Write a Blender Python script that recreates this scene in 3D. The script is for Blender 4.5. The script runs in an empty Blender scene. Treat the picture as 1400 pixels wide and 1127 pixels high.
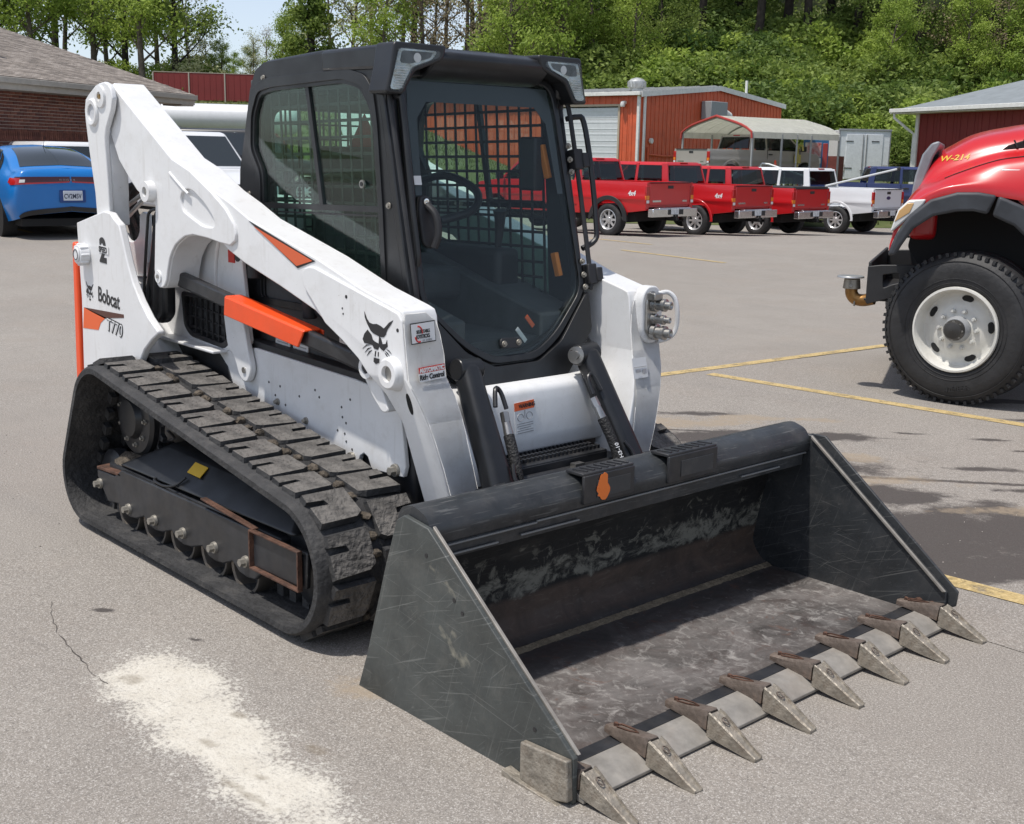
import bpy, bmesh, math, random
from mathutils import Vector, Matrix
from mathutils.geometry import delaunay_2d_cdt
PI = math.pi
S = bpy.context.scene
COL = S.collection
V = Vector

# ------------------------------------------------------------------ camera
CAM = V((4.16988, -3.18978, 1.74525))
YAW, PITCH, ROLL, FPX = math.radians(137.637), math.radians(11.931), math.radians(1.003), 1647.65
_f = V((math.cos(YAW) * math.cos(PITCH), math.sin(YAW) * math.cos(PITCH), -math.sin(PITCH)))
_r = V((math.sin(YAW), -math.cos(YAW), 0))
_u = _r.cross(_f)
_r2 = _r * math.cos(ROLL) + _u * math.sin(ROLL)
_u2 = -_r * math.sin(ROLL) + _u * math.cos(ROLL)
cd = bpy.data.cameras.new('camera')
cd.sensor_width = 36.0
cd.lens = FPX / 1400.0 * 36.0
cd.clip_start = 0.05
cd.clip_end = 3000
cam = bpy.data.objects.new('camera', cd)
COL.objects.link(cam)
cam.matrix_world = Matrix(((_r2.x, _u2.x, -_f.x, CAM.x), (_r2.y, _u2.y, -_f.y, CAM.y), (_r2.z, _u2.z, -_f.z, CAM.z), (0, 0, 0, 1)))
S.camera = cam
# ------------------------------------------------------------------ light
SUN_EL, SUN_AZ = math.radians(70), math.radians(191)     # azimuth clockwise from +Y
W = bpy.data.worlds.new('World'); S.world = W
W.use_nodes = True
_nt = W.node_tree
_bg = _nt.nodes['Background']
_sky = _nt.nodes.new('ShaderNodeTexSky')
_sky.sky_type = 'NISHITA'; _sky.sun_disc = False
_sky.sun_elevation = SUN_EL; _sky.sun_rotation = SUN_AZ
_sky.air_density = 0.75; _sky.dust_density = 1.0; _sky.ozone_density = 1.4
_hs = _nt.nodes.new('ShaderNodeHueSaturation')          # thin high cloud veils the blue
_hs.inputs['Saturation'].default_value = 0.62
_nt.links.new(_sky.outputs[0], _hs.inputs['Color']); _nt.links.new(_hs.outputs[0], _bg.inputs[0])
_bg.inputs[1].default_value = 0.15
sl = bpy.data.lights.new('sun', 'SUN')
sl.energy = 3.3; sl.angle = math.radians(1.6); sl.color = (1.0, 0.95, 0.885)
sun = bpy.data.objects.new('sun', sl); COL.objects.link(sun)
_sd = V((math.sin(SUN_AZ) * math.cos(SUN_EL), math.cos(SUN_AZ) * math.cos(SUN_EL), math.sin(SUN_EL)))
sun.rotation_euler = _sd.to_track_quat('Z', 'Y').to_euler()
sun.location = (0, 0, 30)
S.view_settings.view_transform = 'Standard'
S.view_settings.look = 'None'
S.view_settings.exposure = 0.24
S.view_settings.gamma = 1.0
S.view_settings.use_curve_mapping = False
S.render.engine = 'CYCLES'
S.cycles.max_bounces = 8
S.cycles.transparent_max_bounces = 16

# ------------------------------------------------------------------ survey frame: R metres to the side, D metres ahead of the photographer
RV = V((math.sin(YAW), -math.cos(YAW), 0)); DV = V((math.cos(YAW), math.sin(YAW), 0))
def G(R, D, z=0.0):
    p = CAM + RV * R + DV * D
    return V((p.x, p.y, z))
def heading(hR, hD):
    d = RV * hR + DV * hD
    return math.atan2(d.y, d.x)
def sm(a, b, x):
    t = min(1, max(0, (x - a) / (b - a))); return t * t * (3 - 2 * t)
def interp(tab, x):
    if x <= tab[0][0]: return tab[0][1]
    for (a, va), (b, vb) in zip(tab, tab[1:]):
        if x <= b: return va + (vb - va) * (x - a) / (b - a)
    return tab[-1][1]
ZL = [(8, 0), (14, .12), (20.5, .33), (30, .5), (37, .7), (44, 2.1), (60, 4.1), (75, 5.0), (100, 6.0), (150, 7), (400, 9)]
ZR = [(24, 0), (30, -.08), (36.4, -.34), (39, -.36), (45, .75), (50, .8), (58, 1.1), (66, 3.4), (80, 9), (110, 22), (150, 32), (400, 38)]
def terr(R, D):
    w = sm(-8, 2, R)
    return interp(ZL, D) * (1 - w) + interp(ZR, D) * w

# ------------------------------------------------------------------ materials
MATS = {}
def mat(name, col, rough=.5, metal=0.0, var=0.0, vscale=6.0, col2=None, dirt=0.0, dscale=9.0, dcol=(.16, .13, .1), bump=0.0, bscale=60.0,
        spec=.5, coat=0.0, rvar=.0, emit=None):
    if name in MATS: return MATS[name]
    m = bpy.data.materials.new(name); m.use_nodes = True
    nt = m.node_tree; n = nt.nodes; L = nt.links
    b = n['Principled BSDF']
    b.inputs['Roughness'].default_value = rough
    b.inputs['Metallic'].default_value = metal
    b.inputs['Specular IOR Level'].default_value = spec
    b.inputs['Coat Weight'].default_value = coat
    b.inputs['Coat Roughness'].default_value = .05
    tc = n.new('ShaderNodeTexCoord')
    cur = None
    if var or col2:
        t = n.new('ShaderNodeTexNoise'); t.inputs['Scale'].default_value = vscale; t.inputs['Detail'].default_value = 8; t.inputs['Roughness'].default_value = .65
        L.new(tc.outputs['Object'], t.inputs['Vector'])
        r = n.new('ShaderNodeValToRGB')
        c2 = col2 if col2 else tuple(max(0, c * (1 + var)) for c in col)
        c1 = col if col2 else tuple(max(0, c * (1 - var)) for c in col)
        r.color_ramp.elements[0].color = (*c1, 1); r.color_ramp.elements[1].color = (*c2, 1)
        r.color_ramp.elements[0].position = .35; r.color_ramp.elements[1].position = .66
        L.new(t.outputs[0], r.inputs[0]); cur = r.outputs[0]
    if dirt:
        t = n.new('ShaderNodeTexNoise'); t.inputs['Scale'].default_value = dscale; t.inputs['Detail'].default_value = 10; t.inputs['Roughness'].default_value = .72
        L.new(tc.outputs['Object'], t.inputs['Vector'])
        r = n.new('ShaderNodeValToRGB'); r.color_ramp.elements[0].position = .5; r.color_ramp.elements[1].position = .78
        r.color_ramp.elements[1].color = (dirt, dirt, dirt, 1)
        L.new(t.outputs[0], r.inputs[0])
        mx = n.new('ShaderNodeMix'); mx.data_type = 'RGBA'
        L.new(r.outputs[0], mx.inputs[0])
        if cur: L.new(cur, mx.inputs[6])
        else: mx.inputs[6].default_value = (*col, 1)
        mx.inputs[7].default_value = (*dcol, 1); cur = mx.outputs[2]
    if cur: L.new(cur, b.inputs['Base Color'])
    else: b.inputs['Base Color'].default_value = (*col, 1)
    if rvar:
        t = n.new('ShaderNodeTexNoise'); t.inputs['Scale'].default_value = vscale * 2.3; t.inputs['Detail'].default_value = 6
        L.new(tc.outputs['Object'], t.inputs['Vector'])
        mr = n.new('ShaderNodeMapRange'); mr.inputs[1].default_value = .3; mr.inputs[2].default_value = .7
        mr.inputs[3].default_value = max(.02, rough - rvar); mr.inputs[4].default_value = min(1, rough + rvar)
        L.new(t.outputs[0], mr.inputs[0]); L.new(mr.outputs[0], b.inputs['Roughness'])
    if bump:
        t = n.new('ShaderNodeTexNoise'); t.inputs['Scale'].default_value = bscale; t.inputs['Detail'].default_value = 5
        L.new(tc.outputs['Object'], t.inputs['Vector'])
        bp = n.new('ShaderNodeBump'); bp.inputs['Strength'].default_value = bump; bp.inputs['Distance'].default_value = .02
        L.new(t.outputs[0], bp.inputs['Height']); L.new(bp.outputs[0], b.inputs['Normal'])
    MATS[name] = m
    return m

def scratched(name, col, rough, scol, amount, scale=1.0, dirt=0, dcol=(.2, .18, .15), bump=.15, smear=None):
    """Worn paint on plates standing in the x-z plane: families of long fine scratches, rubbed flecks and mud smears."""
    m = mat(name, col, rough, var=.28, vscale=4, dirt=dirt, dcol=dcol, rvar=.12)
    nt = m.node_tree; n = nt.nodes; L = nt.links; b = n['Principled BSDF']
    prev = b.inputs['Base Color'].links[0].from_socket
    tc = n.new('ShaderNodeTexCoord')
    def lay(rot, st, lo, hi, amt, colr, prev, off=0, det=3):
        mp = n.new('ShaderNodeMapping'); mp.vector_type = 'POINT'; mp.inputs['Rotation'].default_value = (0, rot, 0)
        L.new(tc.outputs['Object'], mp.inputs[0])
        ms = n.new('ShaderNodeMapping'); ms.inputs['Scale'].default_value = [q_ * scale for q_ in st]; ms.inputs['Location'].default_value = (off * 3.7, off * 1.3, off * 2.1); L.new(mp.outputs[0], ms.inputs[0])
        t = n.new('ShaderNodeTexNoise'); t.inputs['Scale'].default_value = 1.0; t.inputs['Detail'].default_value = det; t.inputs['Roughness'].default_value = .55
        L.new(ms.outputs[0], t.inputs['Vector'])
        r = n.new('ShaderNodeMapRange'); r.inputs[1].default_value = lo; r.inputs[2].default_value = hi; r.inputs[4].default_value = amt; L.new(t.outputs[0], r.inputs[0])
        mx = n.new('ShaderNodeMix'); mx.data_type = 'RGBA'; L.new(r.outputs[0], mx.inputs[0]); L.new(prev, mx.inputs[6]); mx.inputs[7].default_value = (*colr, 1)
        return mx.outputs[2]
    for k, (rot, st) in enumerate(((.42, (2.2, 5, 130)), (.30, (3.5, 5, 190)), (-.15, (3, 5, 150)), (.75, (4, 5, 170)), (1.25, (4, 5, 190)))):
        prev = lay(rot, st, .655, .70, amount * (1 - .1 * k), scol, prev, off=k + 1)
    prev = lay(.5, (30, 9, 60), .66, .74, amount * .6, scol, prev, off=8, det=6)
    prev = lay(.42, (5, 3, 8), .56, .74, .35, tuple(.5 * (c + d) for c, d in zip(col, dcol)), prev, off=12, det=10)
    if smear: prev = lay(.9, (9, 4, 6), smear, smear + .07, .75, (.27, .255, .20), prev, off=21, det=12)
    L.new(prev, b.inputs['Base Color'])
    if bump:
        t = n.new('ShaderNodeTexNoise'); t.inputs['Scale'].default_value = 35; t.inputs['Detail'].default_value = 6
        L.new(tc.outputs['Object'], t.inputs['Vector'])
        bp = n.new('ShaderNodeBump'); bp.inputs['Strength'].default_value = bump; bp.inputs['Distance'].default_value = .01
        L.new(t.outputs[0], bp.inputs['Height']); L.new(bp.outputs[0], b.inputs['Normal'])
    return m

def glass(name, tint, ior=1.5, rough=0.01, alpha=1.0):
    if name in MATS: return MATS[name]
    m = bpy.data.materials.new(name); m.use_nodes = True
    nt = m.node_tree; n = nt.nodes; L = nt.links
    n.remove(n['Principled BSDF'])
    tr = n.new('ShaderNodeBsdfTransparent'); tr.inputs[0].default_value = (*tint, 1)
    gl = n.new('ShaderNodeBsdfGlossy'); gl.inputs['Roughness'].default_value = rough
    lw = n.new('ShaderNodeLayerWeight'); lw.inputs[0].default_value = .5
    pw = n.new('ShaderNodeMath'); pw.operation = 'POWER'; pw.inputs[1].default_value = 4.5; L.new(lw.outputs['Facing'], pw.inputs[0])
    f0 = ((ior - 1) / (ior + 1)) ** 2
    fr = n.new('ShaderNodeMath'); fr.operation = 'MULTIPLY_ADD'; fr.inputs[1].default_value = 1 - f0; fr.inputs[2].default_value = f0; L.new(pw.outputs[0], fr.inputs[0])
    mx = n.new('ShaderNodeMixShader')
    L.new(fr.outputs[0], mx.inputs[0]); L.new(tr.outputs[0], mx.inputs[1]); L.new(gl.outputs[0], mx.inputs[2])
    L.new(mx.outputs[0], n['Material Output'].inputs[0])
    MATS[name] = m
    return m

# ------------------------------------------------------------------ mesh helpers
def rpoly(pts, r, n=5):
    """Polygon with rounded corners; r a number or one radius per corner."""
    out = []; N = len(pts)
    for i, p in enumerate(pts):
        rr = r[i] if isinstance(r, (list, tuple)) else r
        a = V(pts[i - 1]); b = V(p); c = V(pts[(i + 1) % N])
        if rr <= 0: out.append(tuple(b)); continue
        da, dc = (a - b), (c - b)
        k = min(rr, da.length * .48, dc.length * .48)
        p0 = b + da.normalized() * k; p1 = b + dc.normalized() * k
        for j in range(n + 1):
            t = j / n
            out.append(tuple(p0 * (1 - t) ** 2 + b * 2 * t * (1 - t) + p1 * t * t))
    return out
def circ(cx, cy, r, n=20, ry=None, a0=0.0):
    return [(cx + r * math.cos(a0 + 2 * PI * i / n), cy + (ry or r) * math.sin(a0 + 2 * PI * i / n)) for i in range(n)]
def area2(p): return sum(p[i - 1][0] * p[i][1] - p[i][0] * p[i - 1][1] for i in range(len(p)))

class MB:
    def __init__(s): s.bm = bmesh.new()
    def _ax(s, axis, p, w):
        w = w(p) if callable(w) else w
        if axis == 'y': return V((p[0], w, p[1]))
        if axis == 'x': return V((w, p[0], p[1]))
        return V((p[0], p[1], w))
    def box(s, c, d, rot=None):
        d = V(d) / 2; R = rot if rot is not None else Matrix.Identity(3)
        if isinstance(rot, (tuple, list)):
            from mathutils import Euler
            R = Euler(rot).to_matrix()
        vs = [s.bm.verts.new(V(c) + R @ V((x * d.x, y * d.y, z * d.z))) for x in (-1, 1) for y in (-1, 1) for z in (-1, 1)]
        for f in ((0, 1, 3, 2), (4, 6, 7, 5), (0, 4, 5, 1), (2, 3, 7, 6), (0, 2, 6, 4), (1, 5, 7, 3)): s.bm.faces.new([vs[i] for i in f])
        return s
    def hull8(s, pts):
        """8 points: bottom ring of four then top ring of four, both in the same turning sense."""
        vs = [s.bm.verts.new(p) for p in pts]
        for f in ((3, 2, 1, 0), (4, 5, 6, 7), (0, 1, 5, 4), (1, 2, 6, 5), (2, 3, 7, 6), (3, 0, 4, 7)): s.bm.faces.new([vs[i] for i in f])
        return s
    def prism(s, pts, axis, a, b):
        A = [s.bm.verts.new(s._ax(axis, p, a)) for p in pts]; B = [s.bm.verts.new(s._ax(axis, p, b)) for p in pts]
        s.bm.faces.new(A); s.bm.faces.new(B[::-1])
        for i in range(len(pts)): s.bm.faces.new((A[i - 1], A[i], B[i], B[i - 1])[::-1])
        return s
    def plate(s, outer, holes, axis, a, b):
        if not holes: return s.prism(outer, axis, a, b)
        vs = []; fs = []
        for i, lp in enumerate([outer] + list(holes)):
            ccw = area2(lp) > 0
            lp = list(lp) if (ccw == (i == 0)) else list(lp)[::-1]
            k = len(vs); vs += [V(p) for p in lp]; fs.append(list(range(k, k + len(lp))))
        ov, oe, of, *_ = delaunay_2d_cdt(vs, [], fs, 2, 1e-6)
        A = [s.bm.verts.new(s._ax(axis, p, a)) for p in ov]; B = [s.bm.verts.new(s._ax(axis, p, b)) for p in ov]
        cnt = {}
        for f in of:
            try:
                s.bm.faces.new([A[i] for i in f]); s.bm.faces.new([B[i] for i in f][::-1])
            except ValueError: pass
            for i in range(len(f)):
                e = (f[i - 1], f[i]); cnt[e] = cnt.get(e, 0) + 1
        for (i, j) in list(cnt):
            if (j, i) not in cnt:
                try: s.bm.faces.new((A[j], A[i], B[i], B[j]))
                except ValueError: pass
        return s
    def cyl(s, p0, p1, r0, r1=None, n=20):
        p0, p1 = V(p0), V(p1); r1 = r0 if r1 is None else r1
        q = (p1 - p0).to_track_quat('Z', 'Y')
        A, B = [], []
        for i in range(n):
            d = q @ V((math.cos(2 * PI * i / n), math.sin(2 * PI * i / n), 0))
            A.append(s.bm.verts.new(p0 + d * r0)); B.append(s.bm.verts.new(p1 + d * r1))
        s.bm.faces.new(A[::-1]); s.bm.faces.new(B)
        for i in range(n): s.bm.faces.new((A[i - 1], A[i], B[i], B[i - 1]))
        return s
    def tube(s, path, r, n=10, closed=False, smooth=0):
        P = [V(p) for p in path]
        if smooth:
            Q = []; N = len(P); rng = range(N if closed else N - 1)
            for i in rng:
                a = P[i - 1] if (i or closed) else P[0]; b = P[i]; c = P[(i + 1) % N]; d = P[(i + 2) % N] if (closed or i + 2 < N) else P[-1]
                for j in range(smooth):
                    t = j / smooth
                    Q.append(.5 * ((2 * b) + (c - a) * t + (2 * a - 5 * b + 4 * c - d) * t * t + (3 * b - a - 3 * c + d) * t ** 3))
            if not closed: Q.append(P[-1])
            P = Q
        rings = []; N = len(P); up = None
        for i, p in enumerate(P):
            d = (P[(i + 1) % N] - P[i - 1]) if closed or 0 < i < N - 1 else (P[1] - P[0] if i == 0 else P[-1] - P[-2])
            d.normalize()
            if up is None: up = d.orthogonal().normalized()
            up = (up - d * up.dot(d)).normalized(); w = d.cross(up)
            rr = r(i / (N - 1)) if callable(r) else r
            rings.append([s.bm.verts.new(p + (up * math.cos(2 * PI * k / n) + w * math.sin(2 * PI * k / n)) * rr) for k in range(n)])
        for i in range(N if closed else N - 1):
            a, b = rings[i], rings[(i + 1) % N]
            for k in range(n): s.bm.faces.new((a[k - 1], a[k], b[k], b[k - 1]))
        if not closed: s.bm.faces.new(rings[0][::-1]); s.bm.faces.new(rings[-1])
        return s
    def lathe(s, prof, c, axis, n=32, a0=0.0, cap=True):
        """prof: (radius, distance along axis) pairs."""
        c = V(c); q = V(axis).to_track_quat('Z', 'Y'); rings = []
        for r, h in prof:
            rings.append([s.bm.verts.new(c + q @ V((max(r, 1e-4) * math.cos(a0 + 2 * PI * k / n), max(r, 1e-4) * math.sin(a0 + 2 * PI * k / n), h))) for k in range(n)])
        for a, b in zip(rings, rings[1:]):
            for k in range(n): s.bm.faces.new((a[k - 1], a[k], b[k], b[k - 1]))
        if cap and prof[0][0] > 1e-3: s.bm.faces.new(rings[0][::-1])
        if cap and prof[-1][0] > 1e-3: s.bm.faces.new(rings[-1])
        return s
    def grid(s, rows, closed=False):
        Vv = [[s.bm.verts.new(p) for p in r] for r in rows]
        for a, b in zip(Vv, Vv[1:]):
            m = len(a)
            for k in range(m if closed else m - 1):
                s.bm.faces.new((a[k], a[(k + 1) % m], b[(k + 1) % m], b[k]))
        return s
    def face(s, pts):
        s.bm.faces.new([s.bm.verts.new(p) for p in pts]); return s
    def barrel(s, zs, fn, xs=()):
        """Cut the mesh at heights zs (and stations xs), then move every vertex sideways: y *= fn(x, z)."""
        for ax, vals in ((2, zs), (0, xs)):
            for v in vals:
                co = V((0, 0, 0)); co[ax] = v; no = V((0, 0, 0)); no[ax] = 1
                bmesh.ops.bisect_plane(s.bm, geom=s.bm.verts[:] + s.bm.edges[:] + s.bm.faces[:], plane_co=co, plane_no=no, dist=1e-4)
        for v in s.bm.verts: v.co.y *= fn(v.co.x, v.co.z)
        return s
    def solid(s, pts, nrm):
        """Flat polygon (3D points) given thickness along vector nrm."""
        A = [s.bm.verts.new(V(p)) for p in pts]; B = [s.bm.verts.new(V(p) + V(nrm)) for p in pts]
        s.bm.faces.new(A[::-1]); s.bm.faces.new(B)
        for i in range(len(pts)): s.bm.faces.new((A[i - 1], A[i], B[i], B[i - 1]))
        return s
    def mesh(s, name, m, smooth=35, recalc=True):
        if recalc: bmesh.ops.recalc_face_normals(s.bm, faces=s.bm.faces)
        me = bpy.data.meshes.new(name)
        s.bm.to_mesh(me); s.bm.free()
        if m: me.materials.append(m)
        if smooth:
            for p in me.polygons: p.use_smooth = True
            me.set_sharp_from_angle(angle=math.radians(smooth))
        return me
    def build(s, name, m, parent=None, bevel=0.0, smooth=35, seg=2, loc=None, rot=None, label=None, recalc=True, subsurf=0):
        o = bpy.data.objects.new(name, s.mesh(name, m, smooth, recalc)); COL.objects.link(o)
        if parent: o.parent = parent
        if loc is not None: o.location = loc
        if rot is not None: o.rotation_euler = rot
        if bevel:
            md = o.modifiers.new('Bevel', 'BEVEL'); md.width = bevel; md.segments = seg; md.limit_method = 'ANGLE'; md.angle_limit = math.radians(32)
            md.harden_normals = False; md.use_clamp_overlap = True
        if subsurf:
            md = o.modifiers.new('Sub', 'SUBSURF'); md.levels = subsurf; md.render_levels = subsurf
        if label: o['label'] = label
        return o
def inst(name, me, parent=None, loc=(0, 0, 0), rot=(0, 0, 0), scale=None):
    o = bpy.data.objects.new(name, me); COL.objects.link(o)
    if parent: o.parent = parent
    o.location = loc; o.rotation_euler = rot
    if scale: o.scale = scale
    return o
def thing(name, label, cat, loc=(0, 0, 0), rz=0.0, group=None):
    o = bpy.data.objects.new(name, None); COL.objects.link(o)
    o.empty_display_size = .2
    o.location = loc; o.rotation_euler = (0, 0, rz)
    o['label'] = label; o['category'] = cat
    if group: o['group'] = group
    return o
def part(name, parent):
    o = bpy.data.objects.new(name, None); COL.objects.link(o); o.parent = parent; o.empty_display_size = .1
    return o
def tag(o, label=None, cat=None, group=None, kind=None):
    if label: o['label'] = label
    if cat: o['category'] = cat
    if group: o['group'] = group
    if kind: o['kind'] = kind
    return o
def text(name, body, size, m, parent, origin, xd, yd, extrude=.0006, shear=0.0, align='LEFT', sx=1.0, bold=0.0):
    cu = bpy.data.curves.new('tmp', 'FONT'); cu.body = body; cu.size = size; cu.extrude = extrude; cu.shear = shear; cu.align_x = align; cu.offset = bold
    t = bpy.data.objects.new('tmp', cu); COL.objects.link(t)
    me = bpy.data.meshes.new_from_object(t.evaluated_get(bpy.context.evaluated_depsgraph_get()))
    bpy.data.objects.remove(t); bpy.data.curves.remove(cu)
    xd, yd = V(xd).normalized(), V(yd).normalized(); z = xd.cross(yd).normalized(); yd = z.cross(xd)
    M4 = Matrix(((xd.x * sx, yd.x, z.x, origin[0]), (xd.y * sx, yd.y, z.y, origin[1]), (xd.z * sx, yd.z, z.z, origin[2]), (0, 0, 0, 1)))
    me.transform(M4); me.name = name
    me.materials.clear(); me.materials.append(m)
    o = bpy.data.objects.new(name, me); COL.objects.link(o); o.parent = parent
    return o
rnd = random.Random(7)
# ================================================================== GROUND
from mathutils import noise as mnoise
def asphalt(name, marks=False):
    m = bpy.data.materials.new(name); m.use_nodes = True
    nt = m.node_tree; n = nt.nodes; L = nt.links; b = n['Principled BSDF']
    b.inputs['Roughness'].default_value = .88; b.inputs['Specular IOR Level'].default_value = .25
    tc = n.new('ShaderNodeTexCoord')
    def noise(scale, detail=6, rough=.6, stretch=None, rot=0, off=(0, 0, 0)):
        t = n.new('ShaderNodeTexNoise'); t.inputs['Scale'].default_value = scale; t.inputs['Detail'].default_value = detail; t.inputs['Roughness'].default_value = rough
        mp = n.new('ShaderNodeMapping'); mp.inputs['Rotation'].default_value = (0, 0, rot); mp.inputs['Location'].default_value = off
        if stretch: mp.inputs['Scale'].default_value = stretch
        L.new(tc.outputs['Object'], mp.inputs[0]); L.new(mp.outputs[0], t.inputs['Vector']); return t.outputs[0]
    def rng(s, a, b_, c=0.0, d=1.0):
        r = n.new('ShaderNodeMapRange'); r.inputs[1].default_value = a; r.inputs[2].default_value = b_; r.inputs[3].default_value = c; r.inputs[4].default_value = d
        L.new(s, r.inputs[0]); return r.outputs[0]
    def op(a, c, o='MULTIPLY', clamp=True):
        q = n.new('ShaderNodeMath'); q.operation = o; q.use_clamp = clamp; L.new(a, q.inputs[0])
        if isinstance(c, float): q.inputs[1].default_value = c
        else: L.new(c, q.inputs[1])
        return q.outputs[0]
    def mix(f, a, col):
        x = n.new('ShaderNodeMix'); x.data_type = 'RGBA'; L.new(f, x.inputs[0])
        if isinstance(a, tuple): x.inputs[6].default_value = (*a, 1)
        else: L.new(a, x.inputs[6])
        if isinstance(col, tuple): x.inputs[7].default_value = (*col, 1)
        else: L.new(col, x.inputs[7])
        return x.outputs[2]
    base = mix(rng(noise(.35, 5), .3, .7), (.232, .209, .184), (.280, .256, .226))
    base = mix(op(rng(noise(1.7, 8, .7, off=(4, 2, 0)), .45, .75), .5), base, (.19, .172, .152))
    base = mix(op(rng(noise(1.0, 6, .6, stretch=(.25, 2.6, 1), rot=.55), .52, .75), .35), base, (.195, .18, .165))
    base = mix(op(rng(noise(.9, 6, .7, off=(31, 7, 0)), .50, .72), .35), base, (.27, .222, .18))
    base = mix(op(rng(noise(105, 3, .6), .52, .64), .42), base, (.48, .45, .41))
    base = mix(op(rng(noise(130, 3, .6, off=(9, 1, 0)), .53, .65), .50), base, (.095, .087, .080))
    base = mix(op(rng(noise(230, 2, .5, off=(5, 1, 0)), .57, .66), .55), base, (.62, .59, .55))
    hgt = noise(100, 3, .6)
    if marks:
        at_ = n.new('ShaderNodeAttribute'); at_.attribute_name = 'marks'; at_.attribute_type = 'GEOMETRY'
        sp = n.new('ShaderNodeSeparateColor'); L.new(at_.outputs['Color'], sp.inputs[0])
        fine = noise(22, 8, .75, off=(3, 3, 0)); grain = noise(60, 4, .7, off=(6, 3, 0))
        def soft(s, nz, amp, lo, hi):      # mask broken up by noise, feathered
            d = op(s, rng(nz, .25, .75, -amp, amp), 'ADD', False)
            return rng(d, lo, hi)
        oil = soft(sp.outputs[0], fine, .42, .10, .75)
        base = mix(op(oil, .90), base, (.062, .054, .051))
        tan_ = soft(sp.outputs[1], fine, .6, .35, 1.05)
        base = mix(op(tan_, .70), base, (.31, .25, .18))
        halo = soft(sp.outputs[2], grain, .75, .55, .95)
        base = mix(op(halo, .65), base, (.58, .56, .51))
        pw = soft(sp.outputs[2], grain, .30, .60, 1.0)
        pcol = mix(rng(noise(9, 8, .7), .35, .7), (.54, .505, .435), (.63, .60, .53))
        pcol = mix(op(rng(noise(110, 3, .6), .56, .68), .4), pcol, (.46, .41, .33))
        base = mix(op(pw, .97), base, pcol)
        dk = soft(at_.outputs['Alpha'], fine, .5, .35, 1.3)
        base = mix(op(dk, .6), base, (.17, .135, .09))
        hgt = op(hgt, op(pw, .4), 'ADD', False)
    L.new(base, b.inputs['Base Color'])
    bp = n.new('ShaderNodeBump'); bp.inputs['Strength'].default_value = .6; bp.inputs['Distance'].default_value = .006
    L.new(hgt, bp.inputs['Height']); L.new(bp.outputs[0], b.inputs['Normal'])
    return m
ASPH = asphalt('asphalt'); ASPH2 = asphalt('asphalt_marked', True)
def terrain_mesh(name, Rs, Ds, m, dz=0.0, f=terr):
    b = MB(); b.grid([[G(R, D, f(R, D) + dz) for R in Rs] for D in Ds]); return b.build(name, m, smooth=60)
def lin(a, b_, n): return [a + (b_ - a) * i / (n - 1) for i in range(n)]
tag(terrain_mesh('parking_lot', lin(-60, 70, 66), [-40, -20, -8, 0, 4, 8] + lin(10, 39.5, 30), ASPH), kind='structure')
# the stretch round the machine: a fine sheet whose stains, spilled powder and cracks are stored per vertex
def ellm(x, y, cx, cy, ang, a, b_, warp, ws):
    dx, dy = x - cx, y - cy
    if abs(dx) > a * 2.6 + b_ or abs(dy) > a * 2.6 + b_: return 9
    c, s_ = math.cos(ang), math.sin(ang); u, v = (dx * c + dy * s_) / a, (-dx * s_ + dy * c) / b_
    l = math.hypot(u, v)
    if l > 2.6: return 9
    return l + warp * mnoise.fractal(V((x * ws, y * ws, cx * 3.1)), .8, 2.1, 5)
OIL = [(1.35, 2.0, .83, .95, .48, .65, 2.5), (1.95, 2.65, .83, .75, .34, .65, 2.8), (1.75, 1.75, .7, .5, .22, .6, 3), (.20, 2.55, .83, .65, .27, .7, 3), (.80, 2.35, .83, .55, .20, .7, 3), (-.55, 2.90, .83, .55, .20, .7, 3), (-.15, 3.45, .8, .40, .09, .7, 4), (.35, 2.15, .9, .35, .12, .7, 4), (-1.1, 3.35, .8, .35, .08, .7, 4),
       (.02, 5.55, .83, .40, .08, .7, 3), (.55, 5.1, .8, .25, .05, .7, 4), (1.0, 3.5, .8, .18, .05, .7, 5), (1.4, 3.25, .8, .22, .045, .7, 5), (.62, 4.25, .8, .12, .035, .7, 5), (.2, 4.0, .8, .10, .03, .7, 6), (.9, 4.1, .8, .07, .03, .7, 6),
       (.6, 2.75, .70, 1.2, .02, .4, 4), (.75, 2.85, .70, 1.0, .015, .4, 4), (-.5, 3.15, .72, .9, .02, .4, 4), (-.144, -1.385, .7, .045, .018, .4, 9), (.35, -1.25, .5, .03, .012, .4, 9)]
TAN = [(-1.0, 3.08, .83, .50, .17, .7, 3), (.05, 2.85, .83, .55, .13, .7, 4), (.70, 2.75, .83, .5, .10, .7, 4), (1.05, 1.62, .8, .35, .12, .7, 4), (1.2, -.85, .8, .3, .12, .8, 4), (-.7, 3.6, .8, .5, .09, .7, 4), (1.5, 2.75, .83, .4, .09, .7, 4)]
PWD = [(.64, -1.495, -.05, .27, .16, .5, 5), (1.02, -1.56, -.12, .42, .14, .5, 5), (1.42, -1.59, -.08, .34, .125, .5, 5)]
DRK = [(.53, -1.575, .3, .06, .035, .5, 12), (.99, -1.435, .3, .035, .02, .5, 14), (1.10, -1.60, .3, .035, .018, .5, 14), (1.345, -1.37, .2, .05, .025, .4, 14), (1.37, -1.59, .3, .03, .015, .5, 14), (1.45, -1.66, .1, .12, .02, .6, 14)]
def seg_d(x, y, P):
    best = 9
    for (x0, y0), (x1, y1) in zip(P, P[1:]):
        dx, dy = x1 - x0, y1 - y0; t = max(0, min(1, ((x - x0) * dx + (y - y0) * dy) / (dx * dx + dy * dy)))
        best = min(best, math.hypot(x - x0 - t * dx, y - y0 - t * dy))
    return best
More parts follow.
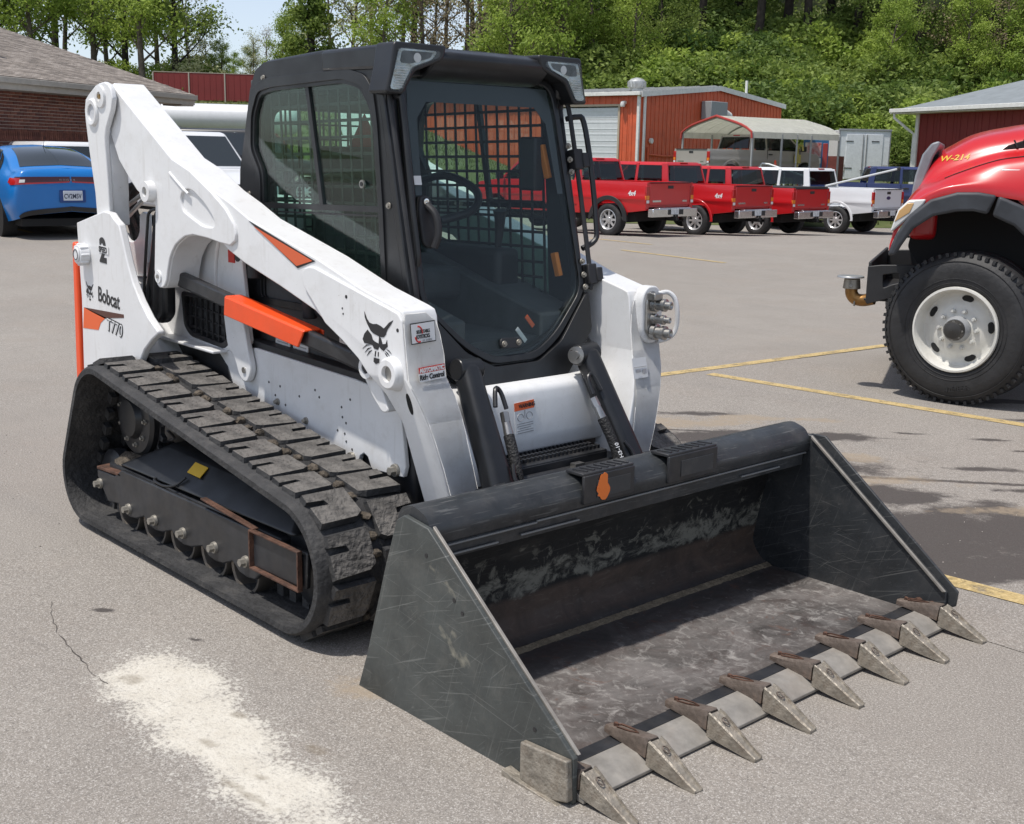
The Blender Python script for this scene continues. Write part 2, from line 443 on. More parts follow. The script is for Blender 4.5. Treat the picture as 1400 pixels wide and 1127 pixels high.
def marks_sheet(name, x0, x1, y0, y1, st, dz):
    nx, ny = int((x1 - x0) / st), int((y1 - y0) / st)
    vs, cs = [], []
    for j in range(ny + 1):
        y = y0 + (y1 - y0) * j / ny
        for i in range(nx + 1):
            x = x0 + (x1 - x0) * i / nx
            vs.append((x, y, dz))
            o = max([max(0, min(1, (1.35 - ellm(x, y, *e)) / .8)) for e in OIL] + [0])
            t = max([max(0, min(1, (1.35 - ellm(x, y, *e)) / .8)) for e in TAN] + [0])
            p = 0
            if -.6 < x < 3 and -2.6 < y < -.8:
                p = max(max(0, min(1, 1.45 - .72 * ellm(x, y, *e))) for e in PWD)
            k = max([max(0, min(1, (1.3 - ellm(x, y, *e)) / .7)) for e in DRK] + [0])
            cs += [o, t, p, k]
    fs = [(j * (nx + 1) + i, j * (nx + 1) + i + 1, (j + 1) * (nx + 1) + i + 1, (j + 1) * (nx + 1) + i) for j in range(ny) for i in range(nx)]
    me = bpy.data.meshes.new(name); me.from_pydata(vs, [], fs)
    at_ = me.attributes.new('marks', 'FLOAT_COLOR', 'POINT'); at_.data.foreach_set('color', cs)
    me.materials.append(ASPH2)
    o = bpy.data.objects.new(name, me); COL.objects.link(o); tag(o, kind='structure'); return o
marks_sheet('parking_lot_surface', -3.2, 2.9, 1.0, 6.0, .03, .0025)
marks_sheet('parking_lot_surface', -1.0, 3.0, -2.6, -.02, .016, .0025)
# hairline cracks
def crack(path, w):
    b = MB(); q = random.Random(len(path)); P = []
    for (x0, y0), (x1, y1) in zip(path, path[1:]):
        k = max(2, int(math.hypot(x1 - x0, y1 - y0) / .03))
        for i in range(k): P.append(V((x0 + (x1 - x0) * i / k + q.uniform(-.006, .006), y0 + (y1 - y0) * i / k + q.uniform(-.006, .006), .0045)))
    rows = []
    for i in range(len(P)):
        d = (P[min(i + 1, len(P) - 1)] - P[max(i - 1, 0)]).normalized(); s_ = V((-d.y, d.x, 0)) * w * q.uniform(.15, 1)
        rows.append([P[i] - s_, P[i] + s_])
    b.grid(rows); tag(b.build('pavement_crack', mat('crack_dark', (.075, .067, .06), .95, var=.5, vscale=30), smooth=0), kind='structure')
crack([(-.003, -1.614), (.10, -1.625), (.24, -1.635), (.38, -1.655), (.53, -1.657)], .0028)
crack([(-.35, -1.50), (-.2, -1.56), (-.003, -1.614)], .0018)
def grass_mat():
    m = mat('grass_ground', (.055, .085, .02), .95, col2=(.12, .13, .045), var=.3, vscale=1.2, dirt=.5, dscale=2.5, dcol=(.16, .12, .07), bump=.9, bscale=8)
    return m
tag(terrain_mesh('grass_bank', [-160, -120, -80] + lin(-60, 70, 53) + [90, 130, 170], lin(39.3, 62, 24) + [66, 70, 75, 80, 90, 100, 110, 130, 150, 200, 300, 400], grass_mat(), .03), kind='structure')
b = MB()
for quad in (((-700, 39.4), (-60, 39.4), (-60, -700), (-700, -700)), ((70, 39.4), (700, 39.4), (700, -700), (70, -700)), ((-60, -40), (70, -40), (70, -700), (-60, -700))):
    b.face([G(R, D, -.4) for R, D in quad])
tag(b.build('far_ground', mat('far_ground', (.14, .15, .09), .95, var=.3, vscale=.05), smooth=0), kind='structure')
# painted stall lines (worn)
def line_mat():
    m = bpy.data.materials.new('line_paint'); m.use_nodes = True; nt = m.node_tree; n = nt.nodes; L = nt.links; b = n['Principled BSDF']
    tc = n.new('ShaderNodeTexCoord')
    t = n.new('ShaderNodeTexNoise'); t.inputs['Scale'].default_value = 7; t.inputs['Detail'].default_value = 12; t.inputs['Roughness'].default_value = .8
    L.new(tc.outputs['Object'], t.inputs['Vector'])
    r = n.new('ShaderNodeMapRange'); r.inputs[1].default_value = .50; r.inputs[2].default_value = .68; L.new(t.outputs[0], r.inputs[0])
    t2 = n.new('ShaderNodeTexNoise'); t2.inputs['Scale'].default_value = 90; L.new(tc.outputs['Object'], t2.inputs['Vector'])
    cr = n.new('ShaderNodeValToRGB'); cr.color_ramp.elements[0].color = (.40, .29, .12, 1); cr.color_ramp.elements[1].color = (.56, .43, .21, 1); cr.color_ramp.elements[0].position = .35; cr.color_ramp.elements[1].position = .65
    L.new(t2.outputs[0], cr.inputs[0]); L.new(cr.outputs[0], b.inputs['Base Color']); b.inputs['Roughness'].default_value = .8
    tr = n.new('ShaderNodeBsdfTransparent'); mx = n.new('ShaderNodeMixShader'); L.new(r.outputs[0], mx.inputs[0]); L.new(b.outputs[0], mx.inputs[1]); L.new(tr.outputs[0], mx.inputs[2])
    L.new(mx.outputs[0], n['Material Output'].inputs[0]); return m
LINE = line_mat()
def stall_line(p, q, w=.115):
    p, q = V((*p, 0)), V((*q, 0)); d = (q - p).normalized(); s = V((-d.y, d.x, 0)) * w / 2
    b = MB(); N_ = 14; rel = p - CAM
    rows = []
    for k in range(N_):
        c = p.lerp(q, k / (N_ - 1)); row = []
        for e in (-1, 1):
            x = c + s * e; rr = x - CAM; row.append(V((x.x, x.y, terr(rr.dot(RV), rr.dot(DV)) + .006)))
        rows.append(row)
    b.grid(rows); tag(b.build('parking_line', LINE, smooth=0), kind='structure')
for p, q in (((-2.28, 4.23), (-2.02, 7.41)), ((-2.05, 4.71), (.75, 4.885)), ((1.70, 1.50), (2.6, 1.56)), ((-18.9, 4.88), (-16.8, 4.72)), ((-13.0, 16.4), (-16.5, 17.3)), ((-15, 10.5), (-19, 11.5)), ((-20.5, 21), (-25, 22)), ((-9, 13.8), (-12, 14.4))):
    stall_line(p, q)
# loose grit on the asphalt near the camera
b = MB(); q = random.Random(21)
for k in range(2600):
    R, D = q.uniform(-3.2, 3.2), q.uniform(2.6, 9)
    c = G(R, D, .001); s_ = q.uniform(.0015, .0045) * (1 + D * .06)
    v = [b.bm.verts.new(c + V((q.uniform(-1, 1), q.uniform(-1, 1), 0)).normalized() * s_) for _ in range(3)] + [b.bm.verts.new(c + V((0, 0, s_ * .9)))]
    for f in ((0, 1, 3), (1, 2, 3), (2, 0, 3)): b.bm.faces.new([v[i] for i in f])
tag(b.build('grit', mat('grit', (.40, .37, .33), .9, var=.5, vscale=25), smooth=0), kind='stuff')
# ================================================================== THE TRACK LOADER
def wmat(): return mat('white_paint', (.77, .775, .775), .36, var=.035, vscale=3, dirt=.42, dscale=7, dcol=(.52, .50, .46), rvar=.08, coat=.25, bump=.02, bscale=14)
white = wmat()
def grime(m, seed=0):
    """Rust specks, chips and faint run-down streaks over the white paint."""
    nt = m.node_tree; n = nt.nodes; L = nt.links; b_ = n['Principled BSDF']; prev = b_.inputs['Base Color'].links[0].from_socket
    tc = n.new('ShaderNodeTexCoord')
    for st, lo, hi, amt, col in (((70, 70, 70), .715, .745, .6, (.20, .15, .11)), ((26, 26, 3.2), .58, .80, .35, (.40, .37, .32)), ((11, 11, 11), .62, .80, .30, (.45, .41, .35)), ((150, 150, 150), .69, .72, .6, (.25, .22, .2))):
        mp = n.new('ShaderNodeMapping'); mp.inputs['Scale'].default_value = st; mp.inputs['Location'].default_value = (st[0] * .3, 1.7, st[2] * .7); L.new(tc.outputs['Object'], mp.inputs[0])
        t = n.new('ShaderNodeTexNoise'); t.inputs['Scale'].default_value = 1; t.inputs['Detail'].default_value = 5; t.inputs['Roughness'].default_value = .6; L.new(mp.outputs[0], t.inputs['Vector'])
        r = n.new('ShaderNodeMapRange'); r.inputs[1].default_value = lo; r.inputs[2].default_value = hi; r.inputs[4].default_value = amt; L.new(t.outputs[0], r.inputs[0])
        mx = n.new('ShaderNodeMix'); mx.data_type = 'RGBA'; L.new(r.outputs[0], mx.inputs[0]); L.new(prev, mx.inputs[6]); mx.inputs[7].default_value = (*col, 1); prev = mx.outputs[2]
    L.new(prev, b_.inputs['Base Color'])
grime(white)
black_paint = mat('black_paint', (.014, .015, .017), .38, var=.3, vscale=4, dirt=.10, dscale=6, dcol=(.10, .095, .09), rvar=.1)
black_steel = mat('black_steel', (.022, .023, .026), .42, var=.35, vscale=6, dirt=.28, dscale=7, dcol=(.10, .09, .08), rvar=.12)
dark_plastic = mat('dark_plastic', (.02, .02, .022), .55, var=.25, vscale=8)
dark_inside = mat('dark_interior', (.065, .067, .068), .7, var=.3, vscale=5)
rubber = mat('track_rubber', (.032, .032, .033), .75, var=.35, vscale=7, dirt=.4, dscale=7, dcol=(.12, .11, .095), bump=.5, bscale=45)
rubber_top = mat('lug_rubber', (.115, .108, .10), .9, var=.35, vscale=14, dirt=.7, dscale=16, dcol=(.20, .185, .165), bump=1.0, bscale=45)
orange = mat('orange_paint', (.88, .085, .012), .4, var=.06, dirt=.1, coat=.2)
decal_orange = mat('decal_orange', (.80, .13, .03), .4)
decal_red = mat('decal_red', (.55, .03, .02), .45)
decal_black = mat('decal_black', (.02, .02, .022), .45)
decal_white = mat('decal_white', (.72, .73, .73), .5)
decal_yellow = mat('decal_yellow', (.72, .45, .03), .5)
steel = mat('bare_steel', (.42, .41, .39), .35, metal=.9, var=.2, dirt=.3, dcol=(.2, .16, .12), rvar=.1)
zinc = mat('zinc_bolt', (.34, .32, .28), .5, metal=.6, var=.2, dirt=.4, dcol=(.12, .10, .08))
worn_steel = mat('worn_steel', (.29, .26, .215), .52, metal=.35, var=.3, vscale=18, dirt=.75, dscale=22, dcol=(.15, .105, .07), rvar=.1, bump=.4, bscale=60)
shank_steel = mat('shank_steel', (.15, .12, .10), .6, metal=.25, var=.3, vscale=18, dirt=.6, dscale=14, dcol=(.17, .085, .045), rvar=.12, bump=.3, bscale=50)
edge_steel = mat('edge_steel', (.30, .28, .25), .55, metal=.25, var=.2, vscale=14, dirt=.5, dscale=9, dcol=(.25, .2, .16), rvar=.12)
rust = mat('rust_steel', (.095, .045, .028), .8, var=.5, vscale=14, dirt=.6, dcol=(.05, .045, .042), bump=.4)
cab_glass = glass('cab_glass', (.80, .92, .87))
door_glass = glass('door_glass', (.90, .94, .93), ior=1.32)
lamp_glass = glass('lamp_glass', (.85, .87, .88))
chrome = mat('chrome', (.75, .75, .76), .12, metal=1.0)
grey_decal = mat('decal_grey', (.35, .35, .36), .5)

LD = thing('track_loader', 'white and black compact track loader with a wide toothed bucket resting on the asphalt', 'track loader')

# ---------- tracks
def hull_path(circles, step=.02):
    pts = []
    for cx, cz, r in circles: pts += circ(cx, cz, r, 360)
    pts = sorted(set(pts))
    def half(ps):
        h = []
        for p in ps:
            while len(h) > 1 and (h[-1][0] - h[-2][0]) * (p[1] - h[-2][1]) - (h[-1][1] - h[-2][1]) * (p[0] - h[-2][0]) <= 0: h.pop()
            h.append(p)
        return h
    lo = half(pts); up = half(pts[::-1]); h = lo[:-1] + up[:-1]
    seg = [(V(h[i]), V(h[(i + 1) % len(h)])) for i in range(len(h))]
    tot = sum((b - a).length for a, b in seg)
    return seg, tot
def along(seg, s):
    for a, b in seg:
        l = (b - a).length
        if s <= l and l > 0: return a + (b - a) * (s / l), (b - a) / l
        s -= l
    return seg[0][0], (seg[0][1] - seg[0][0]).normalized()
TRK = [(-1.0, .545, .255), (-1.195, .245, .215), (.555, .287, .257)]
segs, PER = hull_path(TRK)
NL = 29; PITCH_L = PER / NL
N = 240
loop = [along(segs, PER * i / N) for i in range(N)]
def make_track(side):
    y0, y1 = (-1.015, -.555) if side < 0 else (.555, 1.015)
    t = part('track', LD)
    b = MB()
    rows = []
    yy = [y0, y0 + .012, y1 - .012, y1]
    ring = []
    for p, d in loop:
        nrm = V((d.y, -d.x))          # outward for counter-clockwise path
        o1 = p; o2 = p - nrm * .010; i1 = p - nrm * .034
        ring.append([(o2.x, y0, o2.y), (o1.x, y0 + .012, o1.y), (o1.x, y1 - .012, o1.y), (o2.x, y1, o2.y), (i1.x, y1, i1.y), (i1.x, y0, i1.y)])
    ring.append(ring[0])
    b.grid(ring, closed=True)
    bmesh.ops.remove_doubles(b.bm, verts=b.bm.verts, dist=1e-5)
    b.build('belt', rubber, t, smooth=50)
    # inner guide blocks joined on the inside of the belt
    b = MB()
    for k in range(NL * 2):
        p, d = along(segs, PER * (k + .3) / (NL * 2)); nrm = V((d.y, -d.x)); c = p - nrm * .05
        ang = math.atan2(d.y, d.x)
        for yy_ in (-.055, .055): b.box((c.x, (y0 + y1) / 2 + yy_, c.y), (.045, .03, .05), (0, -ang, 0))
    tag(b.build('guide_lugs', rubber, t, smooth=0), kind='stuff')
    # lugs: C shaped blocks, one mesh for the outer row and one for the inner row
    hw = .178
    def lug_mesh(flip, seed):
        L = PITCH_L * .86; h = .019; q = random.Random(seed); j = lambda a=.004: q.uniform(-a, a)
        a, c = L / 2, hw / 2
        nx0, nx1 = -.034, -.006
        prof = [(-a + j(), -c + j()), (nx0, -c + j()), (nx0 + .004, -c + .07), (nx1 - .002, -c + .078), (nx1, -c + j()), (a + j(), -c + j()), (a * .92 + j(), c * .7 + j()), (a * .7 + j(), c + j()), (-a + j(), c + j()), ]
        if flip: prof = [(x, -y) for x, y in prof][::-1]
        m = MB(); n = len(prof)
        A = [m.bm.verts.new((x * 1.06, y * 1.02, -.004)) for x, y in prof]; B = [m.bm.verts.new((x, y, h + j(.003))) for x, y in prof]
        m.bm.faces.new(A[::-1]); m.bm.faces.new(B)
        for i in range(n): m.bm.faces.new((A[i - 1], A[i], B[i], B[i - 1]))
        me = m.mesh('lug', rubber, 0)
        me.materials.append(rubber_top)
        for p in me.polygons:
            if p.normal.z > .7 and p.center.z > .01: p.material_index = 1
        return me
    oy = y0 + .048 + hw / 2 if side < 0 else y1 - .048 - hw / 2
    iy = y1 - .012 - hw / 2 if side < 0 else y0 + .012 + hw / 2
    for row, (yc, flip, ph) in enumerate(((oy, side > 0, .35), (iy, side < 0, .85))):
        ms = [lug_mesh(flip, 10 * row + i) for i in range(3)]
        for k in range(NL):
            p, d = along(segs, PER * ((k + ph) % NL) / NL); nrm = V((d.y, -d.x))
            X = V((-d.x, 0, -d.y)); Z = V((nrm.x, 0, nrm.y)); Y = Z.cross(X)
            # bend: short lugs sit flat; the belt radius is much larger
            o = inst('lug', ms[k % 3], t)
            o.matrix_local = Matrix(((X.x, Y.x, Z.x, p.x), (X.y, Y.y, Z.y, yc), (X.z, Y.z, Z.z, p.y), (0, 0, 0, 1)))
    # packed soil between the two rows
    b = MB(); q = random.Random(3)
    ym = (oy + iy) / 2
    for k in range(NL * 2):
        if q.random() < .25: continue
        p, d = along(segs, PER * (k + q.random() * .5) / (NL * 2)); nrm = V((d.y, -d.x)); c = p + nrm * .004
        bmesh.ops.create_icosphere(b.bm, subdivisions=2, radius=1, matrix=Matrix.Translation((c.x, ym + q.uniform(-.012, .012), c.y)) @ Matrix.Diagonal((q.uniform(.018, .034), q.uniform(.016, .026), q.uniform(.012, .022), 1)))
    for v in b.bm.verts: v.co += V((q.uniform(-1, 1), q.uniform(-1, 1), q.uniform(-1, 1))) * .004
    tag(b.build('packed_soil', mat('packed_soil', (.10, .082, .062), .95, var=.5, vscale=30, bump=.8, bscale=80), t, smooth=60), kind='stuff')
    return t
make_track(-1); make_track(1)

bolt_me = MB().cyl((0, 0, 0), (0, -.012, 0), .026, .024, 16).cyl((0, -.012, 0), (0, -.034, 0), .017, .016, 6).mesh('bolt', zinc, 40)
small_bolt_me = MB().cyl((0, 0, 0), (0, -.006, 0), .013, .012, 12).cyl((0, -.006, 0), (0, -.016, 0), .008, .0075, 6).mesh('small_bolt', zinc, 40)
rivet_me = MB().cyl((0, 0, 0), (0, -.002, 0), .006, .004, 8).mesh('rivet', mat('hole_dark', (.05, .05, .05), .6), 40)

def make_track_frame(side):
    s = -1 if side < 0 else 1
    t = part('track_frame', LD)
    Y = lambda v: s * v                                   # v = distance from the centre line
    def pr(b, pts, a, c): return b.prism(pts, 'y', Y(a), Y(c))
    # side beam: lower plate with scalloped under edge
    b = MB()
    pts = [(-1.165, .285), (-1.165, .25), (-1.06, .15)]
    for bx in (-.837, -.582, -.32, -.052, .195):
        pts += [(bx - .11, .165), (bx - .06, .135), (bx, .128), (bx + .06, .135)]
    pts += [(.30, .17), (.62, .20), (.63, .34), (.29, .335), (-.20, .335), (-.9, .335), (-.98, .29)]
    pr(b, pts, .945, .925); b.build('side_beam', black_steel, t, bevel=.006)
    b = MB(); b.hull8([(-1.0, Y(.925), .335), (.5, Y(.925), .36), (.5, Y(.62), .36), (-1.0, Y(.62), .335), (-.70, Y(.80), .475), (.40, Y(.80), .455), (.40, Y(.62), .46), (-.70, Y(.62), .48)])
    b.build('beam_cover', black_paint, t, bevel=.02, seg=3)
    b = MB(); b.box((-.35, Y(.77), .25), (1.5, .29, .16)); b.build('beam_core', black_steel, t, bevel=.01)
    # rusty front box of the beam
    b = MB(); pr(b, rpoly([(.27, .20), (.60, .205), (.60, .33), (.27, .335)], .01), .955, .945); b.build('guard_plate', black_steel, t, bevel=.003)
    b = MB()
    for c, d in (((.435, Y(.962), .342), (.345, .022, .008)), ((.435, Y(.962), .194), (.345, .022, .009)), ((.265, Y(.962), .268), (.008, .022, .148)), ((.603, Y(.962), .268), (.007, .022, .148))): b.box(c, d)
    b.build('guard_rim', rust, t, bevel=.002)
    b = MB(); b.hull8([(-.13, Y(.962), .372), (.28, Y(.962), .343), (.28, Y(.935), .343), (-.13, Y(.935), .372), (-.13, Y(.962), .380), (.28, Y(.962), .350), (.28, Y(.935), .350), (-.13, Y(.935), .380)])
    b.build('scraper_bar', rust, t, bevel=.002)
    # rear ledge with dirt
    b = MB(); b.hull8([(-1.17, Y(.945), .285), (-.90, Y(.945), .30), (-.86, Y(.66), .31), (-1.17, Y(.66), .30), (-1.17, Y(.945), .30), (-.92, Y(.945), .315), (-.86, Y(.66), .33), (-1.17, Y(.66), .32)])
    b.build('ledge', rust, t, bevel=.004)
    b = MB(); q = random.Random(5)
    bmesh.ops.create_icosphere(b.bm, subdivisions=3, radius=1, matrix=Matrix.Translation((-1.03, Y(.80), .325)) @ Matrix.Diagonal((.12, .11, .045, 1)))
    for v in b.bm.verts: v.co += V((q.uniform(-1, 1), q.uniform(-1, 1), q.uniform(-1, 1))) * .008
    b.build('soil_heap', MATS['packed_soil'], t, smooth=60)
    for bx, bz in ((-1.133, .224), (-.837, .168), (-.582, .175), (-.32, .182), (-.052, .188), (.195, .194)):
        inst('bolt', bolt_me, t, (bx, Y(.945), bz), (0, 0, 0 if s < 0 else PI), (.95, .95, .95))
    rm = MB().lathe([(.02, -.08), (.085, -.09), (.094, -.16), (.108, -.163), (.112, -.15), (.112, -.09), (.085, -.075), (.085, .075), (.112, .09), (.112, .15), (.108, .163), (.094, .16), (.085, .09), (.02, .08)], (0, 0, 0), (0, 1, 0), 32).mesh('roller', mat('roller_steel', (.17, .15, .13), .45, metal=.6, var=.3, dirt=.4, dcol=(.12, .09, .07)), 40)
    for rx in (-.90, -.645, -.385, -.115, .135): inst('roller', rm, t, (rx, Y(.755), .035 + .112), (0, 0, 0))
    # sprocket with teeth, motor hub and bolts
    b = MB(); prof = []
    for k in range(17):
        a = 2 * PI * k / 17
        for da, r in ((-.09, .185), (-.05, .215), (.05, .215), (.09, .185)): prof.append((-1.0 + r * math.cos(a + da), .545 + r * math.sin(a + da)))
    b.prism(prof, 'y', Y(.79), Y(.765)); b.build('sprocket', black_steel, t, bevel=.003)
    b = MB(); b.lathe([(.18, 0), (.18, .03), (.165, .045), (.10, .05), (.085, .075), (.02, .078)], (-1.0, Y(.785), .545), (0, s, 0), 40); b.build('drive_hub', black_paint, t)
    for k in range(9):
        a = 2 * PI * k / 9
        inst('hub_bolt', small_bolt_me, t, (-1.0 + .125 * math.cos(a), Y(.832), .545 + .125 * math.sin(a)), (0, 0, 0 if s < 0 else PI))
    for nm, cx, cz, r in (('front_idler', .555, .287, .217), ('rear_idler', -1.195, .23, .13)):
        b = MB(); b.lathe([(.03, -.17), (r - .03, -.17), (r, -.15), (r, -.10), (r - .04, -.08), (r - .04, .08), (r, .10), (r, .15), (r - .03, .17), (r - .05, .15), (.06, .12), (.05, .17), (.02, .17)], (cx, Y(.70), cz), (0, 1, 0), 40)
        b.build('idler_wheel', black_steel, t)
    # yellow decal and handle loop on the cover
    b = MB(); b.solid([(-.42, Y(.866), .4102), (-.31, Y(.866), .4075), (-.31, Y(.826), .4445), (-.42, Y(.826), .4470)], (0, s * .001, .003)); b.build('warning_decal', decal_yellow, t, smooth=0)
    b = MB(); b.tube([(-.62, Y(.915), .352), (-.60, Y(.93), .345), (-.5, Y(.935), .345), (-.43, Y(.92), .36), (-.40, Y(.885), .395)], .006, 8, smooth=4); b.build('latch_wire', black_paint, t)
    b = MB(); b.tube([(-.70, Y(.80), .49), (-.62, Y(.82), .52), (-.60, Y(.86), .56)], .006, 6, smooth=4); b.build('grease_hose', dark_plastic, t)
    return t
make_track_frame(-1); make_track_frame(1)

# ---------- chassis
CH = part('chassis', LD)
b = MB(); b.box((-.42, 0, .56), (2.2, 1.0, .62)); b.build('hull', black_steel, CH, bevel=.02)
for s in (-1, 1):
    Y = lambda v: s * v
    # white lower side panel with its rows of holes, and bolts
    b = MB()
    b.prism([(-1.30, .88), (-.55, .872), (-.545, .90), (-.41, .915), (.33, .886), (.62, .86), (.66, .60), (.645, .555), (.44, .545), (.415, .59), (.39, .60), (.365, .585), (.345, .535), (.0, .50), (-1.2, .5)], 'y', Y(.525), Y(.505))
    b.build('side_panel', white, CH, bevel=.004)
    for (x, z) in ((-.31, .78), (-.22, .775), (-.26, .73), (-.18, .70), (.05, .80), (.08, .775), (.24, .76), (.245, .72), (.27, .70), (.21, .66), (.26, .655), (.27, .625), (.31, .60), (-.07, .755), (.30, .80)):
        inst('rivet', rivet_me, CH, (x, Y(.525), z), (0, 0, 0 if s < 0 else PI))
    inst('small_bolt', small_bolt_me, CH, (-.24, Y(.525), .705), (0, 0, 0 if s < 0 else PI), (1.2, 1.2, 1.2))
    inst('small_bolt', small_bolt_me, CH, (-.02, Y(.525), .66), (0, 0, 0 if s < 0 else PI), (1.2, 1.2, 1.2))
    inst('bolt', bolt_me, CH, (.31, Y(.525), .565), (0, 0, 0 if s < 0 else PI)); inst('bolt', bolt_me, CH, (.60, Y(.525), .575), (0, 0, 0 if s < 0 else PI))
    # upper panel with vent opening
    b = MB(); vent = rpoly([(-1.065, 1.10), (-1.045, .945), (-.985, .905), (-.68, .885), (-.615, .935), (-.60, 1.06), (-.70, 1.10)], .03)
    b.plate([(-1.30, .86), (-.56, .875), (-.45, .93), (-.50, 1.27), (-.50, 1.43), (-1.05, 1.43), (-1.10, 1.2)], [vent], 'y', Y(.53), Y(.51)); b.build('upper_panel', white, CH, bevel=.004)
    b = MB(); b.plate(rpoly([(-1.07, 1.105), (-1.052, .94), (-.99, .898), (-.675, .877), (-.608, .93), (-.593, 1.065), (-.70, 1.105)], .03), [rpoly([(-1.05, 1.085), (-1.033, .957), (-.975, .92), (-.69, .90), (-.63, .945), (-.615, 1.05), (-.70, 1.085)], .03)], 'y', Y(.535), Y(.50)); b.build('vent_rim', dark_plastic, CH, bevel=.003)
    b = MB()
    for i in range(8):
        x = -1.0 + i * .054; b.box((x, Y(.522), .99), (.008, .012, .23), (0, .05, 0))
    for i in range(4):
        z = .94 + i * .05; b.box((-.82, Y(.520), z - .005), (.43, .010, .008), (0, .06, 0))
    b.build('vent_grille', dark_plastic, CH, smooth=0)
    b = MB(); b.box((-.83, Y(.47), 1.0), (.5, .02, .26)); b.build('vent_core', mat('radiator', (.10, .10, .10), .6, var=.4, vscale=40), CH)
    # raised body behind the arm arch
    b = MB(); b.prism(rpoly([(-1.0, 1.1), (-.50, 1.1), (-.50, 1.50), (-.60, 1.56), (-1.0, 1.56)], .03), 'y', Y(.44), Y(.20)); b.build('engine_cover', white, CH, bevel=.015)
    b = MB(); b.tube([(-.735, Y(.535), 1.12), (-.725, Y(.535), 1.25), (-.69, Y(.535), 1.36), (-.62, Y(.535), 1.44)], .009, 8, smooth=5); b.build('panel_bead', white, CH)
    b = MB(); b.box((-.585, Y(.533), 1.30), (.05, .006, .055)); b.build('red_decal', decal_red, CH)
    b = MB(); b.cyl((-.535, Y(.528), 1.30), (-.535, Y(.535), 1.30), .02); b.build('panel_hole', decal_black, CH)
    # hanging link bracket and ledge
    b = MB(); b.prism(rpoly([(-.63, 1.07), (-.46, 1.04), (-.43, .92), (-.395, .82), (-.44, .755), (-.50, .775), (-.54, .86), (-.60, .90)], .05), 'y', Y(.56), Y(.53)); b.build('link_bracket', white, CH, bevel=.006)
    b = MB(); b.cyl((-.455, Y(.555), .815), (-.455, Y(.566), .815), .014); b.build('bracket_pin', steel, CH)
    b = MB(); b.hull8([(-1.25, Y(.61), .875), (-.66, Y(.60), .862), (-.66, Y(.52), .862), (-1.25, Y(.52), .875), (-1.25, Y(.61), .89), (-.66, Y(.60), .876), (-.66, Y(.52), .876), (-1.25, Y(.52), .89)]); b.build('fender_ledge', white, CH, bevel=.005)
    b = MB(); arch = [(-1.32, .80), (-1.2, .90), (-1.0, .93), (-.80, .90), (-.66, .80), (-.60, .70), (-.52, .62), (-.4, .5), (-.6, .5), (-1.3, .5)]
    b.prism(arch, 'y', Y(.5285), Y(.5)); b.build('arch_liner', black_steel, CH, bevel=.004)
    # dark engine bay between panel and arm: deep recess with hoses, tank caps and labels
    b = MB(); b.prism([(-.50, .915), (.62, .862), (.62, 1.12), (.30, 1.20), (-.50, 1.42)], 'y', Y(.45), Y(.20)); b.build('bay_wall', dark_inside, CH, bevel=.01)
    b = MB(); b.prism([(-.50, .905), (.60, .865), (.60, .90), (-.50, .945)], 'y', Y(.515), Y(.45)); b.build('bay_sill', dark_plastic, CH, bevel=.004)
    for i, (x, z, r) in enumerate(((-.44, 1.245, .035), (-.02, 1.115, .03))):
        b = MB(); b.cyl((x, Y(.50), z - .03), (x, Y(.50), z + .045), r, n=20).cyl((x, Y(.50), z + .045), (x, Y(.50), z + .06), r * 1.2, n=20); b.build('filler_cap', dark_plastic, CH, bevel=.004)
    for i, (x, z) in enumerate(((-.30, .972), (-.16, .955), (.19, 1.035), (.31, .985))):
        b = MB(); b.box((x, Y(.455), z), (.115, .006, .075), (0, .045, 0)); lab = b.build('bay_label', decal_white, CH)
        b = MB()
        for k in range(4): b.box((x, Y(.4585), z - .024 + k * .014), (.085, .003, .004), (0, .045, 0))
        tag(b.build('label_lines', grey_decal, CH, smooth=0), kind='stuff')
    b = MB(); b.tube([(-.46, Y(.49), 1.36), (-.30, Y(.49), 1.30), (-.1, Y(.48), 1.16), (.2, Y(.48), 1.06), (.5, Y(.47), .98)], .018, 8, smooth=5); b.build('bay_hose', dark_plastic, CH)

HEADP = [[(.61, 1.192), (.613, 1.171), (.626, 1.151), (.647, 1.135), (.662, 1.127), (.689, 1.121), (.708, 1.118), (.723, 1.12), (.738, 1.126), (.734, 1.133), (.745, 1.143), (.764, 1.162), (.776, 1.178), (.753, 1.167), (.734, 1.151), (.723, 1.143), (.704, 1.15), (.682, 1.155), (.659, 1.152), (.64, 1.155), (.625, 1.168)],
         [(.628, 1.128), (.609, 1.111), (.599, 1.091), (.608, 1.078), (.635, 1.077), (.658, 1.075), (.666, 1.064), (.688, 1.062), (.696, 1.075), (.689, 1.086), (.67, 1.09), (.658, 1.096), (.651, 1.112)],
         [(.696, 1.112), (.692, 1.079), (.707, 1.067), (.722, 1.062), (.733, 1.072), (.745, 1.081), (.741, 1.104), (.734, 1.089), (.715, 1.086), (.707, 1.104)],
         [(.665, 1.031), (.696, 1.03), (.695, 1.016), (.676, 1.009), (.663, 1.016)],
         [(.596, 1.055), (.62, 1.073), (.647, 1.076), (.622, 1.069)], [(.611, 1.043), (.63, 1.062), (.65, 1.067), (.632, 1.057)], [(.623, 1.032), (.636, 1.050), (.654, 1.058), (.640, 1.046)],
         [(.767, 1.056), (.752, 1.068), (.737, 1.071), (.751, 1.064)], [(.756, 1.047), (.745, 1.058), (.73, 1.063), (.743, 1.054)], [(.748, 1.040), (.738, 1.052), (.727, 1.057), (.736, 1.048)],
         [(.672, 1.055), (.678, 1.057), (.674, 1.036), (.669, 1.036)], [(.688, 1.055), (.693, 1.054), (.692, 1.038), (.687, 1.038)]]
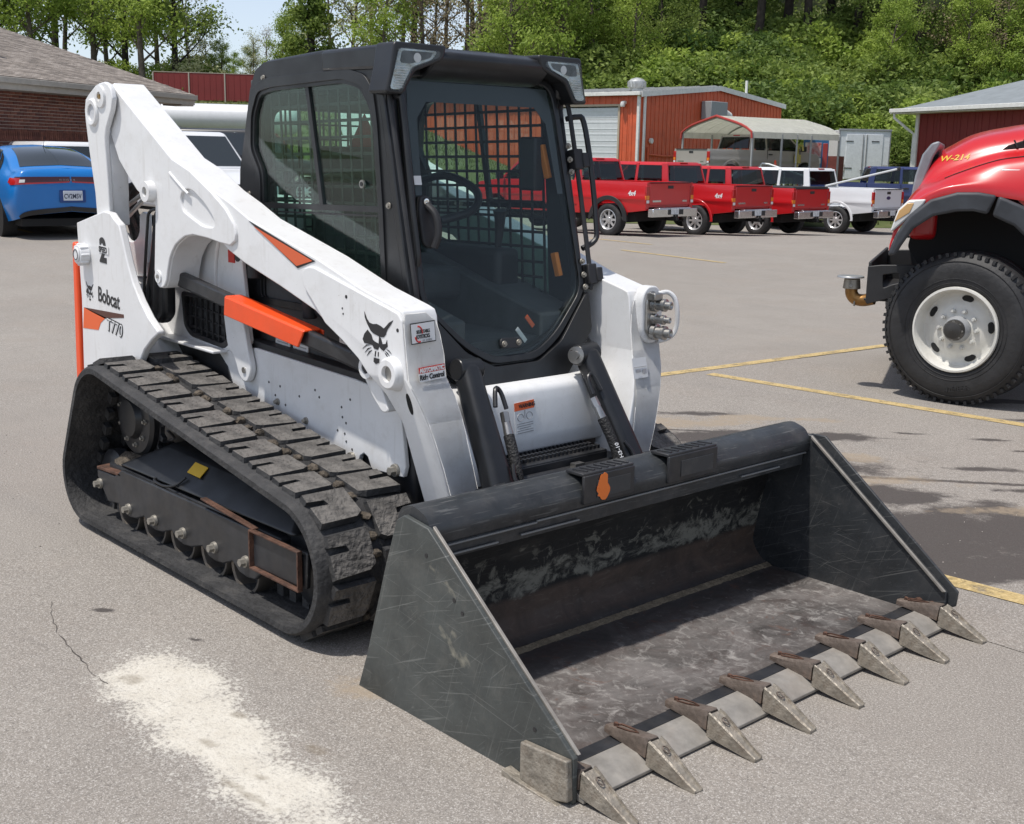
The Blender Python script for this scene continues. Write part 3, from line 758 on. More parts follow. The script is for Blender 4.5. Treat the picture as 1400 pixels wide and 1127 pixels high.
HEADP[0] = [(x, z - (.008 if z < 1.137 and .63 < x < .735 else 0)) for x, z in HEADP[0]]
# ---------- rear: uprights, tailgate, notch plate
for s in (-1, 1):
    t = part('rear_upright', LD)
    Y = lambda v: s * v
    up = [(-1.615, 1.40), (-1.33, 1.462), (-1.30, 1.469), (-1.234, 1.464), (-1.19, 1.436), (-1.145, 1.415), (-1.12, 1.36), (-1.078, 1.254), (-1.029, 1.161), (-.967, 1.087), (-.887, 1.016), (-.80, .965), (-.80, .952), (-.86, .92), (-.941, .864), (-.995, .80), (-1.02, .62), (-1.625, .62), (-1.628, .69), (-1.606, 1.034)]
    b = MB(); b.prism(up, 'y', Y(.79), Y(.755)); b.build('upright_panel', white, t, bevel=.006)
    b = MB(); b.prism([(-1.56, .62), (-1.06, .62), (-1.08, .80), (-1.25, .95), (-1.40, 1.1), (-1.56, 1.15)], 'y', Y(.755), Y(.50)); b.build('upright_box', white, t, bevel=.006)
    notch = [(-1.70, 1.40), (-1.60, 1.40)] + [(-1.50 + .10 * math.cos(PI + PI * k / 10), 1.385 + .075 * math.sin(PI + PI * k / 10)) for k in range(11)] + [(-1.395, 1.44), (-1.36, 1.46), (-1.31, 1.45), (-1.33, 1.15), (-1.70, 1.13)]
    b = MB(); b.prism(notch, 'y', Y(.57), Y(.545)); b.build('notch_plate', white, t, bevel=.005)
    if s < 0:
        b = MB(); b.cyl((-1.515, -.79, 1.255), (-1.515, -.838, 1.255), .05, .047, 24).cyl((-1.515, -.838, 1.255), (-1.515, -.845, 1.255), .036, .034, 24)
        for k in range(8): a = 2 * PI * k / 8; b.cyl((-1.515 + .047 * math.cos(a), -.795, 1.255 + .047 * math.sin(a)), (-1.515 + .047 * math.cos(a), -.836, 1.255 + .047 * math.sin(a)), .008, n=6)
        b.build('fuel_cap', mat('cap_white', (.72, .73, .74), .45), t, bevel=.004)
        b = MB(); b.tube([(-1.515 + .024 * math.cos(2 * PI * k / 24), -.8455, 1.255 + .024 * math.sin(2 * PI * k / 24)) for k in range(24)], .0022, 6, closed=True); b.build('cap_mark', decal_black, t)
        yd = -.7915
        text('numeral', '2', .155, decal_black, t, (-1.365, yd, 1.235), (1, 0, -.05), (0, 0, 1), bold=.006, sx=.95)
        b = MB(); b.box((-1.315, yd - .0012, 1.29), (.108, .001, .036), (0, .05, 0)); b.build('lettering_band', white, t)
        text('lettering', 'SPEED', .036, decal_black, t, (-1.365, yd - .0022, 1.279), (1, 0, -.05), (0, 0, 1), bold=.0015, sx=.9)
        text('brand_lettering', 'Bobcat', .100, decal_black, t, (-1.411, yd, 1.043), (1, 0, -.085), (.0, 0, 1), bold=.0015, sx=.84)
        b = MB()
        for P in HEADP: b.solid([(-1.545 + (x - .596) * .50, yd, 1.032 + (z - 1.009) * .50) for x, z in P], (0, .0012, 0))
        b.build('cat_head_emblem', decal_black, t, smooth=0)
        text('model_lettering', 'T770', .085, decal_black, t, (-1.330, yd, .912), (1, 0, -.11), (.0, 0, 1), bold=.004, sx=.95, shear=.12)
        text('model_lettering', 'T770', .085, decal_white, t, (-1.330, yd - .0015, .912), (1, 0, -.11), (.0, 0, 1), bold=-.001, sx=.95, shear=.12)
        b = MB(); b.solid([(-1.580, yd, .992), (-1.602, yd, .888), (-1.425, yd, .898), (-1.395, yd, .935), (-1.345, yd, .962), (-1.32, yd, .967)], (0, .0012, 0)); b.build('swoosh_decal', decal_orange, t, smooth=0)
        b = MB(); b.solid([(-1.580, yd, .992), (-1.137, yd, 1.0035), (-1.135, yd, .988), (-1.32, yd, .967), (-1.345, yd, .962), (-1.50, yd, .980)], (0, .0012, 0)); b.build('swoosh_shade', mat('decal_dark', (.09, .03, .02), .45), t, smooth=0)
b = MB(); b.prism(rpoly([(-1.70, .62), (-1.64, .60), (-1.62, 1.30), (-1.66, 1.31)], .02), 'y', -.80, .80); b.build('tailgate', orange, LD, bevel=.012, seg=3)
b = MB(); b.box((-1.42, 0, 1.0), (.30, .96, .70)); b.build('rear_body', dark_inside, LD, bevel=.03)
for s in (-1, 1):
    b = MB(); b.box((-1.30, s * .56, 1.05), (.025, .04, .34)); b.build('frame_post', mat('post_grey', (.30, .31, .31), .5), LD)
b = MB(); b.box((-.98, 0, 1.32), (.80, .70, .40)); b.build('engine_hood', white, LD, bevel=.05, seg=3)

# ---------- lift arms
def arm_y(x, z):
    y = -.69 + .03 * x
    if z < .97: y += min(.97 - z, .6) * .30
    return y
def arm_prism(pts, off0, off1, s):
    """Plate following the arm's outer face: cut at the bend first so that both halves stay flat."""
    b = MB(); b.prism(pts, 'y', 0.0, 1.0)
    bmesh.ops.bisect_plane(b.bm, geom=b.bm.verts[:] + b.bm.edges[:] + b.bm.faces[:], plane_co=(0, 0, .97), plane_no=(0, 0, 1), dist=1e-5)
    for v in b.bm.verts:
        y = arm_y(v.co.x, v.co.z) + off0 + (off1 - off0) * v.co.y
        v.co.y = -s * y if s > 0 else y
    return b
ARM = [(-1.328, 1.835), (-1.354, 1.88), (-1.360, 1.984), (-1.325, 2.035), (-1.285, 2.047), (-1.249, 2.025), (-.755, 1.719), (-.609, 1.672), (-.44, 1.590), (-.304, 1.541), (-.167, 1.484), (.292, 1.362), (.581, 1.269), (.78, 1.222), (.81, 1.212), (.822, 1.19),
       (.832, 1.112), (.850, .973), (.885, .90), (.915, .80), (.930, .65), (.935, .42), (.90, .34), (.80, .34), (.765, .42), (.76, .60), (.755, .80), (.701, .895), (.633, .951), (.563, 1.011), (.464, 1.068), (.361, 1.118), (.286, 1.160), (.05, 1.233), (-.213, 1.306), (-.331, 1.349), (-.375, 1.374),
       (-.484, 1.388), (-.597, 1.395), (-.664, 1.385), (-.71, 1.365), (-.752, 1.342), (-.785, 1.31), (-.809, 1.279), (-.831, 1.226), (-.844, 1.181), (-.864, 1.154), (-.887, 1.143), (-.910, 1.141), (-.937, 1.155), (-.951, 1.181), (-.956, 1.225), (-.94, 1.35), (-.927, 1.445), (-.922, 1.505),
       (-.945, 1.525), (-.991, 1.536), (-1.05, 1.551), (-1.089, 1.568), (-1.167, 1.627), (-1.246, 1.695), (-1.312, 1.809)]
GUS = [(-1.325, 2.03), (-1.285, 2.042), (-1.249, 2.020), (-.755, 1.714), (-.609, 1.667), (-.44, 1.585), (-.33, 1.52), (-.262, 1.455), (-.252, 1.42), (-.262, 1.39), (-.299, 1.371), (-.375, 1.377), (-.484, 1.391), (-.597, 1.398), (-.664, 1.388), (-.712, 1.368), (-.754, 1.345), (-.787, 1.313), (-.811, 1.281), (-.833, 1.227),
       (-.846, 1.182), (-.865, 1.157), (-.887, 1.146), (-.909, 1.144), (-.935, 1.158), (-.948, 1.182), (-.953, 1.225), (-.937, 1.35), (-.924, 1.445), (-.919, 1.507), (-.944, 1.528), (-.991, 1.539), (-1.05, 1.554), (-1.087, 1.571), (-1.165, 1.63), (-1.243, 1.698), (-1.309, 1.811), (-1.325, 1.838), (-1.350, 1.88), (-1.356, 1.984)]
EMB = rpoly([(-.692, 1.559), (-.665, 1.583), (-.628, 1.592), (-.583, 1.583), (-.498, 1.538), (-.438, 1.492), (-.412, 1.457), (-.425, 1.438), (-.473, 1.436), (-.52, 1.441), (-.592, 1.465), (-.672, 1.494), (-.69, 1.526)], .015, 3)
for s in (-1, 1):
    t = part('lift_arm', LD)
    def Yf(off): return lambda p: -s * (arm_y(p[0], p[1]) + off) if s > 0 else arm_y(p[0], p[1]) + off
    wd = lambda p: -s * (arm_y(*p) + .16) if s > 0 else arm_y(*p) + .16
    b = arm_prism(ARM, .012, .16, s); b.build('arm_beam', white, t, bevel=.010, seg=3)
    b = MB(); b.plate(GUS, [EMB], 'y', Yf(0), Yf(.016)); b.build('gusset_plate', white, t, bevel=.005, seg=3)
    b = arm_prism([(.229, 1.318), (.262, 1.327), (.30, 1.327), (.581, 1.258), (.80, 1.205), (.822, 1.18), (.830, 1.112), (.847, .975), (.884, .898), (.913, .80), (.928, .65), (.93, .45), (.77, .45), (.765, .60), (.76, .80), (.705, .898), (.637, .955), (.566, 1.015), (.466, 1.072), (.363, 1.122), (.29, 1.19), (.225, 1.25), (.215, 1.29)], 0, .014, s); b.build('elbow_plate', white, t, bevel=.005, seg=3)
    # weld bead on the rear top and the short raised rib
    b = MB(); b.tube([(x, Yf(-.001)((x, z)), z) for x, z in ((-.775, 1.655), (-.72, 1.622), (-.66, 1.588), (-.62, 1.57))], .006, 8); b.build('weld_rib', white, t)
    # front face of the arm closed by a slightly proud plate
    def fx(z): return interp([(.42, .937), (.65, .932), (.80, .917), (.90, .887), (.973, .853), (1.112, .834), (1.20, .824)], z)
    def yo(z): return arm_y(fx(z), z)
    zs = [.42, .55, .65, .75, .82, .90, .97, 1.05, 1.12, 1.17]
    rows = [[V((fx(z) + .006, -s * yo(z) if s > 0 else yo(z), z)), V((fx(z) + .006, (-s * (yo(z) + w) if s > 0 else yo(z) + w), z))] for z, w in zip(zs, (.125, .13, .135, .145, .155, .165, .17, .17, .16, .145))]
    rows += [[V((fx(1.2) + .004, -s * (yo(1.2) + .01) if s > 0 else yo(1.2) + .01, 1.205)), V((fx(1.2) + .004, (-s * (yo(1.2) + .10) if s > 0 else yo(1.2) + .10), 1.205))]]
    b = MB(); b.grid(rows); g = bmesh.ops.solidify(b.bm, geom=list(b.bm.faces), thickness=.012); b.build('front_plate', white, t, bevel=.003)
    # pivot bosses
    yb = -s * (arm_y(.763, .986)) if s > 0 else arm_y(.763, .986)
    b = MB(); b.lathe([(.030, -.02), (.030, .028), (.050, .028), (.057, .022), (.061, .0), (.066, -.012)], (.772, yb, .988), (0, s, 0), 40, cap=False); b.build('pivot_boss', white, t, smooth=40)
    b = MB(); b.cyl((.772, yb + s * .002, .988), (.772, yb + s * .012, .988), .030); b.build('pivot_pin', steel, t)
    for (x, z, r, h) in ((-.947, 1.568, .036, .035), (-.914, 1.193, .022, .006)):
        y0 = -s * arm_y(x, z) if s > 0 else arm_y(x, z)
        b = MB(); b.lathe([(r * 1.35, -.005), (r * 1.25, h), (r * .62, h), (r * .6, h * .6), (.001, h * .6)], (x, y0, z), (0, s, 0), 28); b.build('pin_boss', white, t)
        b = MB(); b.cyl((x, y0 + s * h * .6, z), (x, y0 + s * (h * .6 + .008), z), r * .4, n=6); b.build('pin_bolt', steel, t)
    b = MB(); sl_ = [(.835 + .012 * math.cos(a) + .0, .883 + .04 * math.sin(a)) for a in [2 * PI * k / 20 for k in range(20)]]
    b.prism(sl_, 'y', Yf(-.0025), Yf(.004)); b.build('slot', mat('slot_dark', (.01, .01, .01), .8), t, smooth=0)
    # link lug under the elbow
    b = MB(); b.prism(rpoly([(.52, 1.00), (.575, 1.035), (.625, 1.0), (.66, .90), (.70, .83), (.66, .82), (.60, .87), (.54, .945)], .02), 'y', -s * (arm_y(.6, 1) + .04) if s > 0 else arm_y(.6, 1) + .04, -s * (arm_y(.6, 1) + .13) if s > 0 else arm_y(.6, 1) + .13); b.build('link_lug', white, t, bevel=.005)
    y0 = (arm_y(.58, 1) + .035) * (-s if s > 0 else 1)
    b = MB(); b.lathe([(.022, 0), (.022, .012), (.04, .012), (.042, 0)], (.577, y0, .978), (0, s, 0), 24, cap=False); b.build('lug_collar', white, t)
    b = MB(); b.cyl((.577, y0, .978), (.577, y0 + s * .006, .978), .022); b.build('lug_pin', steel, t)
    if s < 0:
        b = MB(); b.solid([(-.167, arm_y(-.167, 1.484) + .0095, 1.478), (.174, arm_y(.17, 1.3) + .0095, 1.314), (.291, arm_y(.29, 1.35) + .0095, 1.349)], (0, .002, 0)); b.build('stripe_border', decal_black, t, smooth=0)
        b = MB(); b.solid([(-.125, arm_y(-.125, 1.46) + .0075, 1.457), (.170, arm_y(.17, 1.3) + .0075, 1.322), (.274, arm_y(.28, 1.35) + .0075, 1.349)], (0, .0015, 0)); b.build('stripe_decal', mat('stripe_orange', (.66, .12, .04), .4), t, smooth=0)
        b = MB()
        for P in HEADP:
            b.solid([(x, arm_y(x, z) - .0018, z) for x, z in P], (0, .0015, 0))
        b.build('cat_head_emblem', decal_black, t, smooth=0)
        for (x, z, r) in ((.50, 1.235, .007), (.475, 1.19, .004), (.48, 1.17, .004), (.80, 1.145, .007), (.52, 1.03, .004)):
            b = MB(); b.cyl((x, arm_y(x, z) - .001, z), (x, arm_y(x, z) + .004, z), r, n=12); b.build('plate_hole', decal_black, t)
        # decals on the front plate of the arm
        def fp(u, z):   # u metres from the outer fold
            return V((fx(z) + .0195, yo(z) + u, z))
        def fquad(name, u0, u1, z0, z1, m, lift=0.0):
            b = MB(); b.solid([fp(u0, z0) + V((lift, 0, 0)), fp(u1, z0 + .005) + V((lift, 0, 0)), fp(u1, z1 + .005) + V((lift, 0, 0)), fp(u0, z1) + V((lift, 0, 0))], (-.001, 0, 0)); return b.build(name, m, t, smooth=0)
        fquad('joystick_label', .018, .128, 1.098, 1.172, decal_black); fquad('label_face', .021, .125, 1.102, 1.168, decal_white, .0008)
        nx = (V((fx(1.1), 0, 1.1)) - V((fx(1.17), 0, 1.17))).normalized()
        text('lettering', 'SELECTABLE', .0165, decal_black, t, fp(.042, 1.135) + V((.0022, 0, 0)), (0, 1, .05), -nx, bold=.0005, sx=.66)
        text('lettering', 'JOYSTICKS', .019, decal_black, t, fp(.040, 1.117) + V((.0022, 0, 0)), (0, 1, .05), -nx, bold=.0005, sx=.66)
        text('lettering', 'A/C INSIDE', .011, grey_decal, t, fp(.066, 1.106) + V((.0022, 0, 0)), (0, 1, .05), -nx, sx=.8)
        b = MB(); b.tube([fp(.052 + .016 * math.cos(a), 1.138 + .022 * math.sin(a)) + V((.001, 0, 0)) for a in [math.radians(100 - 10 * k) for k in range(12)]], .003, 6)
        b.tube([fp(.052 + .016 * math.cos(a), 1.128 + .022 * math.sin(a)) + V((.001, 0, 0)) for a in [math.radians(190 + 10 * k) for k in range(11)]], .003, 6); b.build('arrow_mark', decal_red, t)
        fquad('ride_label', .040, .157, .995, 1.016, decal_red); fquad('ride_label', .038, .157, .966, .994, decal_white)
        text('lettering', 'AUTOMATIC', .020, decal_white, t, fp(.043, .998) + V((.0016, 0, 0)), (0, 1, .05), (-.1, 0, 1), bold=.0012, sx=.95)
        text('lettering', 'Ride Control', .026, decal_black, t, fp(.039, .972) + V((.0016, 0, 0)), (0, 1, .05), (-.12, 0, 1), bold=.0009, sx=.80, shear=.15)
    else:
        # hydraulic coupler block with guard loop on the far arm
        X0 = .852
        oval = rpoly([(.53, 1.185), (.56, 1.235), (.625, 1.235), (.66, 1.19), (.66, 1.03), (.625, .995), (.57, .995), (.54, 1.04)], .03)
        b = MB(); b.prism(oval, 'x', X0 - .03, X0 + .02); b.build('coupler_bracket', white, t, bevel=.006)
        b = MB(); b.prism(rpoly([(.548, 1.175), (.57, 1.215), (.60, 1.215), (.615, 1.17), (.615, 1.02), (.585, 1.015), (.55, 1.05)], .015), 'x', X0 + .02, X0 + .032); b.build('coupler_plate', steel, t, bevel=.003)
        for (y, z, r) in ((.592, 1.16, .024), (.588, 1.10, .018), (.595, 1.045, .027)):
            b = MB(); b.lathe([(r * 1.25, 0), (r * 1.25, .02), (r * .95, .022), (r * .95, .045), (r * 1.1, .047), (r * 1.1, .06), (r * .7, .062), (r * .7, .085), (r * .5, .087), (.001, .08)], (X0 + .03, y, z), (1, .15, 0), 24); b.build('hydraulic_coupler', steel, t)
        b = MB(); b.box((X0 + .05, .575, 1.195), (.045, .05, .03)); b.build('coupler_block', steel, t, bevel=.004)
        b = MB(); b.tube([(X0 + .02, .63, 1.20), (X0 + .03, .675, 1.205), (X0 + .05, .70, 1.18), (X0 + .06, .71, 1.12), (X0 + .055, .71, 1.05), (X0 + .04, .69, 1.015), (X0 + .02, .64, 1.0)], .010, 10, smooth=4); b.build('guard_loop', white, t)
        b = MB(); b.box((fx(.91) + .0195, .50, .905), (.002, .085, .085), (0, -.2, 0)); b.build('diagram_label', decal_white, t)
        b = MB()
        for y, z, w, h in ((.485, .925, .022, .018), (.52, .925, .022, .018), (.485, .895, .022, .012), (.52, .89, .02, .02), (.50, .91, .075, .002)): b.box((fx(z) + .0215 , y, z), (.002, w, h), (0, -.2, 0))
        tag(b.build('label_print', grey_decal, t, smooth=0), kind='stuff')

# ---------- rear links, lift cylinders, front control bars, arm lock
for s in (-1, 1):
    Y = lambda v: s * v
    t = part('rear_link', LD)
    LK = [(-1.499, 1.977), (-1.515, 1.93), (-1.512, 1.88), (-1.487, 1.736), (-1.446, 1.548), (-1.436, 1.40), (-1.40, 1.30), (-1.30, 1.32), (-1.301, 1.472), (-1.301, 1.588), (-1.311, 1.764), (-1.307, 1.805), (-1.291, 1.843), (-1.225, 1.925), (-1.207, 1.975), (-1.219, 2.014), (-1.245, 2.038), (-1.286, 2.05), (-1.34, 2.045), (-1.383, 2.036), (-1.46, 2.0)]
    b = MB(); b.prism(LK, 'y', Y(.762), Y(.738)); b.build('link_plate', white, t, bevel=.006, seg=3)
    b = MB(); b.prism([(-1.495, 1.85), (-1.48, 1.736), (-1.44, 1.548), (-1.43, 1.40), (-1.315, 1.40), (-1.306, 1.588), (-1.316, 1.764), (-1.36, 1.83)], 'y', Y(.738), Y(.655)); b.build('link_box', white, t, bevel=.006)
    b = MB(); b.lathe([(.038, -.01), (.038, .012), (.056, .014), (.062, .008), (.064, -.004)], (-1.42, Y(.762), 1.916), (0, s, 0), 32, cap=False); b.build('link_collar', white, t)
    b = MB(); b.cyl((-1.42, Y(.74), 1.916), (-1.42, Y(.765), 1.916), .037, n=28); b.build('link_bore', mat('bore_grey', (.55, .56, .58), .5), t)
    b = MB(); b.lathe([(.05, -.002), (.048, .010), (.022, .012), (.022, .004), (.001, .004)], (-1.325, Y(.762), 1.985), (0, s, 0), 28); b.build('pin_cap', white, t)
    b = MB(); b.cyl((-1.325, Y(.765), 1.985), (-1.325, Y(.775), 1.985), .012, n=6); b.build('pin_bolt', mat('pin_brass', (.3, .2, .08), .4, metal=.7), t)
    t = part('lift_cylinder', LD)
    b = MB(); b.prism(rpoly([(-1.20, 1.08), (-1.15, .99), (-1.05, .955), (-.985, 1.0), (-.975, 1.16), (-.98, 1.30), (-.985, 1.47), (-1.02, 1.50), (-1.06, 1.47), (-1.12, 1.25)], .03), 'y', Y(.665), Y(.60)); b.build('cylinder_casting', black_paint, t, bevel=.02, seg=3)
    b = MB(); b.cyl((-1.07, Y(.63), 1.02), (-.985, Y(.63), 1.52), .045, n=24); b.build('cylinder_barrel', black_paint, t)
    b = MB(); b.cyl((-.985, Y(.63), 1.50), (-.95, Y(.63), 1.58), .025); b.build('cylinder_rod', chrome, t)
    b = MB(); b.tube([(-1.16, Y(.68), 1.02), (-1.13, Y(.68), 1.2), (-1.085, Y(.68), 1.40), (-1.06, Y(.68), 1.47), (-1.0, Y(.67), 1.49)], .007, 8, smooth=4); b.build('oil_pipe', black_paint, t)
    t = part('control_link', LD)
    b = MB(); b.hull8([(-.985, Y(.655), 1.165), (.62, Y(.645), .945), (.62, Y(.61), .945), (-.985, Y(.615), 1.165), (-.985, Y(.655), 1.235), (.62, Y(.645), 1.012), (.62, Y(.61), 1.012), (-.985, Y(.615), 1.235)]); b.build('link_bar', black_steel, t, bevel=.012, seg=3)
    b = MB(); b.cyl((-.99, Y(.67), 1.185), (-.99, Y(.58), 1.185), .045, n=24); b.build('link_eye', black_steel, t, bevel=.004)
    b = MB(); b.lathe([(.03, 0), (.03, .015), (.018, .02), (.001, .02)], (-.965, Y(.655), 1.17), (0, s, .0), 20); b.build('eye_pin', steel, t)
    # hoses bunched at the rear
    t = part('hose_bundle', LD)
    q = random.Random(11)
    for k in range(6):
        o = V((q.uniform(-.045, .045), q.uniform(-.03, .03), 0))
        b = MB(); b.tube([V((-1.50, Y(.51), 1.22)) + o, V((-1.50, Y(.53), 1.36)) + o, V((-1.47, Y(.58), 1.47)) + o * .9, V((-1.40, Y(.60), 1.56)) + o, V((-1.25, Y(.58), 1.60)) + o], .018, 8, smooth=4); b.build('hose', mat('hose_black', (.014, .014, .015), .6, bump=.6, bscale=120), t)
    for k in range(2):
        b = MB(); b.tube([(-1.40, Y(.62), 1.44 + .05 * k), (-1.20, Y(.64), 1.52 + .03 * k), (-.98, Y(.63), 1.565 + .01 * k)], .011, 8); b.build('hose_end', steel, t)
# orange arm lock, strapped on the near control link only
t = part('arm_lock', LD)
d0, d1 = V((-.385, 0, 1.112)), V((.19, 0, 1.03))
ax = (d1 - d0).normalized(); nz = V((-ax.z, 0, ax.x))
def ch(x0, y, n): p = d0.lerp(d1, x0); return V((p.x, y, p.z)) + nz * n
b = MB()
b.hull8([ch(0, -.685, .035), ch(1, -.665, .035), ch(1, -.585, .035), ch(0, -.605, .035), ch(0, -.685, .046), ch(1, -.665, .046), ch(1, -.585, .046), ch(0, -.605, .046)])
b.build('lock_top', orange, t, bevel=.006, seg=3)
b = MB(); b.hull8([ch(0, -.688, -.040), ch(.94, -.668, -.034), ch(.94, -.658, -.034), ch(0, -.678, -.040), ch(0, -.688, .041), ch(1.0, -.668, .041), ch(1.0, -.658, .041), ch(0, -.678, .041)])
b.build('lock_side', orange, t, bevel=.004)
b = MB(); b.hull8([ch(.0, -.605, -.03), ch(1.02, -.585, -.03), ch(1.02, -.577, -.03), ch(0, -.597, -.03), ch(0, -.605, .041), ch(1.02, -.585, .041), ch(1.02, -.577, .041), ch(0, -.597, .041)])
b.build('lock_side', orange, t, bevel=.004)

# ---------- cab
CB = part('cab', LD)
def xf(z): return .45 + .214 * (1.98 - z)          # front plane of the cab leans forward at the foot
SIDE = [(-.60, 1.10), (-.625, 1.571), (-.618, 1.671), (-.567, 1.837), (-.517, 2.006), (-.47, 2.085), (-.40, 2.115), (0, 2.13), (.46, 2.13), (.46, 2.0), (xf(1.9) - .02, 1.9), (xf(1.5) - .02, 1.5), (xf(1.1) - .02, 1.10)]
WIN = rpoly([(-.44, 1.13), (-.425, 1.52), (-.425, 1.665), (-.497, 1.765), (-.485, 1.90), (-.435, 1.985), (-.33, 1.998), (.17, 2.014), (.29, 1.99), (.345, 1.925), (.37, 1.86), (.402, 1.55), (.43, 1.13)], .03, 4)
WIN2 = rpoly([(-.455, 1.13), (-.44, 1.52), (-.44, 1.66), (-.512, 1.762), (-.50, 1.905), (-.447, 1.998), (-.335, 2.013), (.175, 2.029), (.305, 2.003), (.36, 1.935), (.387, 1.86), (.418, 1.55), (.445, 1.13)], .03, 4)
for s in (-1, 1):
    Y = lambda v: s * v
    b = MB(); b.plate(SIDE, [WIN], 'y', Y(.46), Y(.425)); b.build('side_frame', black_paint, CB, bevel=.006)
    b = MB(); b.plate(rpoly([(x + (.05 if x > 0 else -.045), z + (.055 if z > 1.9 else .0)) for x, z in [(-.44, 1.13), (-.425, 1.52), (-.425, 1.665), (-.49, 1.765), (-.475, 1.90), (-.42, 1.975), (-.33, 1.995), (.17, 2.01), (.28, 1.985), (.335, 1.925), (.36, 1.86), (.392, 1.55), (.42, 1.13)]], .03, 4), [WIN2], 'y', Y(.468), Y(.458)); b.build('window_trim', black_paint, CB, bevel=.003)
    b = MB(); b.prism(WIN2, 'y', Y(.4475), Y(.4435)); b.build('side_window', cab_glass, CB, smooth=0)
    b = MB(); b.box((-.01, Y(.452), 1.535), (.84, .012, .022), (0, -.02, 0)); b.box((-.02, Y(.4535), 1.51), (.84, .008, .006), (0, -.02, 0)); b.build('window_rail', black_paint, CB)
    b = MB(); b.hull8([(.0, Y(.456), 1.545), (.024, Y(.456), 1.545), (.024, Y(.436), 1.545), (.0, Y(.436), 1.545), (-.095, Y(.456), 2.01), (-.071, Y(.456), 2.01), (-.071, Y(.436), 2.01), (-.095, Y(.436), 2.01)]); b.build('window_post', black_paint, CB)
    b = MB(); b.cyl((.30, Y(.454), 1.635), (.30, Y(.462), 1.635), .016, n=20); b.build('window_latch', steel, CB)
    b = MB(); b.cyl((.30, Y(.460), 1.635), (.30, Y(.464), 1.635), .009, n=16); b.build('latch_hole', decal_black, CB)
    # screen: bars crossing inside the window
    b = MB()
    for k in range(13):
        x = -.47 + k * .072
        z0, z1 = 1.13, 2.0
        b.box((x, Y(.415), (z0 + z1) / 2), (.012, .005, z1 - z0), (0, -.06, 0))
    for k in range(14):
        z = 1.17 + k * .064
        b.box((-.03, Y(.4125), z), (.86 if z < 1.7 else .80, .005, .012), (0, -.015, 0))
    b.build('side_grille', dark_plastic, CB, smooth=0)
    for (x, z) in ((-.40, 2.052), (.10, 2.075), (-.545, 1.57), (.475, 1.56)):
        inst('screw', small_bolt_me, CB, (x, Y(.462 if z > 2 or x > .4 else .46), z), (0, 0, 0 if s < 0 else PI), (1, .6, 1))
# roof with turned-down edges and brow
b = MB()
prof = [(-.525, 2.0), (-.48, 2.085), (-.40, 2.125), (0, 2.145), (.40, 2.148), (.47, 2.146), (.47, 2.10), (0, 2.09), (-.42, 2.07), (-.49, 2.0)]
b.prism(prof, 'y', -.448, .448); b.build('roof', black_paint, CB, bevel=.028, seg=4)
for s in (-1, 1):
    Y = lambda v: s * v
    b = MB(); b.prism([(.05, 2.06), (.40, 2.055), (.42, 1.99), (.475, 1.98), (.485, 2.14), (.05, 2.138)], 'y', Y(.472), Y(.40)); b.build('roof_corner', black_paint, CB, bevel=.012, seg=3)
    pod = rpoly([(Y(.235), 2.148), (Y(.478), 2.148), (Y(.495), 2.05), (Y(.518), 1.966), (Y(.44), 1.962), (Y(.385), 2.046), (Y(.29), 2.080), (Y(.250), 2.096)], .016)
    b = MB(); b.prism(pod, 'x', .42, .535); b.build('lamp_hood', black_paint, CB, bevel=.010, seg=3)
    lens = rpoly([(Y(.275), 2.128), (Y(.462), 2.130), (Y(.482), 2.055), (Y(.505), 1.975), (Y(.448), 1.974), (Y(.395), 2.058), (Y(.30), 2.090), (Y(.268), 2.105)], .018)
    b = MB(); b.prism(lens, 'x', .5352, .5425); L_ = b.build('headlight', lamp_glass, CB, bevel=.003)
    b = MB(); b.prism([(y * 1.0, z) for y, z in rpoly([(Y(.28), 2.124), (Y(.458), 2.125), (Y(.478), 2.053), (Y(.50), 1.98), (Y(.452), 1.98), (Y(.40), 2.062), (Y(.305), 2.094)], .015)], 'x', .531, .5355); b.build('lamp_reflector', mat('reflector', (.36, .37, .37), .18, metal=.85, var=.5, vscale=9, bump=.25, bscale=16), CB, smooth=0)
    b = MB(); b.prism(rpoly([(Y(.30), 2.119), (Y(.445), 2.118), (Y(.455), 2.075), (Y(.41), 2.072), (Y(.315), 2.098)], .012), 'x', .5356, .5362); b.build('lamp_cavity_shade', mat('lamp_cavity_shade', (.07, .07, .075), .15, metal=.6, var=.6, vscale=14), CB, smooth=0)  # flat dark plate; the cavity's shade is put into its colour
    b = MB(); b.prism(circ(Y(.375), 2.096, .017, 20), 'x', .5362, .537); b.build('lamp_bulb', mat('bulb_face', (.75, .75, .73), .2), CB)
    b = MB()
    for k in range(9): b.box((.5366, Y(.44 + .003 * k), 2.06 - .009 * k), (.0015, .055 - .002 * k, .002))
    tag(b.build('lens_ribs', mat('lens_rib', (.75, .75, .74), .3), CB, smooth=0), kind='stuff')
b = MB(); b.prism([(.36, 2.14), (.47, 2.142), (.525, 2.125), (.535, 2.105), (.525, 2.075), (.49, 2.045), (.45, 2.03), (.36, 2.03)], 'y', -.30, .30); b.build('brow', black_paint, CB, bevel=.012, seg=3)
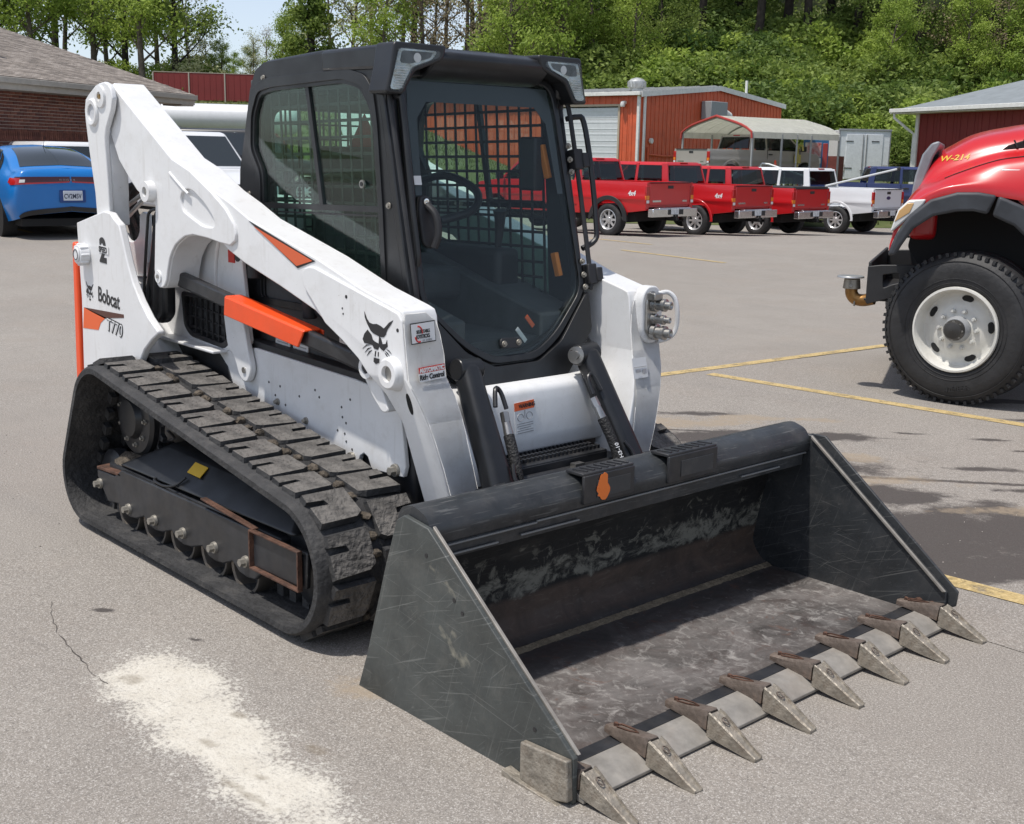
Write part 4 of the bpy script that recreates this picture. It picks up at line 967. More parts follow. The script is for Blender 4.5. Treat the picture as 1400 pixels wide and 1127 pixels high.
# front frame and door; polygons in (y, z) mapped on the leaning plane
def FX(off): return lambda p: xf(p[1]) + off
FO = [(-.462, 2.09), (-.462, 1.25), (-.452, 1.05), (-.20, .80), (.20, .80), (.452, 1.05), (.462, 1.25), (.462, 2.09)]
GL = rpoly([(-.372, 2.037), (-.385, 1.9), (-.412, 1.21), (-.235, 1.045), (-.11, .98), (.11, .98), (.235, 1.045), (.412, 1.21), (.385, 1.9), (.372, 2.037)], [.17, .0, .06, .1, .05, .05, .1, .06, .0, .17], 6)
GLo = rpoly([(-.395, 2.062), (-.41, 1.9), (-.437, 1.205), (-.25, 1.022), (-.12, .952), (.12, .952), (.25, 1.022), (.437, 1.205), (.41, 1.9), (.395, 2.062)], [.18, .0, .06, .1, .05, .05, .1, .06, .0, .18], 6)
b = MB(); b.plate(FO, [rpoly([(-.40, 2.03), (-.42, 1.21), (-.24, 1.05), (-.11, .99), (.11, .99), (.24, 1.05), (.42, 1.21), (.40, 2.03)], .06)], 'x', FX(-.045), FX(-.004)); b.build('front_frame', black_paint, CB, bevel=.008, seg=3)
b = MB(); b.plate(GLo, [GL], 'x', FX(.0), FX(.022)); b.build('door_frame', black_paint, CB, bevel=.004)
b = MB(); b.prism(GL, 'x', FX(.010), FX(.016)); b.build('door_glass', door_glass, CB, smooth=0)
# wide dark band laid round the top of the glass and seam strips
band = [(-.36, 2.02), (-.375, 1.9), (-.385, 1.60), (-.355, 1.60), (-.335, 1.88), (-.28, 1.945), (.28, 1.945), (.335, 1.88), (.355, 1.60), (.385, 1.60), (.375, 1.9), (.36, 2.02)]
b = MB(); b.prism(band, 'x', FX(.0065), FX(.0085)); b.build('glass_band', mat('band_dark', (.05, .055, .062), .5), CB, smooth=0)
for s in (-1, 1):
    b = MB(); b.tube([(xf(1.97) + .02, s * .452, 1.96), (xf(1.9) + .03, s * .462, 1.90), (xf(1.25) + .03, s * .462, 1.28), (xf(1.2) + .02, s * .455, 1.22)], .010, 8, smooth=4); b.build('door_seal', dark_plastic, CB)
b = MB(); b.plate(rpoly([(-.448, 1.20), (-.44, 1.045), (-.19, .80), (.19, .80), (.44, 1.045), (.448, 1.20), (.425, 1.19), (.255, 1.012), (.12, .944), (-.12, .944), (-.255, 1.012), (-.425, 1.19)], .02), [], 'x', FX(-.002), FX(.03)); b.build('door_foot', black_paint, CB, bevel=.010, seg=3)
# wiper pivot plate
b = MB(); b.prism(rpoly([(-.075, 1.01), (.035, 1.005), (.04, 1.045), (-.07, 1.05)], .02), 'x', FX(.017), FX(.026)); b.build('wiper_base', decal_black, CB, bevel=.002)
for y in (-.055, .022): inst('screw', small_bolt_me, CB, (xf(1.02) + .025, y, 1.027), (0, 0, PI / 2), (1, .7, 1))
b = MB(); b.box((xf(1.05) + .004, .06, 1.05), (.004, .018, .075), (.75, 0, 0)); b.build('wiper_tag', decal_white, CB)
b = MB(); b.box((xf(1.1) + .004, .115, 1.10), (.004, .018, .06), (.75, 0, 0)); b.build('wiper_tag', decal_orange, CB)
# door handle on the near edge of the glass
b = MB(); b.prism(rpoly([(-.385, 1.60), (-.345, 1.60), (-.33, 1.55), (-.335, 1.44), (-.36, 1.40), (-.40, 1.42), (-.40, 1.55)], .02), 'x', FX(.017), FX(.04)); b.build('handle_plate', dark_plastic, CB, bevel=.006)
b = MB(); b.tube([(xf(1.56) + .04, -.362, 1.565), (xf(1.5) + .065, -.352, 1.53), (xf(1.46) + .07, -.35, 1.46), (xf(1.41) + .05, -.362, 1.41)], .014, 10, smooth=4); b.build('door_handle', dark_plastic, CB)
b = MB(); b.lathe([(.012, 0), (.012, .006), (.006, .007), (.001, .006)], (xf(1.57) + .04, -.368, 1.578), (1, 0, 0), 20); b.build('key_lock', chrome, CB)
b = MB(); b.box((xf(1.65) + .0175, -.375, 1.655), (.002, .034, .034), (0, -.21, 0)); b.build('door_label', decal_white, CB)
# grab bars
b = MB(); b.tube([(xf(1.965) + .02, -.445, 1.955), (xf(1.94) + .055, -.44, 1.955), (xf(1.9) + .062, -.437, 1.92), (xf(1.6) + .05, -.437, 1.6), (xf(1.4) + .045, -.437, 1.40), (xf(1.34) + .03, -.437, 1.345)], .011, 10, smooth=4); b.build('grab_bar', black_paint, CB)
b = MB(); b.tube([(xf(1.90) + .01, .455, 1.905), (xf(1.9) + .03, .50, 1.915), (xf(1.88) + .04, .525, 1.895), (xf(1.7) + .04, .535, 1.72), (xf(1.5) + .04, .535, 1.48), (xf(1.42) + .035, .52, 1.41), (xf(1.38) + .01, .46, 1.375)], .012, 10, smooth=4); b.build('grab_bar', black_paint, CB)
# hinges on the far post
for z in (1.74, 1.27):
    b = MB(); b.box((xf(z) + .025, .47, z), (.045, .05, .085), (0, -.2, 0)); b.box((xf(z) + .03, .505, z - .004), (.05, .035, .06), (0, -.2, 0)); b.build('door_hinge', dark_plastic, CB, bevel=.005)
    for dz in (-.05, 0, .055): inst('screw', small_bolt_me, CB, (xf(z + dz) + .028, .43, z + dz), (0, 0, PI / 2), (1, .8, 1))
# rear window, its screen, floor, seat, controls
RW = rpoly([(-.34, 1.35), (.34, 1.35), (.34, 1.93), (-.34, 1.93)], .06)
b = MB(); b.plate([(-.43, 1.1), (.43, 1.1), (.43, 2.05), (-.43, 2.05)], [RW], 'x', -.56, -.52); b.build('rear_wall', dark_inside, CB, bevel=.004)
b = MB(); b.prism(RW, 'x', -.545, -.541); b.build('rear_window', cab_glass, CB, smooth=0)
b = MB()
for k in range(12): b.box((-.505, -.36 + k * .0655, 1.64), (.005, .008, .60))
for k in range(10): b.box((-.5085, 0, 1.36 + k * .064), (.005, .72, .008))
b.build('rear_grille', dark_plastic, CB, smooth=0)
b = MB(); b.box((.0, 0, .98), (1.2, .86, .10)); b.build('cab_floor', dark_inside, CB)
b = MB(); b.box((-.15, 0, 1.2), (.5, .5, .14)); b.build('seat_cushion', mat('seat_vinyl', (.055, .055, .058), .55, var=.3), CB, bevel=.04, seg=3)
b = MB(); b.hull8([(-.42, -.24, 1.22), (-.30, -.24, 1.22), (-.30, .24, 1.22), (-.42, .24, 1.22), (-.48, -.19, 1.78), (-.40, -.19, 1.78), (-.40, .19, 1.78), (-.48, .19, 1.78)]); b.build('seat_back', MATS['seat_vinyl'], CB, bevel=.04, seg=3)
for s in (-1, 1):
    b = MB(); b.box((.0, s * .33, 1.22), (.55, .14, .28)); b.build('console', dark_plastic, CB, bevel=.03, seg=3)
    b = MB(); b.tube([(.20, s * .33, 1.36), (.21, s * .33, 1.46), (.22, s * .32, 1.52)], lambda t_: .014 + .016 * t_, 10, smooth=3); b.build('joystick', dark_plastic, CB)
    b = MB(); b.tube([(-.35, s * .27, 1.62), (-.1, s * .28, 1.66), (.12, s * .27, 1.60), (.18, s * .20, 1.52), (.18, s * .02, 1.48)], .018, 10, smooth=4); b.build('lap_bar', decal_black, CB)
b = MB(); b.box((.40, .335, 1.72), (.10, .06, .22)); b.box((.40, -.335, 1.78), (.10, .06, .12)); b.build('display_panel', dark_plastic, CB, bevel=.01)
for z0, z1 in ((1.80, 1.66), (1.36, 1.26)):
    b = MB(); b.box((xf(z1) - .06, .355, (z0 + z1) / 2), (.03, .022, z0 - z1), (.12, -.2, 0)); b.build('exit_lever', mat('lever_orange', (.75, .22, .02), .45), CB, bevel=.004)
b = MB(); b.prism(circ(0, 0, .1, 3, a0=PI / 2), 'x', -.50, -.495); o = b.build('warning_triangle', mat('triangle_red', (.35, .02, .02), .5), CB, smooth=0); o.location = (0, .12, 1.83)
# lower front: white panel, warning label, step, machinery
FR = part('front_body', LD)
b = MB(); b.prism(rpoly([(.50, .92), (.74, .875), (.775, .855), (.787, .80), (.802, .66), (.79, .605), (.50, .60)], [0, .01, .02, 0, .015, .015, 0]), 'y', -.46, .46); b.build('front_panel', white, FR, bevel=.006, seg=2)
wl = lambda y, z, o=0: V((.787 + (.80 - z) * .107 + o, y, z))
b = MB(); b.solid([wl(-.095, .69), wl(.010, .695), wl(.010, .815), wl(-.095, .81)], (.0015, 0, 0)); b.build('warning_label', decal_white, FR, smooth=0)
b = MB(); b.solid([wl(-.095, .778, .0008), wl(.010, .783, .0008), wl(.010, .815, .0008), wl(-.095, .81, .0008)], (.0016, 0, 0)); b.build('label_header', decal_orange, FR, smooth=0)
text('lettering', 'WARNING', .022, decal_black, FR, wl(-.072, .788, .0035), (0, 1, .04), (-.1, 0, 1), bold=.0006, sx=.80)
b = MB()
for (y, z) in ((-.066, .752), (-.018, .755)): b.tube([wl(y + .016 * math.cos(a), z + .014 * math.sin(a), .002) for a in [2 * PI * k / 14 for k in range(14)]], .0018, 5, closed=True)
for k in range(5): b.box(wl(-.043, .728 - .009 * k, .002), (.002, .085 if k != 2 else .06, .003), (.04, 0, 0))
b.box(wl(-.0425, .757, .002), (.002, .002, .045)); tag(b.build('label_print', grey_decal, FR, smooth=0), kind='stuff')
b = MB(); b.box((.845, 0, .585), (.15, .60, .022)); b.box((.915, 0, .56), (.014, .60, .06)); b.build('step_tread', black_steel, FR, bevel=.004)
b = MB(); q = random.Random(2)
for r_ in range(3):
    for k in range(26): b.box((.79 + r_ * .045, -.28 + k * .0224, .603), (.022, .012, .014))
tag(b.build('tread_teeth', black_steel, FR, smooth=0), kind='stuff')
b = MB(); b.box((.80, 0, .42), (.30, .86, .28)); b.build('lower_hull', black_steel, FR, bevel=.02)
b = MB(); b.tube([(.93, -.30, .47), (.96, -.10, .50), (.97, .08, .53), (.94, .20, .54)], .020, 10, smooth=4); b.build('hydraulic_hose', dark_plastic, FR)
b = MB(); b.cyl((.95, -.26, .47), (.97, .02, .52), .024, n=16).cyl((.97, .02, .52), (.975, .06, .53), .030, n=8); b.build('hose_fitting', steel, FR)
b = MB(); b.cyl((.96, .18, .53), (.965, .28, .545), .018, n=12).box((.95, .10, .56), (.03, .05, .03)); b.build('latch_rod', steel, FR)
b = MB(); b.box((.90, -.26, .545), (.02, .04, .06)); b.build('latch_tab', mat('tab_grey', (.45, .46, .46), .5), FR, bevel=.004)

# quick attach carrier between arms and bucket
QA = part('attachment_carrier', LD)
b = MB(); b.hull8([(1.00, -.50, .16), (1.08, -.50, .12), (1.08, .50, .12), (1.00, .50, .16), (1.10, -.50, .56), (1.17, -.50, .55), (1.17, .50, .55), (1.10, .50, .56)]); b.build('carrier_plate', black_steel, QA, bevel=.01)
for s in (-1, 1):
    b = MB(); b.prism([(.86, .32), (.98, .28), (1.08, .30), (1.12, .55), (1.05, .60), (.95, .48), (.86, .46)], 'y', s * .43, s * .37); b.build('carrier_lug', black_steel, QA, bevel=.008)

# ---------- tilt cylinders
for s in (-1, 1):
    Y = lambda v: s * v
    t = part('tilt_cylinder', LD)
    p0, p1 = V((.765, Y(.32), .965)), V((1.07, Y(.365), .43)); ax = (p1 - p0).normalized(); sd = V((0, s, 0)); sd = (sd - ax * sd.dot(ax)).normalized(); fr = ax.cross(sd) * (-s); fr = fr if fr.x > 0 else -fr
    b = MB()
    ring = lambda c, w, h: [c - sd * w - fr * h, c + sd * w - fr * h, c + sd * w + fr * h, c - sd * w + fr * h]
    b.hull8(ring(p0 - ax * .025, .046, .044) + ring(p1, .056, .050)); b.build('cylinder_barrel', black_paint, t, bevel=.032, seg=5)
    b = MB(); b.cyl(p0 - sd * .058, p0 + sd * .05, .043, n=24); b.build('cylinder_eye', black_paint, t, bevel=.006)
    if s > 0: b = MB(); b.lathe([(.036, 0), (.036, .010), (.018, .012), (.018, .026), (.001, .026)], p0 - sd * .060 + fr * .005, -sd + fr * .35, 20); b.build('eye_bolt', steel, t)
    a = p0 + ax * .13 - sd * .085 + fr * .03
    b = MB(); b.tube([p0 + ax * .17 - sd * .05 + fr * .045, p0 + ax * .10 - sd * .07 + fr * .05, p0 + ax * .115 - sd * .095 + fr * .045, p0 + ax * .18 - sd * .10 + fr * .045], .009, 10, smooth=4); b.build('oil_elbow', black_paint, t)
    b = MB(); b.cyl(a + ax * .06 - sd * .012 , a + ax * .10 - sd * .008, .018, n=6).cyl(a + ax * .10 - sd * .008, a + ax * .165 - sd * .004, .016, .020, n=16); b.build('hose_ferrule', steel, t)
    end = a + ax * .42 + V((-.04, -s * .02, .0))
    b = MB(); b.tube([a + ax * .15 - sd * .004, a + ax * .24, a + ax * .33 + V((-.01, 0, 0)), end], .021, 12, smooth=5); h_ = b.build('oil_hose', MATS['hose_black'], t)
    b = MB(); b.tube([p0 + ax * .40 - sd * .05 + fr * .055, p0 + ax * .46 - sd * .035 + fr * .062, p0 + ax * .52 - sd * .065 + fr * .060, p0 + ax * .60 - sd * .055 + fr * .055], .008, 8, smooth=4); b.build('oil_pipe', black_paint, t)
    b = MB(); b.cyl(p0 + ax * .60 - sd * .075 + fr * .055, p0 + ax * .60 - sd * .02 + fr * .06, .018, n=12); b.build('pipe_fitting', black_paint, t)
    if s > 0:
        yd_ = (a + ax * .24 + V((.0225, -.006, 0)))
        text('lettering', 'H3-10', .028, decal_white, t, yd_ + ax * .075 + V((.003, .008, 0)), -ax, (0, -1, 0), bold=.0005, sx=.9)
        text('lettering', 'Kual', .028, decal_white, t, yd_ + ax * .165 + V((-.004, .008, 0)), -ax, (0, -1, 0), bold=.0005, sx=.9)

# ---------- bucket
bucket_black = scratched('bucket_black', (.030, .033, .036), .46, (.22, .22, .21), .35, dirt=.45, dcol=(.11, .105, .10))
bucket_plate = scratched('bucket_plate', (.058, .064, .061), .52, (.27, .275, .255), .34, dirt=.6, dcol=(.13, .128, .115), smear=.64)
BK = part('bucket', LD)
HW = 1.0
def bucket_inner():
    m = scratched('bucket_floor', (.015, .0155, .016), .62, (.13, .125, .115), .22, dirt=.0)
    m.node_tree.nodes['Principled BSDF'].inputs['Specular IOR Level'].default_value = .3
    nt = m.node_tree; n = nt.nodes; L = nt.links; bs = n['Principled BSDF']
    prev = bs.inputs['Base Color'].links[0].from_socket
    tc = n.new('ShaderNodeTexCoord')
    sx = n.new('ShaderNodeSeparateXYZ'); L.new(tc.outputs['Object'], sx.inputs[0])
    def band(sock, a, b_, c, d):
        r = n.new('ShaderNodeMapRange'); r.inputs[1].default_value = a; r.inputs[2].default_value = b_; L.new(sock, r.inputs[0])
        r2 = n.new('ShaderNodeMapRange'); r2.inputs[1].default_value = d; r2.inputs[2].default_value = c; L.new(sock, r2.inputs[0])
        mu = n.new('ShaderNodeMath'); mu.operation = 'MULTIPLY'; L.new(r.outputs[0], mu.inputs[0]); L.new(r2.outputs[0], mu.inputs[1]); return mu.outputs[0]
    def layer(mask, noise_scale, lo, hi, col, amt, prev, stretch=(1, 1, 1)):
        mp = n.new('ShaderNodeMapping'); mp.inputs['Scale'].default_value = stretch; L.new(tc.outputs['Object'], mp.inputs[0])
        t = n.new('ShaderNodeTexNoise'); t.inputs['Scale'].default_value = noise_scale; t.inputs['Detail'].default_value = 12; t.inputs['Roughness'].default_value = .72; t.inputs['Distortion'].default_value = .9
        L.new(mp.outputs[0], t.inputs['Vector'])
        r = n.new('ShaderNodeMapRange'); r.inputs[1].default_value = lo; r.inputs[2].default_value = hi; r.inputs[4].default_value = amt; L.new(t.outputs[0], r.inputs[0])
        mu = n.new('ShaderNodeMath'); mu.operation = 'MULTIPLY'; mu.use_clamp = True; L.new(r.outputs[0], mu.inputs[0]); L.new(mask, mu.inputs[1])
        mx = n.new('ShaderNodeMix'); mx.data_type = 'RGBA'; L.new(mu.outputs[0], mx.inputs[0]); L.new(prev, mx.inputs[6]); mx.inputs[7].default_value = (*col, 1)
        return mx.outputs[2]
    tw = n.new('ShaderNodeTexNoise'); tw.inputs['Scale'].default_value = 3.5; tw.inputs['Detail'].default_value = 8; tw.inputs['Roughness'].default_value = .7; L.new(tc.outputs['Object'], tw.inputs['Vector'])
    wz = n.new('ShaderNodeMapRange'); wz.inputs[1].default_value = .25; wz.inputs[2].default_value = .75; wz.inputs[3].default_value = -.07; wz.inputs[4].default_value = .07; L.new(tw.outputs[0], wz.inputs[0])
    za = n.new('ShaderNodeMath'); za.operation = 'ADD'; L.new(sx.outputs[2], za.inputs[0]); L.new(wz.outputs[0], za.inputs[1]); ZW = za.outputs[0]
    low = band(sx.outputs[2], -.01, .0, .045, .075)              # the flat floor
    prev = layer(low, 3.0, .2, .75, (.105, .090, .083), .95, prev)
    prev = layer(low, 6.0, .50, .62, (.055, .040, .036), .8, prev, (1, 1, 1))
    mid = band(sx.outputs[0], 1.36, 1.52, 1.78, 1.95)
    prev = layer(mid, 3.0, .38, .68, (.22, .205, .195), .8, prev, (1.3, .8, 1))
    prev = layer(mid, 21.0, .52, .66, (.36, .345, .325), .6, prev, (.8, 1.1, 1))
    prev = layer(mid, 10.0, .56, .68, (.40, .38, .355), .6, prev, (1.2, .8, 1))
    prev = layer(low, 28.0, .60, .70, (.33, .30, .27), .55, prev, (.8, 1.3, 1))
    prev = layer(low, 9.0, .58, .66, (.12, .06, .04), .5, prev)
    brown = band(sx.outputs[2], .05, .07, .19, .215)           # rubbed brown foot of the back wall
    prev = layer(brown, 4.0, .15, .6, (.105, .072, .055), .95, prev)
    prev = layer(brown, 24.0, .55, .68, (.15, .125, .10), .6, prev, (1, .6, 2))
    mud = band(ZW, .205, .222, .285, .305)            # dried mud band
    prev = layer(mud, 11.0, .44, .56, (.20, .195, .165), .9, prev, (1, .8, 1.2))
    prev = layer(mud, 34.0, .54, .60, (.05, .05, .045), .8, prev, (1, .8, 1.6))
    mud2 = band(ZW, .27, .30, .36, .40)
    prev = layer(mud2, 12.0, .55, .61, (.17, .165, .14), .8, prev, (1, 1, 1))
    L.new(prev, bs.inputs['Base Color'])
    return m
floor_m = bucket_inner()
# shell: floor, curve and back wall as one rolled plate
prof = [(2.03, .030), (1.9, .034), (1.30, .036)]
for k in range(1, 9):
    a = -PI / 2 - (PI / 2 - math.radians(14)) * k / 8; prof.append((1.28 + .13 * math.cos(a), .166 + .13 * math.sin(a)))
prof += [(1.20, .38), (1.235, .50), (1.262, .585)]
th = .018; inner = prof
# outward: away from the cavity centre
cc = V((1.62, .45)); outer = []
for i, p in enumerate(prof):
    a = V(prof[max(0, i - 1)]); c = V(prof[min(len(prof) - 1, i + 1)]); d = (c - a).normalized(); nn = V((d.y, -d.x))
    if (V(p) - cc).dot(nn) < 0: nn = -nn
    outer.append(tuple(V(p) + nn * th))
b = MB(); b.prism(inner + outer[::-1], 'y', -HW + .001, HW - .001); b.build('rolled_shell', floor_m, BK, smooth=30)
# lip tube on top
lip = rpoly([(1.255, .578), (1.238, .625), (1.262, .672), (1.32, .688), (1.385, .668), (1.415, .62), (1.405, .575), (1.39, .568), (1.32, .572)], .02)
b = MB(); b.prism(lip, 'y', -HW + .002, HW - .002); b.build('lip_tube', bucket_black, BK, smooth=45)
b = MB(); b.box((1.392, -.02, .545), (.012, 1.985, .055), (0, .10, 0)); b.build('lip_flange', bucket_black, BK, bevel=.003)
b = MB()
for y0, y1, z in ((-.93, -.72, .533), (-.62, -.35, .537), (.55, .80, .538), (-.55, .98, .5705), (-.98, -.55, .566)): b.tube([(1.405, y0, z), (1.4055, y1, z)], .004, 6)
b.build('weld_beads', mat('weld_grey', (.20, .20, .195), .5, metal=.4), BK)
side_poly = [(1.047, .0), (1.096, .128), (1.204, .47), (1.262, .632), (1.30, .655), (1.418, .640), (1.445, .62), (2.062, .142), (2.062, .004), (1.9, .0)]
for s in (-1, 1):
    b = MB(); b.prism(side_poly, 'y', s * HW, s * (HW + .018)); b.build('side_plate', bucket_plate if s < 0 else bucket_black, BK, bevel=.003)
    # bolted wear edge along the sloping front and corner plates
    e0, e1 = V((1.42, 0, .643)), V((2.062, 0, .145)); dd = (e1 - e0).normalized(); up = V((-dd.z, 0, dd.x)); up = up if up.z > 0 else -up
    def ep(t_, n_): return e0.lerp(e1, t_) + up * n_
    b = MB(); b.prism([(ep(0, .002).x, ep(0, .002).z), (ep(1, .002).x, ep(1, .002).z), (ep(.99, -.009).x, ep(.99, -.009).z), (ep(0.01, -.009).x, ep(.01, -.009).z)], 'y', s * (HW - .012), s * HW); b.build('edge_bar', edge_steel, BK, bevel=.002)
    for t_ in (.06, .27, .33, .83):
        p = ep(t_, -.075); b = MB(); b.cyl((p.x, s * (HW + .0175), p.z), (p.x, s * (HW + .0195), p.z), .007, n=12); b.build('plate_hole', decal_black, BK)
    b = MB(); b.prism([(1.872, .012), (1.872, .128), (2.058, .140), (2.066, .02), (2.0, .0)], 'y', s * (HW + .018), s * (HW + .042)); b.build('corner_plate', worn_steel if s < 0 else bucket_black, BK, bevel=.005)
    b = MB(); b.prism([(1.81, -.0), (1.81, .022), (1.88, .012), (2.03, .004), (2.05, .0)], 'y', s * (HW + .018), s * (HW + .055)); b.build('wear_shoe', worn_steel, BK, bevel=.004)
    if s > 0:
        for x in (1.955, 2.01):
            b = MB(); b.cyl((x, HW, .075), (x, HW - .02, .075), .018, n=12); b.build('plate_bolt', rust, BK)
        b = MB(); b.prism([(1.47, .645), (2.10, .15), (2.095, .09), (2.03, .06), (1.40, .56), (1.40, .645)], 'y', HW + .018, HW + .03); b.build('side_cutter', bucket_black, BK, bevel=.004)
b = MB(); b.prism([(1.96, .036), (1.965, .052), (2.03, .046), (2.085, .018), (2.085, .008), (1.96, .012)], 'y', -HW + .003, HW - .003); b.build('cutting_edge', edge_steel, BK, bevel=.002)
b = MB(); b.prism([(1.90, .034), (1.905, .047), (1.958, .048), (1.958, .034)], 'y', -HW + .003, HW - .003); b.build('edge_backing', black_steel, BK, bevel=.002)
# soil line where floor meets the wall
b = MB(); q = random.Random(8); rows = []
for k in range(90):
    y = -HW + .005 + (2 * HW - .01) * k / 89; w = .018 + .02 * q.random()
    rows.append([(1.238, y, .047 + q.uniform(0, .003)), (1.247 + w * .1, y, .0435 + q.uniform(0, .003)), (1.256 + w * .35, y, .0375)])
b.grid(rows); b.build('soil_line', mat('bucket_soil', (.19, .15, .10), .95, var=.3, vscale=20, bump=.6), BK)
# foot plates on the lip
for y0, y1 in ((-.345, -.09), (.095, .375)):
    t_ = MB(); t_.box((1.372, (y0 + y1) / 2, .693), (.085, y1 - y0, .012)); t_.box((1.414, (y0 + y1) / 2, .640), (.012, y1 - y0, .10)); t_.build('lip_step', black_steel, BK, bevel=.003)
    b = MB()
    for k in range(7): b.box((1.375, y0 + .025 + k * (y1 - y0 - .05) / 6, .700), (.055, .012, .006), (0, 0, .3))
    tag(b.build('step_ribs', black_steel, BK, smooth=0), kind='stuff')
    b = MB(); b.box((1.4212, (y0 + y1) / 2 + .02, .637), (.003, (y1 - y0) * .66, .06)); b.build('step_recess', mat('slot_grey', (.04, .042, .045), .5, dirt=.4, dcol=(.15, .14, .12)), BK, bevel=.001)
b = MB(); q = random.Random(6)
blob = [(-.252 + .030 * math.cos(a) * (1 + q.uniform(-.2, .2)), .632 + .036 * math.sin(a) * (1 + q.uniform(-.2, .2)) + (.02 if math.sin(a) > .6 else 0)) for a in [2 * PI * k / 22 for k in range(22)]]
b.prism(blob, 'x', 1.4229, 1.4236); b.build('paint_blotch', mat('orange_spray', (.85, .20, .03), .6, dirt=.5, dscale=14, dcol=(.10, .06, .04)), BK, smooth=0)
# teeth: shank and point
def tooth_meshes():
    b = MB()
    # shank: low rear tail rising to a box nose
    sec = [(-.175, .019, .020), (-.13, .024, .030), (-.06, .028, .045), (.0, .033, .057), (.004, .033, .055)]
    rows = []
    for x, w, h in sec: rows.append([(x, -w, 0), (x, -w, h * .75), (x, -w * .7, h), (x, w * .7, h), (x, w, h * .75), (x, w, 0)])
    b.grid(rows, closed=True); b.bm.faces.new([v for v in b.bm.verts][:6][::-1]); b.bm.faces.new([v for v in b.bm.verts][-6:])
    shank = b.mesh('shank', shank_steel, 40)
    b = MB()
    sec = [(.010, .035, -.018, .056), (.03, .034, -.020, .050), (.09, .028, -.026, .022), (.15, .023, -.031, -.006), (.186, .020, -.034, -.020)]
    rows = []
    for x, w, z0, z1 in sec: rows.append([(x, -w, z0), (x, -w, z1), (x, -w * .80, z1 + .003), (x, -w * .72, z1 - .004), (x, w * .72, z1 - .004), (x, w * .80, z1 + .003), (x, w, z1), (x, w, z0)])
    b.grid(rows, closed=True); vs = list(b.bm.verts); b.bm.faces.new(vs[:8][::-1]); b.bm.faces.new(vs[-8:])
    point = b.mesh('point', worn_steel, 40)
    b = MB(); b.tube([(-.145, .0, .031), (-.13, .014, .033), (-.08, .010, .043), (-.05, -.004, .049), (-.08, -.012, .043), (-.13, -.012, .033)], .0028, 6, closed=True).cyl((-.145, 0, .014), (-.145, 0, .036), .010, .008, 8); wire = b.mesh('wire', rust, 40)
    b = MB(); b.tube([(.055 + .012 * math.cos(a), .010 * math.sin(a), .043 - .0055 * math.cos(a)) for a in [2 * PI * k / 16 for k in range(16)]], .0022, 5, closed=True); lg = b.mesh('cast_mark', shank_steel, 40)
    return shank, point, wire, lg
tm = tooth_meshes()
for k in range(8):
    y = -.97 + 1.94 * k / 7
    bmj = bmesh.new()
    for me in tm: bmj.from_mesh(me)
    for v in bmj.verts: v.co.y *= .86
    for v in bmj.verts: v.co += V((rnd.uniform(-1, 1), rnd.uniform(-1, 1), rnd.uniform(-1, 1))) * .0012
    me = bpy.data.meshes.new('tooth'); bmj.to_mesh(me); bmj.free()
    for m_ in (shank_steel, worn_steel, rust): me.materials.append(m_)
    n0 = [len(m_.polygons) for m_ in tm]
    for i, p in enumerate(me.polygons):
        p.material_index = 0 if i < n0[0] else 1 if i < n0[0] + n0[1] else 2 if i < sum(n0[:3]) else 0
        p.use_smooth = True
    me.set_sharp_from_angle(angle=math.radians(40))
    o = inst('tooth', me, BK, (2.06, y, .044), (0, .06 + rnd.uniform(-.02, .02), rnd.uniform(-.03, .03)))
# ================================================================== VEHICLES
tyre_m = mat('tyre_rubber', (.022, .022, .023), .75, var=.3, vscale=5, dirt=.35, dscale=6, dcol=(.11, .10, .09), bump=.15, bscale=30)
glass_dark = mat('vehicle_glass', (.022, .028, .03), .04, spec=.8, coat=.3)
glass_tint = glass('tinted_glass', (.42, .47, .47), ior=1.5)
rim_steel = mat('rim_alloy', (.62, .62, .62), .28, metal=.6, var=.15, dirt=.3, dcol=(.1, .1, .1))
chrome_v = mat('bumper_chrome', (.62, .62, .63), .18, metal=.95, var=.1)
trim_black = mat('trim_black', (.02, .02, .021), .55, var=.2)
lamp_red = mat('tail_lamp', (.42, .012, .012), .15, coat=.4)
lamp_amber = mat('amber_lamp', (.75, .22, .02), .2, coat=.4)
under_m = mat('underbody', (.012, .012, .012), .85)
def carpaint(name, col, dirt=.06): return mat(name, col, .30, var=.03, vscale=2, dirt=dirt, dscale=3, dcol=tuple(.6 * c + .12 for c in col), coat=.45)
red_paint = carpaint('fire_red', (.52, .010, .014))
white_v = carpaint('vehicle_white', (.72, .73, .74))
silver_v = carpaint('vehicle_silver', (.36, .335, .30))
navy_v = carpaint('vehicle_navy', (.022, .035, .12))
blue_v = carpaint('vehicle_blue', (.004, .17, .52))
dark_v = carpaint('vehicle_dark', (.02, .022, .025))

